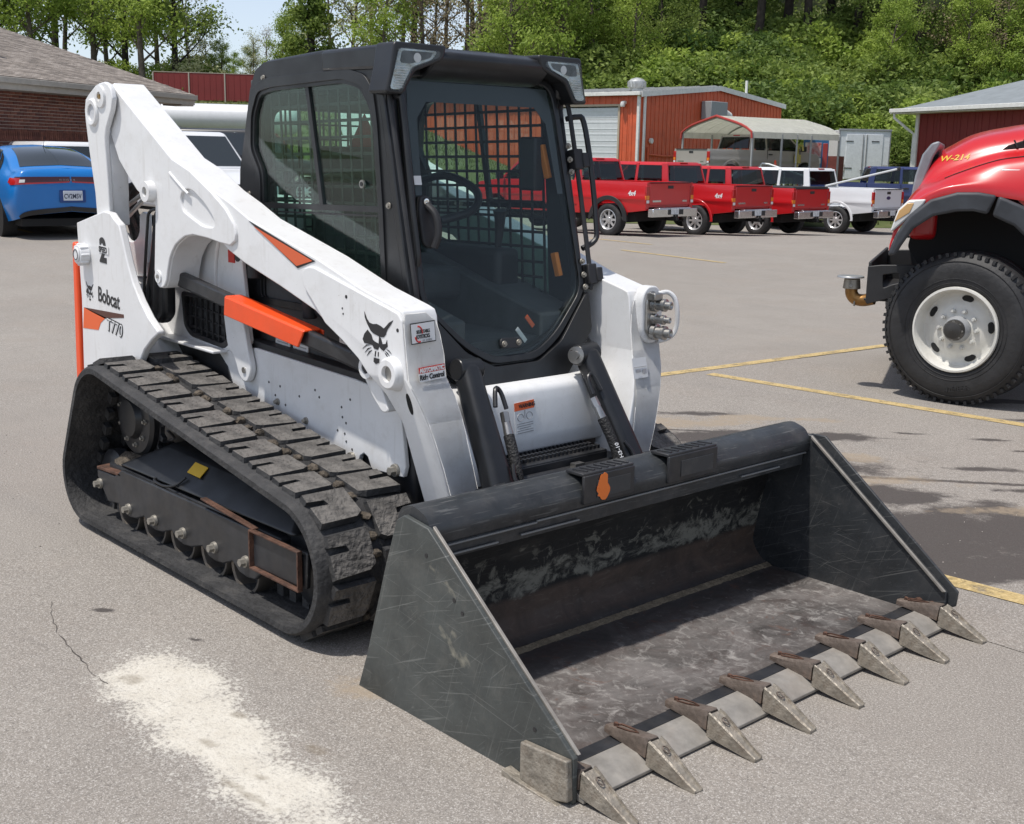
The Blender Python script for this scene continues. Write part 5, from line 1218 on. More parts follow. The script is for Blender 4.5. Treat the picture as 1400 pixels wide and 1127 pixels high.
def wheel(parent, x, y, r, w, side, rim=None, steel_rim=False):
    """Part 'wheel' with tyre and rim; side +1: outer face towards +y."""
    t = part('wheel', parent); t.location = (x, y, r)
    k = w / 2
    b = MB(); b.lathe([(r * .60, -k * .85), (r * .80, -k), (r * .94, -k * .92), (r, -k * .72), (r, -.02), (r * .985, -.015), (r * .985, .015), (r, .02), (r, k * .72), (r * .94, k * .92), (r * .80, k), (r * .66, k * .95), (r * .60, k * .80)], (0, 0, 0), (0, side, 0), 36, cap=False)
    b.build('tyre', tyre_m, t, smooth=40)
    b = MB(); b.lathe([(r * .61, k * .82), (r * .63, k * .92), (r * .60, k * .95), (r * .565, k * .86), (r * .54, k * .50), (r * .50, k * .34)], (0, 0, 0), (0, side, 0), 36, cap=False)
    b.lathe([(r * .27, k * .52), (r * .25, k * .64), (r * .17, k * .66), (r * .15, k * .84), (.001, k * .88)], (0, 0, 0), (0, side, 0), 24, cap=False)
    for i in range(8):
        a = 2 * PI * i / 8; ca, sa = math.cos(a), math.sin(a)
        b.box((r * .40 * ca, side * k * .53, r * .40 * sa), (r * .34, k * .20, r * .13), (0, -a, 0))
    b.build('rim', rim or rim_steel, t, smooth=35)
    b = MB(); b.cyl((0, side * k * .30, 0), (0, side * k * .36, 0), r * .56, n=28); b.build('spoke_backing', under_m, t)  # dark disc added for contrast; stands in for shade behind the spokes
    return t

def pickup(label, paint, loc, rz, cab='extended', flare=True, chrome_bumper=True, cabpaint=None, sc=1.0, side_text='4x4', oval=False, detail=True, group='parked pickup trucks', cat='pickup truck', name='pickup_truck', bed_cover=False):
    t = thing(name, label, cat, loc, rz, group); t.scale = (sc, sc, sc)
    cabp = cabpaint or paint
    hw, r = .97, .395
    cl = {'regular': 2.35, 'extended': 2.95, 'crew': 3.35}[cab]
    wb = 1.29 + cl - .25 if cab != 'regular' else 3.1
    xb = .95
    def arch(cx, rr, z0, n=12, a0=PI, a1=0):
        return [(cx + rr * 1.04 * math.cos(a0 + (a1 - a0) * i / n), .40 + rr * 1.08 * math.sin(a0 + (a1 - a0) * i / n)) for i in range(n + 1)]
    def bulge(x, z):
        return 1 - .045 * max(0, (z - .95) / .45) ** 2 - .06 * max(0, (.80 - z) / .4) ** 1.5 + (.012 if .93 < z < 1.0 else 0)
    ZS = (.66, .78, .90, .932, .965, .998, 1.05, 1.15, 1.25, 1.31)
    bed = [(-1.18, 1.36), (xb, 1.36), (xb, .56), (.52, .56)] + [p for p in arch(0, .49, 0, 14, math.radians(14), math.radians(166))] + [(-.53, .60), (-1.18, .68)]
    for s in (1, -1):
        b = MB(); b.prism(bed, 'y', s * hw, s * (hw - .13)); b.barrel(ZS, bulge); b.build('bed_side', paint, t, bevel=.022, seg=3, smooth=50)
        if flare:
            b = MB(); b.plate([(0 + .62 * math.cos(a), .40 + .61 * math.sin(a)) for a in [math.radians(-2 + 184 * k / 24) for k in range(25)]] + [(-.48, .42), (-.46, .50)] + [(.50 * math.cos(a), .40 + .50 * math.sin(a)) for a in [math.radians(172 - 164 * k / 20) for k in range(21)]], [], 'y', s * (hw + .035), s * (hw - .02)); b.build('wheel_flare', trim_black, t, bevel=.015)
        else:
            b = MB(); b.plate([(0 + .59 * math.cos(a), .40 + .59 * math.sin(a)) for a in [math.radians(0 + 180 * k / 24) for k in range(25)]] + [(-.49, .40)] + [(.52 * math.cos(a), .40 + .52 * math.sin(a)) for a in [math.radians(176 - 172 * k / 20) for k in range(21)]], [], 'y', s * (hw + .018), s * (hw - .02)); b.build('wheel_lip', paint, t, bevel=.012)
        # tail lamp with reversing and turn segments
        b = MB(); b.box((-1.175, s * (hw - .06), 1.06), (.05, .14, .42)); b.build('tail_lamp', lamp_red, t, bevel=.015)
        b = MB(); b.box((-1.197, s * (hw - .06), .99), (.01, .11, .10)); b.box((-1.175, s * (hw + .008), .99), (.04, .006, .09)); b.build('turn_lamp', lamp_amber, t, bevel=.004)
        b = MB(); b.box((-1.197, s * (hw - .06), .89), (.01, .11, .07)); b.build('reverse_lamp', mat('lamp_clear', (.7, .7, .68), .2), t, bevel=.004)
    b = MB(); b.box((-.1, 0, .78), (2.1, 1.7, .05)); b.box((xb - .03, 0, 1.05), (.05, 1.75, .58)); b.build('bed_floor', paint, t)
    b = MB(); b.box((-1.165, 0, 1.07), (.06, 1.66, .54)); tg = b.build('tailgate', paint, t, bevel=.018, seg=3)
    b = MB(); b.box((-1.198, 0, 1.24), (.012, .22, .075)); b.build('tailgate_handle', trim_black, tg, bevel=.004)
    b = MB(); b.box((-1.18, 0, 1.352), (.08, 1.68, .018)); b.build('tailgate_cap', trim_black, tg, bevel=.004)
    if oval:
        b = MB(); b.prism(circ(0, 1.09, .12, 24, .05), 'x', -1.203, -1.195); b.build('oval_badge', navy_v, tg)
    else:
        b = MB(); b.box((-1.197, .55, .90), (.006, .34, .045)); b.box((-1.197, -.60, .90), (.006, .18, .045)); b.build('tailgate_badge', chrome_v, tg)
    if side_text:
        text('bed_lettering', side_text, .17, mat('lettering_white', (.75, .75, .75), .5), t, (-.62, hw + .004, 1.03), (-1, 0, 0), (0, 0, 1), shear=.25, sx=.9, bold=.006)
    # rear bumper, plate, hitch
    b = MB(); b.box((-1.30, 0, .62), (.16, 1.84, .20)); b.box((-1.27, 0, .73), (.20, 1.3, .03)); bp = b.build('rear_bumper', chrome_v if chrome_bumper else trim_black, t, bevel=.025, seg=3)
    b = MB(); b.box((-1.382, 0, .64), (.02, .62, .13)); b.build('bumper_step', trim_black, bp, bevel=.006)
    b = MB(); b.box((-1.396, .05, .655), (.01, .31, .15)); b.build('licence_plate', mat('plate_white', (.62, .63, .64), .5, var=.25, vscale=14), bp)
    b = MB(); b.box((-1.30, 0, .47), (.3, .08, .08)); b.cyl((-1.42, 0, .50), (-1.42, 0, .58), .03); b.build('tow_hitch', under_m, t)
    # cab and front
    x0 = xb + .025; x1 = x0 + cl - .55; xh = x0 + cl; xf_ = wb + .92
    bodyp = [(x0, 1.36), (x1 + .55, 1.33), (xf_ - .25, 1.24), (xf_, 1.12), (xf_, .55), (wb + .53, .56)] + [p for p in arch(wb, .49, 0, 12, math.radians(14), math.radians(166))] + [(wb - .53, .54), (x0, .54)]
    b = MB(); b.prism(bodyp, 'y', -hw + .02, hw - .02); b.barrel(ZS, lambda x, z: bulge(x, z) * (1 - .10 * max(0, (x - wb - .1) / 1.0) ** 2), (wb + .2, wb + .5, wb + .75)); b.build('cab_body', cabp, t, bevel=.035, seg=3, smooth=50)
    # greenhouse
    zr, ti = 1.93, .80
    a0, a1, c0, c1 = x0 + .01, x1 + .52, x0 + .14, x1 - .22
    # hollow greenhouse: roof shell, corner pillars, seats inside
    def cp(x_, y_, f): return V((x_, y_, f))
    def sidept(x0_, x1_, f, s): return V((x0_ + (x1_ - x0_) * f, s * (.90 + (ti - .90) * f), 1.32 + (zr - .03 - 1.32) * f))
    def pillar(nm, xa, xb2, w0, w1, s):
        q8 = []
        for f in (0, 1):
            c_ = sidept(xa, xb2, f, s); w = w0 if f == 0 else w1
            q8 += [c_ + V((-w / 2, 0, 0)), c_ + V((w / 2, 0, 0)), c_ + V((w / 2, -s * .06, 0)), c_ + V((-w / 2, -s * .06, 0))]
        b = MB(); b.hull8(q8); b.build(nm, cabp, t, bevel=.012)
    b = MB(); b.hull8([(c0 - .04, -ti - .01, zr - .10), (c1 + .06, -ti - .01, zr - .10), (c1 + .06, ti + .01, zr - .10), (c0 - .04, ti + .01, zr - .10), (c0 + .04, -ti + .08, zr), (c1 - .04, -ti + .08, zr), (c1 - .04, ti - .08, zr), (c0 + .04, ti - .08, zr)])
    b.build('roof', cabp, t, bevel=.04, seg=4)
    for s in (1, -1):
        pillar('pillar', a0 + .11, c0 + .08, .24, .18, s); pillar('pillar', a1 - .06, c1 - .02, .14, .10, s)
        if cab != 'regular': xm = x0 + .22 + (.62 if cab == 'extended' else .85) + .05; pillar('pillar', xm, xm + .03, .11, .11, s)
        b = MB(); b.box((x1 - .15, s * .42, 1.15), (.5, .55, .5)); b.box((x1 - .45, s * .42, 1.42), (.14, .50, .55)); b.box((x1 - .46, s * .42, 1.74), (.10, .26, .16)); b.build('seat', trim_black, t, bevel=.04, seg=2)
    b = MB(); b.box((a1 - .05, 0, 1.36), (.30, 1.5, .10)); b.build('dashboard', trim_black, t, bevel=.03)
    def gl(P, name='window'):
        nn = (V(P[1]) - V(P[0])).cross(V(P[2]) - V(P[1])).normalized()
        c = sum((V(p) for p in P), V()) / len(P)
        if nn.dot(c - V(((a0 + a1) / 2, 0, 1.5))) < 0: nn = -nn
        b = MB(); b.solid([V(p) + nn * .004 for p in P], nn * .006); b.build(name, glass_tint, t)
    def sp(x, z, s):   # point on the sloping side
        f = (z - 1.33) / (zr - 1.33); return (x, s * (.90 + (ti - .90) * f), z)
    for s in (1, -1):
        xe = x0 + .22; nwin = {'regular': 1, 'extended': 2, 'crew': 2}[cab]
        if nwin == 2:
            m1 = xe + (.62 if cab == 'extended' else .85)
            gl([sp(xe, 1.42, s), sp(m1, 1.42, s), sp(m1, 1.84, s), sp(xe + .07, 1.84, s)]); xs = m1 + .10
        else: xs = xe
        gl([sp(xs, 1.42, s), sp(a1 - .20, 1.42, s), sp(c1 - .04, 1.84, s), sp(xs, 1.84, s)])
        b = MB(); b.box((xs - .05, s * (hw - .018), .95), (.012, .01, .85)); b.box((x1 + .30, s * (hw - .018), .95), (.012, .01, .85)); b.box(((x0 + x1) / 2 + .1, s * (hw - .017), .75), (x1 - x0, .008, .012)); b.build('door_seam', under_m, t)
        b = MB(); b.box((xs + .12, s * (hw - .01), 1.20), (.20, .03, .05)); b.build('door_handle', cabp if not detail else trim_black, t, bevel=.008)
        b = MB(); b.box((x1 + .32, s * (hw + .14), 1.43), (.10, .24, .20)); b.build('mirror', trim_black, t, bevel=.03)
        b = MB(); b.box((xf_ - .02, s * .72, 1.0), (.08, .40, .22)); b.build('headlight', mat('lamp_clear', (.7, .7, .68), .2), t, bevel=.02)
        wheel(t, 0, s * (hw - .13), r + .015, .28, s); wheel(t, wb, s * (hw - .13), r + .015, .28, s)
    def rp(y, z):
        f = (z - 1.33) / (zr - 1.33); return (a0 + (c0 - a0) * f, y, z)
    gl([rp(-.78, 1.42), rp(.78, 1.42), rp(.70, 1.83), rp(-.70, 1.83)], 'rear_window')
    f_ = lambda y, z: (a1 + (c1 - a1) * (z - 1.31) / (zr - 1.31), y, z)
    gl([f_(-.82, 1.38), f_(.82, 1.38), f_(.72, 1.86), f_(-.72, 1.86)], 'windscreen')
    b = MB(); b.box((c0 + .02, 0, zr - .03), (.05, .34, .04)); b.build('cab_lamp', lamp_red, t, bevel=.008)
    b = MB(); b.box((xf_ + .01, 0, .98), (.04, 1.1, .30)); b.build('grille', trim_black, t, bevel=.02); b = MB(); b.box((xf_ + .06, 0, .62), (.18, 1.9, .22)); b.build('front_bumper', chrome_v, t, bevel=.04)
    b = MB(); b.box((wb / 2, 0, .50), (wb + 1.4, 1.5, .22)); b.box((.0, 0, .395), (.14, 1.6, .14)); b.box((wb, 0, .395), (.14, 1.6, .14)); b.build('underbody', under_m, t)
    b = MB(); b.cyl((-1.25, -.55, .42), (-.6, -.55, .42), .04); b.build('exhaust', trim_black, t)
    if bed_cover:
        b = MB(); b.box((-.1, 0, 1.375), (2.1, 1.8, .04)); b.build('bed_cover', trim_black, t, bevel=.01)
    return t
def at(R, D, dz=0.0): return G(R, D, terr(R, D) + dz)
H1 = heading(-.72, .69)
def rear_at(R, D, hR, hD):      # the near rear wheel is at R, D: shift to the middle of the axle
    l = math.hypot(hR, hD); hR, hD = hR / l, hD / l
    return (R + hD * .84, D - hR * .84)
def park(R, D, hR, hD, **k):
    r_, d_ = rear_at(R, D, hR, hD); return pickup(loc=at(r_, d_), rz=heading(hR, hD), **k)
park(2.32, 29.8, -.72, .69, label='red pickup with black wheel flares parked closest to the loader cab', paint=red_paint, cab='extended', flare=True, sc=.97)
park(4.72, 31.8, -.72, .69, label='red pickup with body coloured wheel arches and tall cab, second in the row', paint=red_paint, cab='crew', flare=False, sc=.97)
park(6.78, 34.1, -.70, .71, label='red pickup with dark bed cover and a pole over its tailgate', paint=red_paint, cab='extended', flare=False, sc=.97, side_text=None, bed_cover=True)
park(9.75, 37.0, -.72, .69, label='white pickup with oval tailgate badge at the end of the red row', paint=white_v, cab='crew', flare=False, sc=1.0, side_text=None, oval=True)
pickup('dark blue pickup cab showing above the white pickup bed', navy_v, at(10.7, 41.2, -.22), heading(.93, -.12), cab='crew', flare=False, side_text=None, sc=.95, group='parked pickup trucks')
pickup('silver grey pickup parked under the metal carport', silver_v, at(7.3, 45.5, .09), heading(.82, .57), cab='extended', flare=False, side_text=None, sc=.97)

# ---------- rounded passenger cars: skin from a grid of section curves
def spline(P, t):
    n = len(P) - 1; x = min(max(t, 0), 1) * n; i = min(int(x), n - 1); u = x - i
    a, b_, c, d = P[max(i - 1, 0)], P[i], P[i + 1], P[min(i + 2, n)]
    return .5 * ((2 * b_) + (c - a) * u + (2 * a - 5 * b_ + 4 * c - d) * u * u + (3 * b_ - a - 3 * c + d) * u ** 3)
class Skin:
    """Control rows along the car; each row is a half section from sill to centre line, (x, y, z)."""
    def __init__(s, rows): s.rows = [[V(p) for p in r] for r in rows]
    def at(s, u, v, side=1):
        c = [spline(r, v) for r in s.rows]; p = spline(c, u)
        return V((p.x, p.y * side, p.z))
    def nrm(s, u, v, side=1):
        e = .004; a = s.at(u + e, v, side) - s.at(u - e, v, side); b_ = s.at(u, v + e, side) - s.at(u, v - e, side)
        n = a.cross(b_).normalized(); p = s.at(u, v, side) - V((0, 0, .7))
        return n if n.dot(V((p.x * .3, p.y, p.z))) > 0 else -n
    def body(s, name, m, parent, nu=40, nv=16):
        b = MB()
        for side in (1, -1): b.grid([[s.at(i / nu, j / nv, side) for j in range(nv + 1)] for i in range(nu + 1)])
        bmesh.ops.remove_doubles(b.bm, verts=b.bm.verts, dist=1e-4)
        return b.build(name, m, parent, smooth=50)
    def patch(s, name, m, parent, uv, off=.006, side=1, n=8, both_halves=False):
        """Surface patch from four (u, v) corners, lifted off the skin."""
        b = MB(); A, B, C, D_ = [V(q) for q in uv]
        for sd in ((1, -1) if both_halves else (side,)):
            rows = []
            for i in range(n + 1):
                row = []
                for j in range(n + 1):
                    q = (A * (1 - i / n) + D_ * (i / n)) * (1 - j / n) + (B * (1 - i / n) + C * (i / n)) * (j / n)
                    row.append(s.at(q.x, q.y, sd) + s.nrm(q.x, q.y, sd) * off)
                rows.append(row)
            b.grid(rows)
        bmesh.ops.remove_doubles(b.bm, verts=b.bm.verts, dist=1e-4)
        return b.build(name, m, parent, smooth=60)
def sedan_rows(L_, W_, Hh, rear_x, deck, notch=True, boxy=False):
    """x from the tail (negative) to the nose."""
    h = W_ / 2
    def row(x, zs, wsill, wmax, zbelt, wb_, zroof, wr, zmid=.62, bulge=0.0):
        return [(x, wsill, zs), (x, wmax, zmid * .75), (x - bulge, wmax, zmid + .12), (x - bulge * .6, wb_, zbelt), (x, (wb_ + wr) / 2, (zbelt + zroof) / 2), (x, wr, zroof), (x, 0, zroof + .03)]
    return row, h
def blue_sedan():
    t = thing('sedan', 'bright blue sedan with full width red tail lamp bar parked by the brick building', 'car', at(-7.85, 20.75), heading(-.60, .80))
    row, h = sedan_rows(4.6, 1.83, 1.47, -.95, 1.1)
    # rows: tail face first, then deck, rear window, roof, windscreen, hood, nose; x measured from the rear axle
    R_ = [
        [(-.97, .0, .42), (-.97, .0, .50), (-.99, .0, .7), (-1.00, .0, .86), (-.98, .0, 1.0), (-.93, .0, 1.08), (-.88, .0, 1.10)],
        [(-.90, .62, .36), (-.93, .70, .50), (-.96, .72, .70), (-.98, .70, .86), (-.95, .66, 1.0), (-.91, .55, 1.085), (-.88, .0, 1.115)],
        [(-.78, .80, .30), (-.80, .87, .48), (-.82, .895, .70), (-.83, .87, .88), (-.84, .80, 1.0), (-.82, .66, 1.09), (-.82, .0, 1.125)],
        [(-.45, .85, .25), (-.45, .91, .48), (-.45, .925, .72), (-.45, .90, .92), (-.45, .80, 1.03), (-.50, .66, 1.10), (-.52, .0, 1.135)],
        [(.10, .86, .22), (.10, .915, .46), (.10, .92, .74), (.10, .885, .95), (.10, .74, 1.16), (.05, .60, 1.30), (.0, .0, 1.36)],
        [(.75, .86, .20), (.75, .91, .46), (.75, .915, .74), (.75, .88, .95), (.72, .70, 1.26), (.70, .56, 1.42), (.70, .0, 1.47)],
        [(1.45, .86, .20), (1.45, .91, .46), (1.45, .915, .74), (1.45, .88, .94), (1.42, .70, 1.26), (1.40, .56, 1.42), (1.40, .0, 1.47)],
        [(2.1, .86, .20), (2.1, .91, .46), (2.1, .915, .74), (2.1, .88, .92), (2.0, .76, 1.12), (1.95, .62, 1.24), (1.95, .0, 1.31)],
        [(2.75, .86, .22), (2.75, .91, .46), (2.75, .915, .72), (2.75, .88, .90), (2.70, .80, .97), (2.65, .6, 1.01), (2.65, .0, 1.06)],
        [(3.3, .82, .25), (3.3, .88, .46), (3.3, .89, .68), (3.3, .84, .82), (3.3, .74, .88), (3.3, .5, .92), (3.3, .0, .95)],
        [(3.62, .60, .30), (3.64, .66, .46), (3.64, .68, .62), (3.62, .64, .74), (3.58, .55, .79), (3.54, .4, .82), (3.54, .0, .84)],
        [(3.66, .0, .36), (3.70, .0, .46), (3.70, .0, .6), (3.68, .0, .7), (3.64, .0, .76), (3.6, .0, .79), (3.56, .0, .81)]]
    sk = Skin(R_)
    sk.body('body', blue_v, t, 66, 24)
    U = lambda i: i / 11
    w = sk.patch('rear_window', glass_dark, t, [(U(3.12), .84), (U(3.12), 1), (U(4.75), 1), (U(4.75), .86)], both_halves=True, n=8)
    for s in (1, -1):
        sk.patch('side_window', glass_dark, t, [(U(4.5), .60), (U(4.75), .80), (U(6.2), .80), (U(6.9), .57)], side=s)
        sk.patch('quarter_window', glass_dark, t, [(U(3.9), .585), (U(4.3), .74), (U(4.65), .78), (U(4.4), .59)], side=s)
        wheel(t, 0, s * .80, .325, .22, s); wheel(t, 2.7, s * .80, .325, .22, s)
        for wx in (0, 2.7): b = MB(); b.cyl((wx, s * .70, .33), (wx, s * .931, .33), .385, n=32); b.build('wheel_arch', under_m, t)
    sk.patch('windscreen', glass_dark, t, [(U(6.15), .84), (U(6.15), 1), (U(7.8), 1), (U(7.8), .82)], both_halves=True)
    # tail: racetrack lamp bar, plate recess, diffuser
    sk.patch('lamp_bar', mat('lamp_bar_dark', (.05, .006, .008), .15, coat=.5), t, [(U(.03), .545), (U(.03), .635), (U(1.95), .62), (U(1.95), .50)], both_halves=True, off=.010, n=14)
    sk.patch('tail_lamp', lamp_red, t, [(U(.05), .53), (U(.05), .550), (U(2.2), .485), (U(2.1), .455)], both_halves=True, off=.012, n=14)
    sk.patch('tail_lamp', lamp_red, t, [(U(1.3), .49), (U(1.3), .60), (U(2.35), .575), (U(2.35), .475)], both_halves=True, off=.013, n=8)
    for s in (1, -1): sk.patch('reverse_lamp', mat('lamp_clear', (.7, .7, .68), .2), t, [(U(1.05), .525), (U(1.05), .575), (U(1.32), .57), (U(1.32), .515)], side=s, off=.016)
    sk.patch('diffuser', trim_black, t, [(U(.0), .02), (U(.0), .17), (U(1.75), .05), (U(1.75), .0)], both_halves=True, off=.012, n=10)
    b = MB(); b.box((-.998, -.02, .665), (.02, .42, .20)); b.build('plate_recess', carpaint('blue_recess_shade', (.004, .05, .22)), t, bevel=.02)  # raised box; the recess shade is put in as a darker blue
    b = MB(); b.box((-1.012, -.02, .675), (.012, .31, .155), (0, .0, 0)); pl = b.build('licence_plate', mat('plate_face', (.62, .66, .72), .5), t, bevel=.004)
    text('plate_lettering', 'CV2M5V', .105, mat('plate_ink', (.02, .03, .07), .5), pl, (-1.0195, .125, .632), (0, -1, 0), (0, 0, 1), sx=.72, bold=.002)
    tag(text('tail_lettering', 'D O D G E', .036, chrome_v, t, (-1.022, .19, .915), (0, -1, 0), (0, 0, 1), sx=1.5), kind='stuff')
    b = MB(); b.box((-.975, .50, .80), (.008, .20, .022)); b.build('model_badge', chrome_v, t)
    b = MB(); b.cyl((.42, 0, 1.43), (.30, 0, 1.62), .005, .003, 6).box((.45, 0, 1.43), (.08, .03, .02)); b.build('aerial', trim_black, t)
    b = MB(); b.box((1.3, 0, .24), (4.2, 1.5, .12)); b.build('underbody', under_m, t)
    return t
blue_sedan()
def boxy_car(label, cat, name, paint, loc, rz, Hh=1.75, Ln=4.6, Wd=1.85, bodyz=1.05):
    t = thing(name, label, cat, loc, rz); h = Wd / 2
    x0, x1 = -.95, Ln - .95
    wb = Ln - 1.85
    body = [(x0, .45), (x0 - .03, .75), (x0 + .02, bodyz), (x1 - 1.15, bodyz), (x1 - .25, bodyz - .12), (x1, bodyz - .30), (x1 + .02, .5), (x1 - .2, .36), (wb + .45, .34)] + [(wb + .40 * math.cos(a), .34 + .42 * math.sin(a)) for a in [math.radians(10 + 160 * k / 12) for k in range(13)]] + [(wb - .45, .32), (.45, .32)] + [(.40 * math.cos(a), .34 + .42 * math.sin(a)) for a in [math.radians(10 + 160 * k / 12) for k in range(13)]] + [(-.45, .36)]
    b = MB(); b.prism(body, 'y', -h, h); b.build('body', paint, t, bevel=.09, seg=5)
    a0, a1, c0, c1 = x0 + .03, x1 - 1.0, x0 + .30, x1 - 1.75
    b = MB(); b.hull8([(a0, -h + .06, bodyz - .04), (a1, -h + .06, bodyz - .05), (a1, h - .06, bodyz - .05), (a0, h - .06, bodyz - .04), (c0, -h + .22, Hh), (c1, -h + .22, Hh), (c1, h - .22, Hh), (c0, h - .22, Hh)]); b.build('cab_top', paint, t, bevel=.10, seg=5)
    def gl(P, nm):
        nn = (V(P[1]) - V(P[0])).cross(V(P[2]) - V(P[1])).normalized(); c = sum((V(p) for p in P), V()) / 4
        if nn.dot(c - V(((a0 + a1) / 2, 0, bodyz))) < 0: nn = -nn
        b = MB(); b.solid([V(p) + nn * .004 for p in P], nn * .006); b.build(nm, glass_dark, t, bevel=.004)
    dz = Hh - bodyz
    def sp(x, f, s): return (x, s * (h - .06 - .16 * f), bodyz - .04 + (dz + .04) * f)
    for s in (1, -1):
        m1 = (a0 + a1) / 2 - .25
        gl([sp(a0 + .28, .14, s), sp(m1 - .05, .14, s), sp(m1 - .05, .86, s), sp(c0 + .12, .86, s)], 'side_window')
        gl([sp(m1 + .05, .14, s), sp(a1 - .28, .14, s), sp(c1 - .06, .86, s), sp(m1 + .05, .86, s)], 'side_window')
        b = MB(); b.box((m1, s * h, .72), (.012, .008, .6)); b.box((a1 - .25, s * h, .72), (.012, .008, .6)); b.build('door_seam', under_m, t)
        b = MB(); b.box((a1 - .40, s * (h + .10), bodyz + .06), (.12, .20, .15)); b.build('mirror', trim_black, t, bevel=.03)
        b = MB(); b.box((x1 - .06, s * (h - .28), bodyz - .28), (.14, .42, .16)); b.build('headlight', mat('lamp_clear', (.7, .7, .68), .2), t, bevel=.03)
        b = MB(); b.box((x0 - .0, s * (h - .16), bodyz - .12), (.08, .2, .26)); b.build('tail_lamp', lamp_red, t, bevel=.02)
        wheel(t, 0, s * (h - .12), .34, .23, s); wheel(t, wb, s * (h - .12), .34, .23, s)
    fr_ = lambda y, f: (a1 + (c1 - a1) * f, y * (1 - .18 * f), bodyz - .05 + (dz + .05) * f)
    gl([fr_(-h + .16, .12), fr_(h - .16, .12), fr_(h - .16, .88), fr_(-h + .16, .88)], 'windscreen')
    rr_ = lambda y, f: (a0 + (c0 - a0) * f, y * (1 - .18 * f), bodyz - .05 + (dz + .05) * f)
    gl([rr_(-h + .16, .2), rr_(h - .16, .2), rr_(h - .16, .85), rr_(-h + .16, .85)], 'rear_window')
    b = MB(); b.box((x1 - .01, 0, bodyz - .36), (.06, .9, .18)); b.build('grille', trim_black, t, bevel=.02)
    b = MB(); b.box((Ln / 2 - .95, 0, .33), (Ln - .5, Wd - .35, .16)); b.build('underbody', under_m, t)
    return t
boxy_car('white sport utility car nosing out behind the raised lift arm', 'car', 'white_utility_car', white_v, at(-7.35, 24.9, .0), heading(.62, -.78), Hh=1.72)
boxy_car('white car mostly hidden between the blue sedan and the loader arm', 'car', 'white_car', white_v, at(-9.3, 25.6), heading(-.6, .8), Hh=1.48, bodyz=.92)
boxy_car('black utility vehicle showing its wheel arch beside the cab', 'car', 'black_utility_car', dark_v, at(-7.9, 30.0), heading(.9, .1), Hh=1.8, bodyz=1.12)

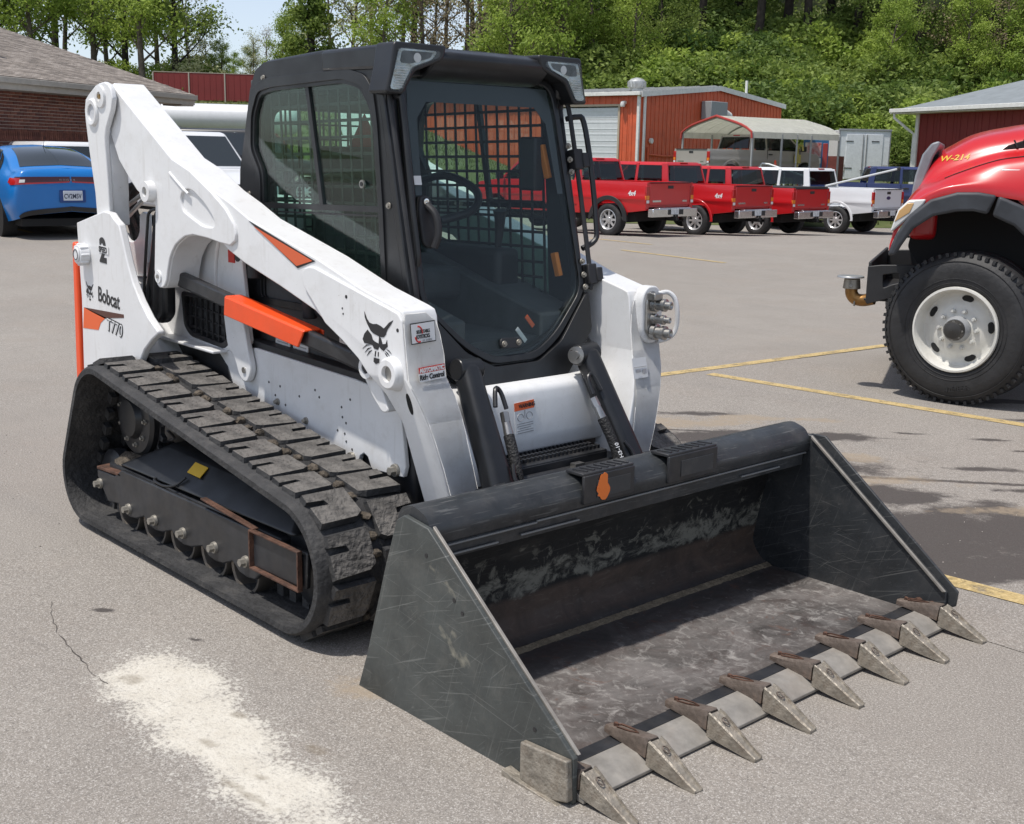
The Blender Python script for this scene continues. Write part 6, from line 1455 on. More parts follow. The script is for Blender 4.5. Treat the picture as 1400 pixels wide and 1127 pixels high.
# ---------- the big red truck
def red_truck():
    t = thing('fire_truck', 'big red truck with grey wheel flares and white wheel rims beside the loader', 'truck', (-.094, 5.135, 0), math.radians(207))
    # local axes: +x towards the nose, +y towards the photographer; the tyre's outer face is y = 0
    hp = [  # stations from the nose backwards: x, flare edge z, crease z, hood z
        (.555, 1.12, 1.20, 1.20), (.53, 1.22, 1.33, 1.34), (.48, 1.33, 1.44, 1.46), (.42, 1.41, 1.53, 1.56), (.36, 1.465, 1.575, 1.70), (.29, 1.51, 1.61, 1.80), (.20, 1.545, 1.66, 1.86), (.08, 1.562, 1.71, 1.93), (-.04, 1.562, 1.755, 1.97), (-.16, 1.55, 1.79, 1.995), (-.30, 1.53, 1.81, 2.02), (-.6, 1.50, 1.85, 2.06), (-1.0, 1.50, 1.89, 2.10), (-1.45, 1.50, 1.92, 2.13)]
    rows = []
    for x, zf, zc, zh in hp:
        k = min(1, max(0, (zh - zc) / .22))
        rows.append([(x, -.015, zf - .02), (x, -.02, zf + .04), (x, -.06, zf + .5 * (zc - zf)), (x, -.14, zc - .015), (x, -.26, zc + .012), (x, -.38, zc + .02 + .02 * k), (x, -.44, zc + (zh - zc) * .55), (x, -.52, zh - .035), (x, -.62, zh), (x, -.9, zh + .035), (x, -1.2, zh + .045)])
    sk = Skin(rows)
    b = MB(); nu, nv = 46, 30
    for m_ in (0, 1):
        b.grid([[(lambda p: p if not m_ else V((p.x, -2.4 - p.y, p.z)))(sk.at(i / nu, j / nv)) for j in range(nv + 1)] for i in range(nu + 1)])
    bmesh.ops.remove_doubles(b.bm, verts=b.bm.verts, dist=1e-4)
    hood = b.build('hood', red_paint, t, smooth=45)
    # front closing face under the hood nose, grille and its pale surround
    b = MB(); b.box((.35, -1.2, 1.36), (.20, 1.5, .36)); b.build('nose_panel', red_paint, t, bevel=.05, seg=4)
    sur = [(.465, 1.44), (.44, 1.66), (.40, 1.82), (.34, 1.905), (.285, 1.922), (.275, 1.895), (.32, 1.80), (.365, 1.64), (.395, 1.44)]
    b = MB(); b.prism(sur, 'y', -.545, -1.855); b.build('grille_surround', mat('pale_grey_paint', (.22, .24, .26), .45, var=.2, dirt=.5, dscale=5, dcol=(.40, .42, .44), coat=.2), t, bevel=.02, seg=3)
    b = MB()
    for k in range(7): b.box((.43 - .012 * k, -1.2, 1.47 + .055 * k), (.05, 1.1, .02))
    b.build('grille', trim_black, t)
    b = MB(); b.box((.35, -1.2, 1.62), (.12, 1.12, .40)); b.build('radiator', under_m, t)
    for m_ in (0, 1):
        Y = (lambda y: y) if not m_ else (lambda y: -2.4 - y)
        # headlight wrapping the corner
        hl = [(.558, 1.255), (.512, 1.420), (.445, 1.490), (.325, 1.500), (.34, 1.46), (.44, 1.36), (.53, 1.27)]
        b = MB(); b.prism(hl, 'y', Y(.004), Y(-.16)); b.build('headlight', mat('lamp_clear', (.7, .7, .68), .2), t, bevel=.012)
        b = MB(); b.prism([(.532, 1.33), (.505, 1.412), (.45, 1.468), (.405, 1.47), (.43, 1.40)], 'y', Y(.008), Y(-.02)); b.build('turn_lamp', mat('turn_lens', (.62, .38, .16), .25), t, bevel=.004)
        # fender flare in two pieces
        fo = [(.560, 1.085), (.549, 1.130), (.512, 1.243), (.43, 1.381), (.293, 1.500), (.116, 1.555), (-.027, 1.559), (-.150, 1.540)]
        fi = [(-.10, 1.405), (.0, 1.425), (.104, 1.420), (.265, 1.382), (.395, 1.286), (.470, 1.16), (.505, 1.09)]
        b = MB(); b.prism(fo + fi, 'y', Y(.055), Y(-.10)); b.build('wheel_flare', mat('flare_grey', (.042, .046, .053), .55, var=.25, dirt=.3, dcol=(.03, .03, .03)), t, bevel=.02, seg=3)
        fo2 = [(-.163, 1.537), (-.333, 1.470), (-.48, 1.35), (-.58, 1.20), (-.64, 1.02), (-.55, 1.0)]; fi2 = [(-.50, 1.10), (-.40, 1.22), (-.28, 1.33), (-.13, 1.395)]
        b = MB(); b.prism(fo2 + fi2, 'y', Y(.055), Y(-.10)); b.build('wheel_flare', MATS['flare_grey'], t, bevel=.02, seg=3)
        # fender inner wall in the wheel house
        b = MB(); b.prism(rpoly([(.45, 1.12), (.40, 1.40), (.1, 1.50), (-.2, 1.49), (-.5, 1.3), (-.62, .9), (-.75, .6), (-.6, .6), (-.2, .9), (.3, .9)], .03), 'y', Y(-.50), Y(-.54)); b.build('wheel_house', under_m, t)
        b = MB(); b.lathe([(.02, 0), (.048, 0), (.052, .012), (.02, .030), (.001, .032)], (-.239, Y(-.15), 1.725), (0, 0, 1), 20); b.build('marker_lamp', lamp_amber, t)
        b = MB(); b.box((-.24, Y(-.14), 1.712), (.15, .11, .022)); b.build('lamp_base', mat('lamp_clear', (.7, .7, .68), .2), t, bevel=.006)
        # vent on the hood side
        vo = [(-.155, 1.858), (-.20, 1.895), (-.30, 1.93), (-.62, 1.96), (-.66, 1.90), (-.30, 1.865)]
        b = MB(); b.prism(vo, 'y', Y(-.405), Y(-.47)); b.build('hood_vent', under_m, t, bevel=.008)
        b = MB()
        for k in range(6): b.box((-.25 - .065 * k, Y(-.402), 1.905 + .006 * k), (.012, .012, .06 - .0 * k), (0, .5, 0))
        b.build('vent_slats', trim_black, t)
    ht = text('hood_lettering', 'W-214', .088, mat('gold_leaf', (.62, .38, .05), .45), t, (0, 0, 0), (1, 0, 0), (0, 1, 0), extrude=0, shear=.25, sx=.82, bold=.002)
    for v in ht.data.vertices:           # lay the letters on the curved hood side
        xq, zq = .270 - v.co.x, 1.768 + v.co.y * .62 + v.co.x * .10
        lo, hi = 0.0, 1.0
        for _ in range(24):
            mid_ = (lo + hi) / 2
            if sk.at(mid_, .62).x > xq: lo = mid_
            else: hi = mid_
        vl, vh = .52, .84
        for _ in range(24):
            vm = (vl + vh) / 2
            if sk.at(lo, vm).z < zq: vl = vm
            else: vh = vm
        p_ = sk.at(lo, vl); n_ = sk.nrm(lo, vl); n_ = n_ if n_.y > 0 else -n_
        v.co = p_ + n_ * .004
    b = MB(); b.tube([(x_, sk.at(1 - (k_ / 12) * .55, .33).y - .002, sk.at(1 - (k_ / 12) * .55, .33).z + .002) for k_, x_ in [(k2, sk.at(1 - (k2 / 12) * .55, .33).x) for k2 in range(13)]], .005, 6); b.build('hood_seam', under_m, t)
    b = MB(); b.box((-.52, -.10, 1.60), (.05, .04, .16)); b.box((-.52, -.085, 1.52), (.07, .03, .05)); b.build('hood_latch', trim_black, t, bevel=.006)
    b = MB(); b.box((-.78, -.25, .70), (.02, .42, .62)); b.build('mud_flap', trim_black, t)
    # front wheels
    for m_ in (0, 1):
        y = 0 if not m_ else -2.4; s = 1 if not m_ else -1
        w = part('wheel', t); w.location = (.05, y, .562); w.rotation_euler = (0, 0, math.radians(-19))
        R0 = .562
        b = MB(); b.lathe([(.315, -.02), (.335, -.004), (.36, -.002), (.42, .004), (.47, .0), (.515, -.022), (.535, -.05), (.553, -.06), (R0, -.075), (R0, -.14), (R0 - .012, -.142), (R0 - .012, -.152), (R0, -.154), (R0, -.26), (R0 - .012, -.262), (R0 - .012, -.272), (R0, -.274), (R0, -.34), (.53, -.38), (.45, -.415), (.33, -.40)], (0, 0, 0), (0, s, 0), 96, cap=False); b.build('tyre', mat('truck_tyre', (.020, .020, .021), .62, var=.3, vscale=6, dirt=.25, dscale=7, dcol=(.09, .085, .08), bump=.2, bscale=25), w, smooth=45)
        b = MB()
        for k in range(60):
            a = 2 * PI * k / 60
            b.box((.549 * math.cos(a), s * -.06, .549 * math.sin(a)), (.030, .05, .022), (0, -a, 0))
        tag(b.build('tread_blocks', MATS['truck_tyre'], w, smooth=0), kind='stuff')
        b = MB()
        for rr, yy_ in ((.375, .0005), (.50, -.010), (.345, -.001)): b.tube([(rr * math.cos(a), s * yy_, rr * math.sin(a)) for a in [2 * PI * k / 64 for k in range(64)]], .0028, 6, closed=True)
        b.build('sidewall_ring', MATS['truck_tyre'], w)
        rimw = mat('rim_cream', (.66, .65, .60), .38, var=.06, dirt=.4, dscale=8, dcol=(.36, .30, .24), coat=.2)
        b = MB(); b.lathe([(.312, -.03), (.318, -.010), (.312, .008), (.298, .010), (.290, -.004), (.282, -.05), (.276, -.085), (.268, -.105), (.245, -.112), (.215, -.100), (.185, -.082), (.165, -.076), (.11, -.074), (.10, -.066), (.098, -.05)], (0, 0, 0), (0, s, 0), 64, cap=False); rm = b.build('rim', rimw, w, smooth=40)
        for k in range(5):
            a = 2 * PI * k / 5 + .5
            b = MB(); rad = V((math.cos(a), 0, math.sin(a))); tan = V((-math.sin(a), 0, math.cos(a))); c = rad * .232 + V((0, s * -.107, 0))
            pts = [c + tan * .042 * math.cos(q_) + rad * .022 * math.sin(q_) for q_ in [2 * PI * i / 20 for i in range(20)]]
            b.solid(pts, V((0, s * .010, 0)) - rad * .004); b.build('hand_hole', under_m, w, smooth=0)
        for k in range(10):
            a = 2 * PI * k / 10
            c = V((.140 * math.cos(a), s * -.076, .140 * math.sin(a)))
            b = MB(); b.cyl(c, c + V((0, s * .024, 0)), .017, n=6).cyl(c + V((0, s * .024, 0)), c + V((0, s * .042, 0)), .010, n=10); b.build('wheel_nut', mat('nut_cream', (.55, .55, .52), .4, dirt=.4, dcol=(.25, .2, .17)), w)
        b = MB(); b.lathe([(.10, -.06), (.098, -.04), (.085, -.015), (.080, -.005)], (0, 0, 0), (0, s, 0), 40); b.build('hub_ring', mat('hub_grey', (.30, .31, .32), .4, dirt=.4), w)
        b = MB(); b.lathe([(.078, -.03), (.076, .02), (.060, .045), (.03, .055), (.001, .058)], (0, 0, 0), (0, s, 0), 36); b.build('hub_cap', mat('hub_dark', (.05, .048, .045), .4, metal=.3, dirt=.4, dcol=(.15, .12, .1)), w)
        for k in range(8):
            a = 2 * PI * k / 8; c = V((.066 * math.cos(a), s * .022, .066 * math.sin(a))); b = MB(); b.cyl(c, c + V((0, s * .014, 0)), .008, n=6); b.build('hub_bolt', steel, w)
        if not m_: text('tyre_lettering', '425/65R', .055, MATS['truck_tyre'], w, (.03, .0045, -.47), (-1, 0, .25), (0, 0, 1), extrude=.003)
    # front bumper frame with brass nozzle
    b = MB()
    b.plate([(.715, .975), (.62, .99), (.20, 1.01), (.20, .77), (.49, .755), (.70, .685), (.715, .70)], [rpoly([(.60, .915), (.485, .935), (.478, .86), (.53, .845), (.592, .815)], .012)], 'y', -.28, -.31); b.build('bumper_bracket', trim_black, t, bevel=.006)
    b = MB(); b.plate([(.715, .975), (.62, .99), (.20, 1.01), (.20, .77), (.49, .755), (.70, .685), (.715, .70)], [], 'y', -2.09, -2.12); b.build('bumper_bracket', trim_black, t, bevel=.006)
    b = MB(); b.box((.70, -1.2, .87), (.025, 1.82, .28)); b.box((.62, -1.2, .72), (.22, 1.80, .02)); b.build('bumper_beam', trim_black, t, bevel=.008)
    nz = part('spray_nozzle', t)
    brass = mat('brass', (.28, .15, .05), .4, metal=.75, var=.3, dirt=.5, dcol=(.12, .08, .05)); bronze = mat('bronze_grey', (.27, .24, .20), .4, metal=.7, var=.2)
    b = MB(); b.tube([(.66, -.34, .725), (.74, -.36, .705), (.80, -.37, .715), (.83, -.37, .755), (.832, -.37, .80)], .048, 16, smooth=4); b.build('nozzle_elbow', brass, nz)
    b = MB(); b.cyl((.832, -.37, .79), (.832, -.37, .868), .068, .060, 24); b.build('nozzle_collar', bronze, nz, bevel=.005)
    b = MB(); b.cyl((.845, -.37, .876), (.845, -.37, .890), .105, .10, 28); b.build('nozzle_plate', mat('nozzle_grey', (.5, .5, .49), .35, metal=.7), nz, bevel=.003)
    b = MB(); b.cyl((.832, -.30, .82), (.832, -.285, .82), .012, n=6).cyl((.80, -.33, .66), (.80, -.33, .70), .008, n=6); b.build('nozzle_bolt', steel, nz)
    # chassis, cab, body behind the frame of the picture
    b = MB(); b.box((-2.6, -1.2, .78), (6.0, .85, .24)); b.build('chassis_rail', trim_black, t, bevel=.01)
    b = MB(); b.box((.05, -1.2, .56), (.16, 2.0, .18)); b.build('front_axle', under_m, t, bevel=.02)
    b = MB(); b.prism(rpoly([(-1.40, .75), (-1.40, 2.10), (-1.75, 2.85), (-3.6, 2.90), (-3.7, 2.8), (-3.7, .75)], .08), 'y', -.05, -2.35); b.build('cab', red_paint, t, bevel=.06, seg=4)
    b = MB(); b.hull8([(-1.44, -.25, 2.16), (-1.42, -2.15, 2.16), (-1.40, -2.15, 2.15), (-1.40, -.25, 2.15), (-1.70, -.30, 2.75), (-1.70, -2.10, 2.75), (-1.68, -2.10, 2.76), (-1.68, -.30, 2.76)]); b.build('windscreen', glass_dark, t)
    for y in (-.04, -2.36):
        b = MB(); b.prism([(-1.55, 2.05), (-1.80, 2.70), (-2.45, 2.70), (-2.45, 2.05)], 'y', y - .01, y + .01); b.build('door_window', glass_dark, t, bevel=.005)
        b = MB(); b.prism([(-2.6, 2.05), (-2.6, 2.70), (-3.4, 2.70), (-3.4, 2.05)], 'y', y - .01, y + .01); b.build('door_window', glass_dark, t, bevel=.005)
        b = MB(); b.box((-2.52, y, 1.5), (.015, .012, 1.4)); b.box((-1.5, y, 1.5), (.015, .012, 1.4)); b.build('door_seam', under_m, t)
        wheel(t, -4.6, y - .2 if y > -1 else y + .2, .55, .38, 1 if y > -1 else -1, rimw)
    b = MB(); b.box((-4.9, -1.2, 1.75), (2.3, 2.3, 1.9)); b.build('pump_body', red_paint, t, bevel=.04)
    b = MB(); b.box((-.9, -.18, .95), (.7, .32, .25)); b.build('step_box', trim_black, t, bevel=.02)
    return t
red_truck()
# ================================================================== BUILDINGS AND YARD THINGS
def fr(R, D, hR, hD, z):
    """Local frame on the ground: +x along (hR, hD), +y to its left."""
    return G(R, D, z), heading(hR, hD)
# ---------- orange-red metal building
mb_red = mat('metal_red', (.62, .115, .045), .5, var=.12, vscale=2, dirt=.35, dscale=5, dcol=(.34, .13, .08), bump=.05)
mb_white = mat('trim_white', (.74, .74, .70), .5, var=.08, dirt=.3, dcol=(.4, .37, .32))
roof_metal = mat('roof_metal', (.46, .46, .43), .45, metal=.3, var=.15, dirt=.3)
door_white = mat('door_white', (.62, .65, .66), .45, var=.04, dirt=.15)
loc, rz = fr(4.97, 50, .643, .766, .45)
MBd = thing('metal_building', 'orange red ribbed metal building with a white roll-up door', 'building', loc, rz)
WG, WL, HE = 11.8, 14.0, 3.95          # gable width, length, eave height; +x along the gable, +y along the door wall (to the left)
def ridge_z(x): return HE + .52 * (1 - abs(x - WG / 2) / (WG / 2))
n = 13
for k in range(n):
    x0, x1 = WG * k / n, WG * (k + 1) / n
    b = MB(); b.prism([(x0 + .004, 0), (x1 - .004, 0), (x1 - .004, ridge_z(x1) - .06), (x0 + .004, ridge_z(x0) - .06)], 'y', 0, .03)
    for j in range(3):
        xr = x0 + (x1 - x0) * (j + .5) / 3; b.prism([(xr - .035, .02), (xr + .035, .02), (xr + .035, ridge_z(xr) - .08), (xr - .035, ridge_z(xr) - .08)], 'y', -.022, 0)
    b.build('wall_panel', mb_red, MBd, bevel=.006)
def side_panel(y0, y1, z0=0, z1=HE - .05):
    b = MB(); b.box((.015, (y0 + y1) / 2, (z0 + z1) / 2), (.03, y1 - y0 - .008, z1 - z0)); k = max(1, round((y1 - y0) / .3))
    for j in range(k): b.box((-.012, y0 + (y1 - y0) * (j + .5) / k, (z0 + z1) / 2), (.024, .07, z1 - z0 - .04))
    b.build('wall_panel', mb_red, MBd, bevel=.006)
side_panel(.05, .55); side_panel(.55, 1.0); side_panel(1.0, 4.1, 3.42)
for k in range(11): side_panel(4.1 + .9 * k, 5.0 + .9 * k)
for k in range(7):
    z0 = .02 + .478 * k; b = MB(); b.box((.06, 2.55, z0 + .238), (.05, 2.95, .472)); b.box((.032, 2.55, z0 + .10), (.012, 2.9, .05)); b.box((.032, 2.55, z0 + .36), (.012, 2.9, .05)); b.build('door_section', door_white, MBd, bevel=.008)
for y in (1.7, 2.55, 3.4): b = MB(); b.box((.030, y, .70), (.012, .42, .13)); b.build('door_window', glass_dark, MBd)
b = MB(); b.box((-.015, 1.04, 1.7), (.06, .09, 3.42)); b.box((-.015, 4.06, 1.7), (.06, .09, 3.42)); b.box((-.0152, 2.55, 3.45), (.06, 3.11, .09)); b.build('door_frame', mat('frame_tan', (.46, .38, .28), .6), MBd, bevel=.005)
for s in (0, 1):
    x0, x1 = (0, WG / 2) if s == 0 else (WG / 2, WG); y0, y1 = -.12, WL + .1
    e = -.15 if s == 0 else 0; e2 = 0 if s == 0 else .15
    z0, z1 = ridge_z(x0) if s else HE - .013, ridge_z(x1) if not s else HE - .013
    b = MB(); b.hull8([(x0 + e, y0, z0 - .05), (x1 + e2, y0, z1 - .05), (x1 + e2, y1, z1 - .05), (x0 + e, y1, z0 - .05), (x0 + e, y0, z0 + .02), (x1 + e2, y0, z1 + .02), (x1 + e2, y1, z1 + .02), (x0 + e, y1, z0 + .02)]); rf = b.build('roof', roof_metal, MBd)
    b = MB()
    for j in range(18): y = y0 + .3 + j * .8; b.hull8([(x0 + e, y - .03, z0 + .02), (x1 + e2, y - .03, z1 + .02), (x1 + e2, y + .03, z1 + .02), (x0 + e, y + .03, z0 + .02), (x0 + e, y - .015, z0 + .06), (x1 + e2, y - .015, z1 + .06), (x1 + e2, y + .015, z1 + .06), (x0 + e, y + .015, z0 + .06)])
    b.build('roof_seams', roof_metal, rf, smooth=0)
    b = MB(); b.hull8([(x0 + e, y0 - .03, z0 - .18), (x1 + e2, y0 - .03, z1 - .18), (x1 + e2, y0, z1 - .18), (x0 + e, y0, z0 - .18), (x0 + e, y0 - .03, z0 + .03), (x1 + e2, y0 - .03, z1 + .03), (x1 + e2, y0, z1 + .03), (x0 + e, y0, z0 + .03)]); b.build('rake_trim', mb_white, MBd)
b = MB(); b.box((-.20, WL / 2, HE - .06), (.12, WL + .2, .14)); b.build('gutter', mb_white, MBd, bevel=.01)
b = MB(); b.box((-.06, .06, HE / 2), (.10, .12, HE - .1)); b.build('downspout', mb_white, MBd, bevel=.01)
b = MB(); b.box((.20, -.06, HE / 2), (.14, .06, HE - .05)); b.build('corner_trim', mb_white, MBd, bevel=.008)
b = MB(); b.lathe([(.25, -.25), (.25, .10), (.33, .12), (.38, .25), (.36, .38), (.25, .48), (.08, .53), (.001, .54)], (.75, .75, ridge_z(.75) + .02), (0, 0, 1), 20)
for k in range(16): a = 2 * PI * k / 16; b.box((.75 + .37 * math.cos(a), .75 + .37 * math.sin(a), ridge_z(.75) + .28), (.03, .05, .22), (0, 0, a))
b.build('roof_turbine', mat('galvanised', (.52, .53, .52), .4, metal=.5, var=.2), MBd)
b = MB(); b.box((-.06, .78, 3.55), (.14, .18, .12)); b.build('wall_lamp', mb_white, MBd, bevel=.02); b = MB(); b.lathe([(.08, 0), (.11, -.12), (.09, -.2), (.001, -.21)], (-.16, .78, 3.58), (0, 0, 1), 16); b.build('lamp_globe', mat('lamp_clear', (.7, .7, .68), .2), MBd)
b = MB(); b.box((5.2, -.30, 3.42), (1.35, .5, .75)); b.build('air_unit', mat('unit_grey', (.30, .32, .33), .5, dirt=.3), MBd, bevel=.02)
b = MB(); b.cyl((5.9, -.28, 3.35), (6.4, -.28, 3.2), .22, n=16); b.build('unit_duct', mb_white, MBd)
b = MB(); b.cyl((.7, -.05, 2.05), (.7, -.14, 2.05), .11, n=16); b.build('alarm_bell', mb_white, MBd)
b = MB(); b.tube([(.55, -.06, 1.8), (.55, -.06, .3)], .05, 8); b.tube([(.55, -.1, 1.5), (1.6, -.1, 1.45), (2.6, -.1, 1.45)], .04, 8); b.build('wall_pipe', mb_red, MBd)
b = MB(); b.cyl((8.9, .3, HE + .3), (8.9, .3, HE + .95), .06); b.build('roof_pipe', mb_white, MBd)
b = MB(); b.box((WG - .02, WL / 2, HE / 2), (.04, WL, HE - .1)); b.box((WG / 2, WL - .02, HE / 2), (WG, .04, HE - .1)); b.build('back_wall', mb_red, MBd)

# ---------- carport
loc, rz = fr(8.35, 44.0, .80, .60, terr(8.5, 44.5))
CP = thing('carport', 'open metal carport with pale barrel roof and red trimmed end', 'carport', loc, rz)
cw, clen, ez = 3.5, 4.9, 2.12
def cpz(y):
    f = 2 * abs(y - cw / 2) / cw
    return ez + .42 * (1 - f) + .16 * (1 - f ** 6)
cp_m = mat('carport_sheet', (.74, .74, .67), .4, var=.06, dirt=.25, dcol=(.42, .42, .36))
nseg = 14
prof = [(cw * k / nseg, cpz(cw * k / nseg)) for k in range(nseg + 1)]
prof = [(-.03, ez - .22)] + prof + [(cw + .03, ez - .22)]
for k in range(8):
    xa, xb_ = clen * k / 8, clen * (k + 1) / 8
    b = MB(); b.grid([[(x, y, z + dz) for y, z in prof] for x, dz in ((xa, 0), (xa + .012, .012), (xb_ - .012, .012), (xb_, 0))])
    bmesh.ops.solidify(b.bm, geom=list(b.bm.faces), thickness=.01); b.build('roof_sheet', cp_m, CP, smooth=20)
b = MB(); b.tube([(-.02, y, z - .0) for y, z in prof], .045, 6); b.build('end_trim', mat('trim_red', (.42, .05, .04), .5), CP)
for x in (.05, clen * .5, clen - .05):
    b = MB(); b.tube([(x, 0, -.3)] + [(x, y, z - .05) for y, z in prof[1:-1]] + [(x, cw, -.3)], .035, 6); b.build('bow_frame', mat('frame_grey', (.42, .43, .42), .5, metal=.3), CP)
for x in (.05, clen * .33, clen * .66, clen - .05):
    for y in (0, cw):
        b = MB(); b.box((x, y, ez / 2 - .2), (.06, .06, ez + .3)); b.build('post', MATS['frame_grey'], CP, bevel=.006)
# ---------- white box container
loc, rz = fr(14.35, 55.0, 1.0, .0, terr(14.4, 55))
BX = thing('storage_container', 'white box truck body used for storage with double doors beside the red building', 'container', loc, rz)
bw, bl, bh = 2.25, 5.5, 2.15
loc_dir = None
box_white = mat('box_white', (.74, .77, .78), .5, var=.06, dirt=.3, dcol=(.38, .37, .34))
b = MB(); b.box((bw / 2, bl / 2, bh / 2 + .05), (bw, bl, bh)); b.build('body', box_white, BX, bevel=.015)
for k in range(2):
    b = MB(); b.box((.52 + k * .82 + .2, -.02, 1.05), (.80, .04, 1.95)); dr = b.build('door', box_white, BX, bevel=.01)
    b = MB(); b.box((.35 + k * 1.15 + .1, -.05, 1.72), (.34, .015, .035)); b.box((.35 + k * 1.15 + .1, -.05, .55), (.34, .015, .035)); b.build('hinge', trim_black, dr)
    b = MB(); b.cyl((1.05 + k * .16, -.06, .15), (1.05 + k * .16, -.06, 2.0), .018, n=8); b.box((1.05 + k * .16, -.07, .45), (.14, .03, .04)); b.build('lock_rod', mat('rod_grey', (.25, .25, .25), .5), dr)
b = MB(); b.box((.0, -.01, bh / 2 + .05), (.05, .06, bh)); b.box((bw, -.01, bh / 2 + .05), (.05, .06, bh)); b.box((bw / 2, -.01, bh + .06), (bw + .1, .08, .08)); b.build('frame', mat('frame_alu', (.40, .41, .42), .4, metal=.5), BX, bevel=.006)
for x in (.18, 2.05): b = MB(); b.box((x, -.04, .55), (.26, .01, .30)); b.build('placard', mat('placard', (.5, .5, .48), .6, var=.4, vscale=30), BX)
b = MB()
for k in range(5): b.box((bw + .01, .5 + k * 1.1, bh / 2), (.02, .05, bh))
b.build('side_ribs', box_white, BX)
# ---------- red building with grey roof
loc, rz = fr(15.6, 48.3, .335, -.942, .0)
RB = thing('red_building', 'dark red sided building with grey roof and white gutter behind the big truck', 'building', loc, rz)
rb_red = mat('siding_red', (.20, .022, .018), .6, var=.10, vscale=1.5, dirt=.2, dcol=(.16, .04, .03))
Lr, Wr, Hr = 16.0, 10.0, 3.80          # +x along the facade towards the photographer, +y into the building (to the right in the picture is -)
k = 0
for k in range(14):
    x0 = 16.0 * k / 14; b = MB(); b.box((x0 + 16.0 / 28, .02, Hr / 2), (16.0 / 14 - .01, .04, Hr))
    for j in range(3): b.box((x0 + 16 / 14 * (j + .5) / 3, -.008, Hr / 2), (.03, .016, Hr - .02))
    b.build('siding_panel', rb_red, RB, bevel=.004)
for s in (0, 1):
    for k in range(8):
        b = MB(); b.box((0.02 if s == 0 else Lr - .02, Wr * (k + .5) / 8, Hr / 2), (.04, Wr / 8 - .01, Hr)); b.build('siding_panel', rb_red, RB, bevel=.004)
ov = .68
e = [(-ov, -ov, Hr), (Lr + ov, -ov, Hr), (Lr + ov, Wr + ov, Hr), (-ov, Wr + ov, Hr)]
rg = [(3.6, Wr / 2, Hr + 1.75), (Lr - 3.6, Wr / 2, Hr + 1.75)]
rb_roof = mat('roof_grey', (.21, .235, .25), .75, var=.12, vscale=2, dirt=.2, dcol=(.28, .27, .25), bump=.2, bscale=12)
b = MB()
for f in ((e[0], e[1], rg[1], rg[0]), (e[1], e[2], rg[1]), (e[2], e[3], rg[0], rg[1]), (e[3], e[0], rg[0])): b.face(f)
bmesh.ops.remove_doubles(b.bm, verts=b.bm.verts, dist=1e-4); bmesh.ops.recalc_face_normals(b.bm, faces=b.bm.faces)
bmesh.ops.solidify(b.bm, geom=list(b.bm.faces), thickness=.08); rr = b.build('roof', rb_roof, RB, smooth=0)
b = MB(); b.box((Lr / 2, -ov - .05, Hr - .02), (Lr + 2 * ov, .12, .15)); b.box((-ov - .05, Wr / 2, Hr - .02), (.12, Wr + 2 * ov + .22, .15)); b.build('gutter', mb_white, RB, bevel=.015)
b = MB(); b.box((Lr / 2, -ov / 2, Hr - .12), (Lr + 1.7, ov, .03)); b.box((-ov / 2, Wr / 2, Hr - .122), (ov, Wr, .03)); b.build('soffit', mb_white, RB)
b = MB(); b.tube([(-ov + .1, -ov, Hr - .1), (-ov + .1, -ov, Hr - .28), (-.25, -.2, Hr - .75), (-.1, -.06, Hr - .9), (-.1, -.06, .1)], .055, 8); b.build('downspout', mb_white, RB)
b = MB(); b.box((.03, -.03, Hr / 2), (.16, .08, Hr)); b.build('corner_trim', mb_white, RB, bevel=.008)
b = MB(); b.box((4.8, -.03, 1.3), (2.2, .06, 2.7)); b.build('door', mat('door_red', (.26, .025, .02), .5), RB, bevel=.01)
b = MB(); b.box((3.4, Wr / 2, Hr + 1.9), (.6, .5, .45)); b.build('roof_vent', mat('vent_pale', (.5, .52, .53), .5), RB, bevel=.03)
b = MB(); b.box((Lr / 2, Wr / 2, .0), (Lr, Wr, .3)); b.build('slab', mat('concrete', (.36, .35, .33), .85, var=.2), RB)

# ---------- brick building with shingle roof
loc, rz = fr(-9.75, 34.0, -.28, -.96, .50)      # +x along the wall towards the photographer, +y to the building's right-hand side (yard)
BB = thing('brick_building', 'low brown brick building with shingle roof beyond the blue sedan', 'building', loc, rz)
mortar = mat('mortar', (.58, .50, .44), .9, var=.15, vscale=20, bump=.4)
LB, HB, DB = 18.0, 2.62, 13.0
b = MB(); b.box((LB / 2, -DB / 2 - .02, HB / 2 - .3), (LB, DB, HB + .6)); b.build('mortar_wall', mortar, BB)
bl_, bhh, gap = .200, .058, .017
bricks = []
course = bhh + gap
for r_ in range(int((HB + .1) / course)):
    z = -.02 + r_ * course
    if 1.44 < z + .03 < 1.66: continue
    off = (bl_ + gap) / 2 if r_ % 2 else 0
    for c_ in range(int(LB / (bl_ + gap))):
        bricks.append((c_ * (bl_ + gap) + off + bl_ / 2, z + bhh / 2, 0))
for c_ in range(int(LB / (bhh + gap))): bricks.append((c_ * (bhh + gap) + bhh / 2, 1.545, 1))
brick_mats = [mat('brick_a', (.20, .072, .048), .85, var=.3, vscale=9, bump=.3), mat('brick_b', (.15, .056, .042), .85, var=.3, vscale=9, bump=.3), mat('brick_c', (.25, .098, .064), .85, var=.3, vscale=9, bump=.3)]
bme = [MB().box((0, 0, 0), (bl_, .03, bhh)).mesh('brick', m, 0) for m in brick_mats]
sme = [MB().box((0, 0, 0), (bhh, .03, .20)).mesh('brick', m, 0) for m in brick_mats]
q = random.Random(4)
seen = lambda p: 3.0 < p[0] < 8.2 and p[1] > 1.15
vis = sorted([p for p in bricks if seen(p)], key=lambda p: abs(p[0] - 6.6) + abs(p[1] - 2.0) * 1.6)
near, rest = vis[:300], vis[300:] + [p for p in bricks if not seen(p)]
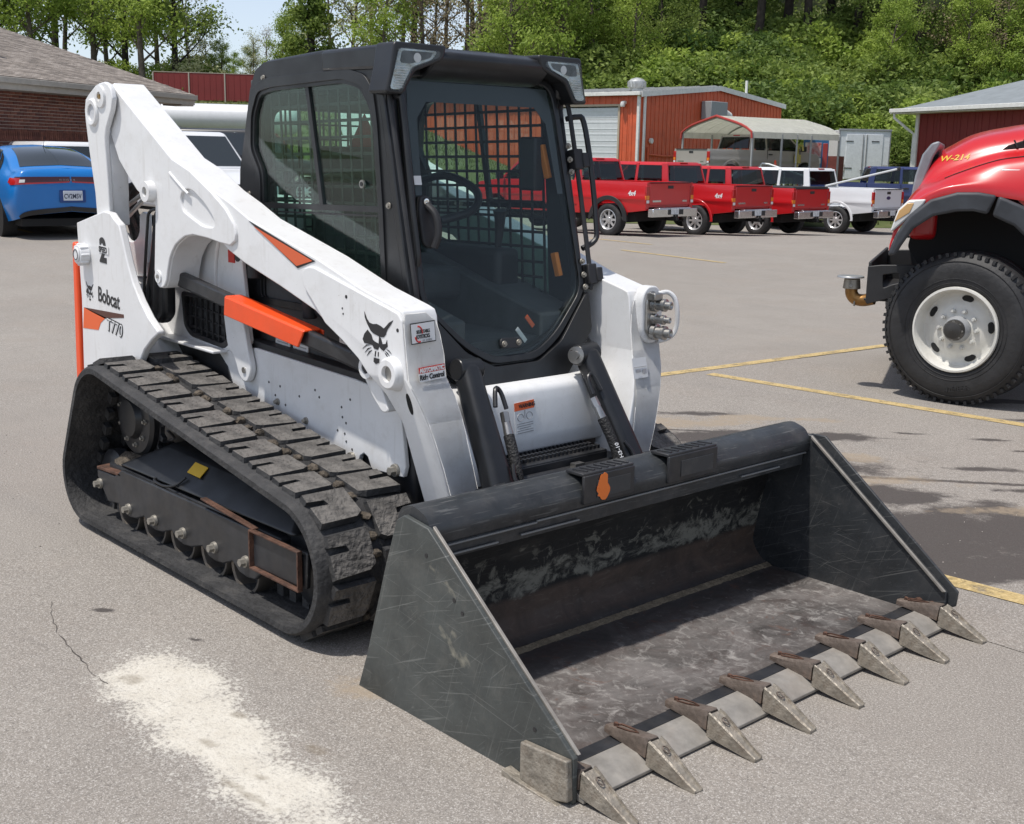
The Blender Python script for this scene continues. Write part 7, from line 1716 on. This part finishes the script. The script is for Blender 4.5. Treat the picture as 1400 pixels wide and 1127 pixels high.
for x, z, sold in near: inst('brick', (sme if sold else bme)[q.choice((0, 0, 1, 2))], BB, (x, q.uniform(-.011, -.007), z))
for mi in range(3):
    b = MB()
    for i, (x, z, sold) in enumerate(rest):
        if q.randrange(3) == mi or False:
            pass
    b.bm.free()
groups = {0: MB(), 1: MB(), 2: MB()}
for x, z, sold in rest:
    g = groups[q.choice((0, 0, 1, 2))]; g.box((x, q.uniform(-.011, -.007), z), (bhh, .03, .20) if sold else (bl_, .03, bhh))
for i, g in groups.items(): tag(g.build('brickwork', brick_mats[i], BB, smooth=0), kind='stuff')
b = MB()
for r_ in range(int((HB + .1) / course)):
    for c_ in range(int(DB / (bl_ + gap))): b.box((.0, -(c_ + .5 + (r_ % 2) * .5) * (bl_ + gap), -.02 + r_ * course + bhh / 2), (.03, bl_, bhh))
tag(b.build('end_brickwork', brick_mats[0], BB, smooth=0), kind='stuff')
ovb = .65; rs = .30
eave = HB + .02
rf_m = mat('shingle', (.25, .215, .19), .9, var=.35, vscale=3, bump=.4, bscale=30)
# gable roof, ridge parallel to the wall
b = MB()
y_e, y_r = ovb, -DB / 2
zr_ = eave + .14 + (y_e - y_r) * rs
b.hull8([(-ovb, y_e, eave + .10), (LB, y_e, eave + .10), (LB, y_r, zr_ - .04), (-ovb, y_r, zr_ - .04), (-ovb, y_e, eave + .14), (LB, y_e, eave + .14), (LB, y_r, zr_), (-ovb, y_r, zr_)])
b.hull8([(-ovb, y_r, zr_ - .04), (LB, y_r, zr_ - .04), (LB, -DB - ovb, eave + .10), (-ovb, -DB - ovb, eave + .10), (-ovb, y_r, zr_), (LB, y_r, zr_), (LB, -DB - ovb, eave + .14), (-ovb, -DB - ovb, eave + .14)])
ro = b.build('roof', rf_m, BB)
# shingle courses: overlapping tabs on the visible slope
sh = {0: MB(), 1: MB(), 2: MB()}
sl_len = math.hypot(y_e - y_r, zr_ - eave - .14); ncs = int(sl_len / .14)
dy, dz_ = (y_r - y_e) / sl_len, (zr_ - eave - .14) / sl_len
for c_ in range(ncs):
    s0, s1 = c_ * .14 - .01, c_ * .14 + .15
    x = -ovb + (c_ % 3) * .1
    while x < LB - .3:
        w_ = .30; g = sh[q.choice((0, 0, 1, 2))].bm
        p = lambda xx, ss, h: V((xx, y_e + dy * ss, eave + .142 + dz_ * ss + h))
        hh = .012 + q.uniform(0, .004)
        vv = [g.verts.new(v) for v in (p(x + .006, s0, hh * .3), p(x + w_ - .006, s0, hh * .3), p(x + .006, s0, hh), p(x + w_ - .006, s0, hh), p(x + .006, s1, .002), p(x + w_ - .006, s1, .002))]
        g.faces.new((vv[0], vv[1], vv[3], vv[2])); g.faces.new((vv[2], vv[3], vv[5], vv[4])); x += w_
for i, g in sh.items(): tag(g.build('shingle_courses', mat('shingle_%s' % 'abc'[i], ((.30, .26, .225), (.22, .19, .165), (.37, .325, .285))[i], .9, var=.2, vscale=20), ro, smooth=0), kind='stuff')
fascia = mat('fascia_tan', (.44, .41, .36), .6, var=.08, dirt=.2)
b = MB(); b.box((LB / 2 - ovb / 2, y_e + .05, eave + .06), (LB + ovb, .11, .13)); b.build('gutter', mat('gutter_tan', (.40, .37, .32), .5, var=.1, dirt=.3), BB, bevel=.015)
b = MB(); b.box((LB / 2 - ovb / 2, y_e - .02, eave - .04), (LB + ovb, .03, .16)); b.box((LB / 2 - ovb / 2, ovb / 2, eave - .12), (LB + ovb, ovb, .02)); b.build('fascia', fascia, BB)
b = MB(); b.hull8([(-ovb - .03, y_e, eave - .05), (-ovb, y_e, eave - .05), (-ovb, y_r, zr_ - .22), (-ovb - .03, y_r, zr_ - .22), (-ovb - .03, y_e, eave + .13), (-ovb, y_e, eave + .13), (-ovb, y_r, zr_ - .01), (-ovb - .03, y_r, zr_ - .01)]); b.build('rake_board', fascia, BB)
b = MB(); b.box((-ovb / 2, ovb * .5, eave - .06), (ovb - .03, ovb - .06, .22)); b.build('eave_box', fascia, BB, bevel=.008)
for (x, y, r_, h, capd) in ((4.9, -1.5, .10, .42, True), (5.3, -1.05, .07, .26, False)):
    zb = eave + .14 + (y_e - y) * rs
    b = MB(); b.cyl((x, y, zb - .1), (x, y, zb + h), r_, n=16)
    if capd: b.cyl((x, y, zb + h), (x, y, zb + h + .22), r_ * 1.35, n=16).cyl((x, y, zb - .02), (x, y, zb + .12), r_ * 1.3, n=16)
    b.build('roof_vent', mat('galvanised', (.52, .53, .52), .4, metal=.5, var=.2) if capd else mb_white, ro)
b = MB(); b.cyl((11.0, -1.0, eave + .5), (11.0, -1.0, eave + 2.6), .012, n=6); b.build('antenna', mat('rod_grey', (.25, .25, .25), .5), ro)
b = MB(); b.lathe([(.05, -.14), (.28, -.13), (.28, -.10), (.16, -.09), (.16, .09), (.28, .10), (.28, .13), (.05, .14)], (9.0, .35, 1.50), (1, 0, 0), 24)
b.build('hose_reel_frame', trim_black, None); o = bpy.data.objects['hose_reel_frame']; 
hr = thing('hose_reel', 'green garden hose coiled on a reel on the brick wall', 'hose reel', BB.matrix_basis @ V((0, 0, 0)) if False else loc, rz)
o.parent = hr; o.name = 'reel_frame'
b = MB(); b.tube([(8.90 + .18 * (k / 90), .35 + (.18 + .012 * math.sin(k)) * math.cos(k * .9), 1.50 + .19 * math.sin(k * .9)) for k in range(90)], .02, 6); b.build('hose', mat('hose_green', (.02, .16, .09), .5), hr)
# walkway and shrubs along the wall
def low_shrub(x):
    p = Matrix.Rotation(rz, 4, 'Z') @ V((x, 1.0, .05)); return loc + p
# ---------- fence panels on the bank
fence_red = mat('fence_red', (.20, .022, .020), .6, var=.08, vscale=1)
FN = thing('panel_fence', 'dark red panel fence with pale posts on the bank behind the tank', 'fence', G(-17.6, 60.2, 0), heading(1, -.10))
for k in range(6):
    x = k * 1.78; zb = terr(-17.6 + x, 60.2 - x * .1) + .05
    b = MB(); b.box((x + .89, 0, zb + .66), (1.72, .03, 1.28)); pn = b.build('panel', fence_red, FN, bevel=.004)
    b = MB()
    for j in range(6): b.box((x + .15 + j * .295, -.018, zb + .66), (.02, .012, 1.26))
    b.build('panel_ribs', fence_red, pn)
for k in range(7):
    x = k * 1.78; zb = terr(-17.6 + x, 60.2 - x * .1)
    b = MB(); b.box((x, -.02, zb + .66), (.06, .06, 1.42)); b.build('post', mat('post_tan', (.42, .36, .30), .6), FN, bevel=.005)
b = MB(); z0, z1 = terr(-17.6, 60.2) + 1.38, terr(-17.6 + 10.68, 59.1) + 1.38; b.hull8([(0, -.03, z0), (10.68, -.03, z1), (10.68, .03, z1), (0, .03, z0), (0, -.03, z0 + .03), (10.68, -.03, z1 + .03), (10.68, .03, z1 + .03), (0, .03, z0 + .03)]); b.build('top_rail', MATS['post_tan'], FN)
# ---------- white tank
zt = terr(-11, 44)
TK = thing('storage_tank', 'long white cylindrical tank lying on the grass behind the loader arm', 'tank', G(-12.9, 44.2, 0), heading(1, -.03))
tank_m = mat('tank_white', (.68, .69, .70), .35, var=.03, dirt=.12, dscale=2, coat=.2)
b = MB(); r_ = .50; prof = [(.001, -.32), (.18, -.30), (.36, -.22), (.47, -.09), (r_, 0), (r_, 4.9), (.47, 4.99), (.36, 5.12), (.18, 5.2), (.001, 5.22)]
b.lathe(prof, (0, 0, 2.95), (1, 0, -.012), 40); b.build('shell', tank_m, TK, smooth=50)
for x in (.9, 4.0):
    zb = terr(-12.9 + x, 44.2); b = MB(); b.box((x, 0, (zb + 2.55) / 2), (.25, .8, 2.6 - zb + .4)); b.build('saddle', mat('concrete', (.36, .35, .33), .85, var=.2), TK, bevel=.01)
# ---------- yard things under and beside the carport
loc, rz = fr(11.25, 48.3, .95, -.2, terr(11.6, 48.3))
VM = thing('vending_machine', 'blue and white drinks machine standing beside the carport', 'vending machine', loc, rz)
b = MB(); b.box((.45, .35, .92), (.95, .7, 1.84)); b.build('cabinet', mat('machine_blue', (.04, .16, .36), .4), VM, bevel=.02)
b = MB(); b.box((.34, -.012, 1.45), (.62, .03, .55)); b.build('front_sign', mat('machine_panel', (.60, .62, .64), .4, col2=(.45, .06, .06), vscale=4), VM, bevel=.008)
b = MB(); b.box((.34, -.012, .72), (.62, .03, .85)); b.build('display_panel', mat('machine_pale', (.25, .45, .58), .3, var=.4, vscale=6), VM, bevel=.008)
b = MB(); b.box((.80, -.012, .95), (.18, .03, 1.5)); b.build('coin_panel', mat('machine_red', (.40, .05, .05), .4), VM, bevel=.008)
loc, rz = fr(9.35, 44.2, .75, -.45, terr(9.4, 44.2))
RL = thing('hand_rail', 'white tube hand rail sloping down beside the carport post', 'railing', loc, rz)
rail_m = mat('rail_white', (.66, .68, .68), .4)
b = MB(); b.tube([(-.6, 0, 0), (-.6, 0, 1.02), (-.55, 0, 1.08), (-.3, 0, 1.06), (1.4, 0, .55), (1.45, 0, .48), (1.45, 0, -.5)], .035, 8); b.build('top_rail', rail_m, RL)
b = MB(); b.tube([(.3, 0, .88), (.3, 0, -.3)], .03, 8); b.build('post', rail_m, RL)
CN = thing('traffic_cone', 'orange traffic cone with white bands behind the parked trucks', 'traffic cone', at(9.5, 45.2, .35), 0)
b = MB(); b.box((0, 0, .02), (.36, .36, .04)); b.build('base', orange, CN, bevel=.01)
b = MB(); b.lathe([(.15, .04), (.12, .2), (.085, .38), (.03, .70), (.001, .71)], (0, 0, 0), (0, 0, 1), 20); b.build('cone', orange, CN)
b = MB(); b.lathe([(.0955, .34), (.0735, .45)], (0, 0, 0), (0, 0, 1), 20); b.lathe([(.0625, .505), (.0525, .57)], (0, 0, 0), (0, 0, 1), 20); b.build('band', mb_white, CN)
PO = thing('pole', 'long pale pole reaching over the red tailgate towards the container', 'pole', G(8.55, 33.9, 0), heading(.9, .43))
b = MB(); b.cyl((0, 0, 1.12), (2.6, 0, 1.62), .028, n=10); b.build('pole_shaft', rail_m, PO); b = MB(); b.cyl((2.5, 0, 1.60), (2.62, 0, 1.625), .045, n=10); b.build('pole_tip', trim_black, PO)
GH = thing('gas_post', 'yellow standing pipe post by the drinks machine', 'post', at(10.6, 46.5), 0)
b = MB(); b.tube([(0, 0, 0), (0, 0, 1.5), (.05, 0, 1.6), (.2, 0, 1.6), (.22, 0, 1.4)], .04, 8); b.build('pipe', mat('pipe_yellow', (.5, .42, .12), .5), GH)
b = MB(); b.box((0, 0, 1.1), (.22, .16, .32)); b.build('meter_box', mat('pipe_yellow', (.5, .42, .12), .5), GH, bevel=.02)
DR = thing('rust_bin', 'rusty red metal bin on the grass beside the container', 'bin', at(13.3, 52.0), .2)
b = MB(); b.plate([(-.4, -.35), (.4, -.35), (.4, .35), (-.4, .35)], [[(-.37, -.32), (.37, -.32), (.37, .32), (-.37, .32)]], 'z', 0, 1.15); b.build('wall', mat('bin_rust', (.16, .04, .03), .8, var=.3), DR); b = MB(); b.box((0, 0, .03), (.74, .64, .04)); b.build('floor_plate', MATS['bin_rust'], DR)
# ================================================================== TREES AND UNDERGROWTH
def leafmat(name, col, col2, trans=.35):
    m = bpy.data.materials.new(name); m.use_nodes = True; nt = m.node_tree; n = nt.nodes; L = nt.links; b = n['Principled BSDF']
    oi = n.new('ShaderNodeObjectInfo'); geo = n.new('ShaderNodeNewGeometry'); tc = n.new('ShaderNodeTexCoord')
    t = n.new('ShaderNodeTexNoise'); t.inputs['Scale'].default_value = .8; t.inputs['Detail'].default_value = 3; L.new(geo.outputs['Position'], t.inputs['Vector'])
    t2 = n.new('ShaderNodeTexWhiteNoise'); t2.noise_dimensions = '3D'
    sn = n.new('ShaderNodeVectorMath'); sn.operation = 'SNAP'; sn.inputs[1].default_value = (.3, .3, .3); L.new(tc.outputs['Object'], sn.inputs[0]); L.new(sn.outputs[0], t2.inputs['Vector'])
    a = n.new('ShaderNodeMath'); a.operation = 'MULTIPLY_ADD'; L.new(oi.outputs['Random'], a.inputs[0]); a.inputs[1].default_value = .5; L.new(t.outputs[0], a.inputs[2])
    a2 = n.new('ShaderNodeMath'); a2.operation = 'MULTIPLY_ADD'; L.new(t2.outputs['Value'], a2.inputs[0]); a2.inputs[1].default_value = .45; L.new(a.outputs[0], a2.inputs[2])
    mr = n.new('ShaderNodeMapRange'); mr.inputs[1].default_value = .45; mr.inputs[2].default_value = 1.25; L.new(a2.outputs[0], mr.inputs[0])
    mx = n.new('ShaderNodeMix'); mx.data_type = 'RGBA'; L.new(mr.outputs[0], mx.inputs[0]); mx.inputs[6].default_value = (*col, 1); mx.inputs[7].default_value = (*col2, 1)
    L.new(mx.outputs[2], b.inputs['Base Color']); b.inputs['Roughness'].default_value = .55; b.inputs['Specular IOR Level'].default_value = .3
    tr = n.new('ShaderNodeBsdfTranslucent'); L.new(mx.outputs[2], tr.inputs[0]); ms = n.new('ShaderNodeMixShader'); ms.inputs[0].default_value = trans
    L.new(b.outputs[0], ms.inputs[1]); L.new(tr.outputs[0], ms.inputs[2]); L.new(ms.outputs[0], n['Material Output'].inputs[0]); return m
LF = {'bright': leafmat('leaf_bright', (.15, .245, .035), (.38, .48, .10), .46), 'mid': leafmat('leaf_mid', (.10, .17, .032), (.31, .39, .10), .46), 'dark': leafmat('leaf_dark', (.06, .115, .028), (.20, .28, .07), .44),
      'pale': leafmat('leaf_pale', (.32, .34, .15), (.56, .56, .32)), 'brown': leafmat('leaf_brown', (.27, .21, .13), (.45, .37, .24))}
bark = mat('bark', (.13, .105, .085), .95, var=.4, vscale=4, bump=.6, bscale=10)
bark_d = mat('bark_dark', (.045, .036, .03), .95, var=.4, vscale=4, bump=.6, bscale=10)
def leaf(bm, c, s, q, mi=0):
    n_ = V((q.gauss(0, 1), q.gauss(0, 1), q.gauss(0, 1) + .5)).normalized(); a = n_.orthogonal().normalized(); a = (a * math.cos(k_ := q.uniform(0, 6.3)) + n_.cross(a) * math.sin(k_)); d = n_.cross(a)
    vs = [bm.verts.new(c + a * s * .9), bm.verts.new(c + d * s * .45 + n_ * s * .12), bm.verts.new(c - a * s * .8), bm.verts.new(c - d * s * .45 + n_ * s * .12)]
    f = bm.faces.new(vs)
def tree_meshes(seed, h, spread, leaves, lsize, trunk_r, base, lm, bm_, droop=0.0, cl_r=.55, nlimb=10, twig=4):
    q = random.Random(seed); tb = MB(); tips = []
    lean = V((q.uniform(-.06, .06), q.uniform(-.06, .06), 0))
    top = V((lean.x * h, lean.y * h, h * .86))
    path = [V((0, 0, -.3)), V((lean.x * h * .2, lean.y * h * .2, h * .22)), V((lean.x * h * .5 + q.uniform(-.15, .15), lean.y * h * .5 + q.uniform(-.15, .15), h * .52)), top]
    tb.tube(path, lambda t: trunk_r * (1.15 - t) ** .9, 7, smooth=3)
    for i in range(nlimb):
        f = base + (1 - base) * (i + q.random()) / nlimb * .92
        p0 = path[1].lerp(path[2], f * 1.4) if f < .55 else path[2].lerp(top, (f - .5) * 1.9)
        p0 = V((lean.x * h * f, lean.y * h * f, h * f * .9))
        az = i * 2.4 + q.uniform(-.5, .5); L_ = spread * (1.05 - .55 * f) * q.uniform(.65, 1.1)
        d = V((math.cos(az), math.sin(az), q.uniform(.25, .9) + f * .3)).normalized()
        p1 = p0 + d * L_ * .5 + V((0, 0, .1)); p2 = p0 + d * L_ + V((0, 0, L_ * (.12 - droop)))
        tb.tube([p0, p1, p2], lambda t: trunk_r * .36 * (1.1 - t), 5, smooth=2)
        tips += [p2, p0.lerp(p2, .7)]
        for j in range(twig):
            g = q.uniform(.35, .95); s0 = p0.lerp(p2, g); dd = (d + V((q.uniform(-1, 1), q.uniform(-1, 1), q.uniform(-.3, .9))) * .9).normalized(); s1 = s0 + dd * L_ * q.uniform(.25, .5)
            tb.tube([s0, s0.lerp(s1, .5) + V((0, 0, .05)), s1], lambda t: trunk_r * .13 * (1.15 - t), 4)
            tips += [s1, s0.lerp(s1, .6)]
    for k in range(4): tips.append(top + V((q.uniform(-.5, .5), q.uniform(-.5, .5), q.uniform(-.2, h * .14))))
    tm_ = tb.mesh('trunk', bm_, 60)
    lb = MB(); per = max(1, leaves // len(tips))
    for tp in tips:
        sc_ = q.uniform(.6, 1.25) * cl_r
        for k in range(int(per * q.uniform(.5, 1.5))):
            o = V((q.gauss(0, 1), q.gauss(0, 1), q.gauss(0, .7))) * sc_ * .62
            leaf(lb.bm, tp + o, lsize * q.uniform(.7, 1.35), q)
    cm = lb.mesh('crown', lm, 0, recalc=False)
    return tm_, cm
KINDS = {
    'bright': [tree_meshes(s, 11.5, 3.1, 6800, .13, .20, .16, LF['bright'], bark, cl_r=.80, nlimb=13, twig=5) for s in (1, 2)],
    'mid': [tree_meshes(s, 13, 3.4, 7000, .13, .24, .18, LF['mid'], bark_d, cl_r=.85, nlimb=14, twig=5) for s in (3, 4)],
    'tall': [tree_meshes(s, 16, 3.2, 6500, .16, .30, .34, LF['dark'], bark_d, cl_r=.9, nlimb=13) for s in (5, 6)],
    'sparse': [tree_meshes(s, 11.5, 2.6, 2600, .11, .15, .20, LF['pale'], bark, cl_r=.75, nlimb=14, twig=6) for s in (7, 8)],
    'bare': [tree_meshes(s, 12, 2.3, 2300, .095, .15, .18, LF['brown'], bark, cl_r=.7, nlimb=16, twig=7) for s in (9, 10)],
    'vine': [tree_meshes(s, 9.0, 1.5, 5200, .15, .28, .10, LF['mid'], bark_d, cl_r=.55, nlimb=14, droop=.3, twig=3) for s in (11,)],
}
KL = {'bright': ('leafy bright tree', 'tree'), 'mid': ('broad green tree', 'tree'), 'tall': ('tall dark trunked tree', 'tree'), 'sparse': ('thin pale budding tree', 'tree'), 'bare': ('twiggy half bare tree', 'tree'), 'vine': ('slim vine wrapped tree', 'tree')}
def zone(R, D):
    u = 700 + R / D * 1648
    for lim, nm in ((60, 'over the near brick building roof'), (140, 'above the pipes on the brick roof'), (215, 'behind the low end of the brick roof'), (300, 'above the fence end by the roof'), (380, 'above the red panel fence'), (470, 'over the rear of the cab roof'), (560, 'over the middle of the cab roof'), (650, 'over the front of the cab roof'), (735, 'between the two cab lamps'),
                    (815, 'over the outer cab lamp'), (880, 'above the roof turbine'), (950, 'above the metal building gable'), (1030, 'above the wall air unit'), (1100, 'above the carport ridge'), (1160, 'above the end of the carport'), (1225, 'above the white container'), (1300, 'above the red building gutter'), (1370, 'above the grey roof vent')):
        if u < lim: return nm
    return 'above the ridge of the grey roof'
def rowname(D): return 'at slope foot' if D < 63 else 'near slope foot' if D < 66 else 'low on slope' if D < 69 else 'below mid slope' if D < 72 else 'on mid slope' if D < 75 else 'past mid slope' if D < 78 else 'high on slope' if D < 82 else 'far up slope' if D < 88 else 'at slope top'
cnt = 0
def tree(kind, R, D, sc=1.0, dz=0.0):
    global cnt
    ms = KINDS[kind]; tm_, cm = ms[cnt % len(ms)]; cnt += 1
    lab, cat = KL[kind]; zn = zone(R, D); row = rowname(D)
    t = thing('tree', f'{lab} {row} {zn}', cat, at(R, D, dz), rnd.uniform(0, 6.28), 'woodland trees behind the yard')
    s = sc * rnd.uniform(.92, 1.08); t.scale = (s, s, s * rnd.uniform(.95, 1.08))
    inst('trunk', tm_, t); inst('crown', cm, t)
UR = lambda u, D: (u - 700) / 1648 * D
for kind, u, D, sc in (
    ('bright', -60, 64, 1.0), ('mid', 15, 66, .95), ('bright', 62, 64, .9), ('sparse', 100, 70, 1.0), ('bright', 140, 66, .92), ('mid', 182, 72, .95), ('bright', 205, 64, .86), ('mid', 248, 67, .78), ('sparse', 268, 73, .72), ('bright', 225, 78, .9), ('mid', 90, 78, 1.1), ('mid', 20, 80, 1.1), ('bright', 160, 82, 1.0),
    ('sparse', 292, 74, .40), ('bright', 322, 66, .22), ('mid', 306, 67, .25), ('sparse', 350, 72, .36), ('bright', 388, 70, .36), ('bare', 368, 78, .36), ('bright', 408, 74, .46), ('vine', 428, 68, .98), ('sparse', 455, 72, .80), ('mid', 305, 80, .24), ('mid', 345, 80, .26), ('bright', 415, 80, .40),
    ('sparse', 478, 70, .95), ('sparse', 510, 74, 1.0), ('bright', 520, 66, .72), ('bare', 548, 70, 1.0), ('bare', 575, 68, 1.05), ('bare', 605, 74, 1.1), ('bare', 632, 69, 1.0), ('sparse', 655, 72, 1.05), ('bright', 690, 66, .85), ('sparse', 700, 76, 1.1), ('bare', 722, 70, 1.05), ('tall', 668, 82, .95), ('tall', 560, 84, .9), ('bare', 590, 86, 1.0),
    ('bright', 755, 68, .85), ('tall', 742, 78, 1.0), ('bright', 800, 70, .82), ('tall', 790, 80, 1.0), ('tall', 835, 76, .95), ('bright', 850, 69, .70), ('tall', 866, 84, 1.0), ('mid', 890, 72, .62), ('tall', 905, 80, 1.0), ('tall', 938, 76, 1.02), ('mid', 945, 88, .9), ('tall', 985, 78, 1.0), ('tall', 1012, 74, 1.0), ('tall', 1050, 77, 1.05), ('tall', 1080, 74, 1.05), ('tall', 1108, 78, 1.0), ('tall', 1140, 75, 1.02), ('mid', 1020, 88, 1.0), ('mid', 1100, 90, 1.0),
    ('mid', 1172, 74, .8), ('bright', 1185, 68, .62), ('tall', 1205, 80, .95), ('mid', 1228, 71, .78), ('bare', 1262, 70, .75), ('bright', 1290, 68, .66), ('mid', 1320, 74, .9), ('bare', 1340, 69, .7), ('bright', 1365, 67, .7), ('mid', 1395, 70, .85), ('bright', 1430, 66, .8), ('mid', 1470, 72, .9), ('mid', 1270, 84, 1.0), ('mid', 1370, 84, 1.0), ('mid', 1180, 88, 1.0),
    ('mid', 760, 90, .9), ('mid', 640, 92, .9), ('mid', 700, 94, .9), ('mid', 850, 94, .9)):
    tree(kind, UR(u, D), D, sc)
# bushes and vine mounds on the slope
def bush_mesh(seed, leaves, lm, lsize=.13):
    q = random.Random(seed); b = MB(); cs = [V((q.uniform(-.9, .9), q.uniform(-.9, .9), q.uniform(.2, 1.15))) for _ in range(16)]
    for k in range(leaves):
        c = q.choice(cs); o = V((q.gauss(0, 1), q.gauss(0, 1), q.gauss(0, 1))).normalized() * q.uniform(.28, .52)
        p = c + o
        if p.z < 0: p.z = -p.z * .3
        leaf(b.bm, p, lsize * q.uniform(.7, 1.3), q)
    cm = b.mesh('foliage', lm, 0, recalc=False)
    b = MB()
    for k in range(7): e = q.choice(cs); b.tube([(q.uniform(-.1, .1), q.uniform(-.1, .1), -.2), e * .5 + V((0, 0, .1)), e], lambda t: .03 * (1.2 - t), 4)
    return b.mesh('stem', bark, 60), cm
BUSH = [bush_mesh(31, 4200, LF['bright'], .085), bush_mesh(32, 4200, LF['mid'], .085), bush_mesh(33, 4200, LF['dark'], .085), bush_mesh(34, 2200, LF['pale'], .07)]
q = random.Random(77); nb = 0
USED = set()
def bush(k, R, D, s, dz=0.0):
    zn = zone(R, D)
    col = ('bright green', 'mid green', 'dark green', 'pale budding')[k]
    sz = 'large' if s > 1.75 else 'small' if s < 1.25 else 'mid-sized'
    lb_ = f'{sz} {col} bush {rowname(D)} {zn}'
    if lb_ in USED: return
    USED.add(lb_)
    t = thing('bush', lb_, 'bush', at(R, D, dz), q.uniform(0, 6.28), 'bushes on the wooded slope'); t.scale = (s * 1.15, s * 1.15, s)
    inst('stem', BUSH[k][0], t); inst('foliage', BUSH[k][1], t)
for i in range(225):
    u = q.uniform(730, 1450); D = q.uniform(60.5, 80) if u > 1010 else q.uniform(66.5, 82)
    if 1000 < u < 1120 and D < 62: D += 3
    bush(q.choice((0, 0, 1, 1, 1, 2)), UR(u, D), D, q.uniform(1.1, 2.1))
for i in range(70):
    u = q.uniform(-40, 730); D = q.uniform(62.5, 80)
    bush(q.choice((0, 0, 1, 2, 3)), UR(u, D), D, q.uniform(.8, 1.6) * (.62 if 270 < u < 480 else 1))
# leaf litter, vines and saplings covering the slope between them: one uncountable mass
b = MB()
for i in range(60000):
    u = q.uniform(-150, 1560); D = 60 + 50 * q.random() ** 1.5
    if u > 640 and u < 1010: D = max(D, 66 + 40 * q.random() ** 1.5)
    R = UR(u, D); hgt = abs(q.gauss(0, .55)) * (1.0 if u > 700 else .6)
    leaf(b.bm, at(R, D, hgt), q.uniform(.08, .16) * (1 + (D - 60) * .012), q)
tag(b.build('undergrowth', LF['mid'], smooth=0, recalc=False), kind='stuff')
# rough grass on the bank
b = MB()
for i in range(16000):
    R, D = q.uniform(-22, 24), q.uniform(39.6, 61)
    if 4 < R < 16 and 50 < D < 62: continue
    c = at(R, D, 0); a = q.uniform(0, 6.28); d = V((math.cos(a), math.sin(a), 0)); h_ = q.uniform(.08, .24); w_ = .035
    vs = [b.bm.verts.new(c - d * w_), b.bm.verts.new(c + d * w_), b.bm.verts.new(c + V((q.uniform(-.08, .08), q.uniform(-.08, .08), h_)))]
    b.bm.faces.new(vs)
tag(b.build('grass', leafmat('grass_blade', (.07, .11, .02), (.18, .20, .06)), smooth=0, recalc=False), kind='stuff')
# dark clipped shrubs at the foot of the brick wall
for (R, D, s) in ((-9.3, 31.4, .42), (-9.75, 29.9, .45), (-10.1, 28.3, .42), (-10.7, 26.4, .42)):
    t = thing('wall_shrub', {-9.3: 'dark clipped shrub nearest the low roof corner of the brick building', -9.75: 'dark clipped shrub beside the raised loader link at the brick wall', -10.1: 'dark clipped shrub above the blue sedan roof at the brick wall', -10.7: 'dark clipped shrub below the hose reel on the brick wall'}[R], 'shrub', at(R, D, .0), q.uniform(0, 6), 'clipped shrubs along the brick wall'); t.scale = (s * 1.5, s * 1.5, s * .95)
    inst('stem', BUSH[2][0], t); inst('foliage', BUSH[2][1], t)
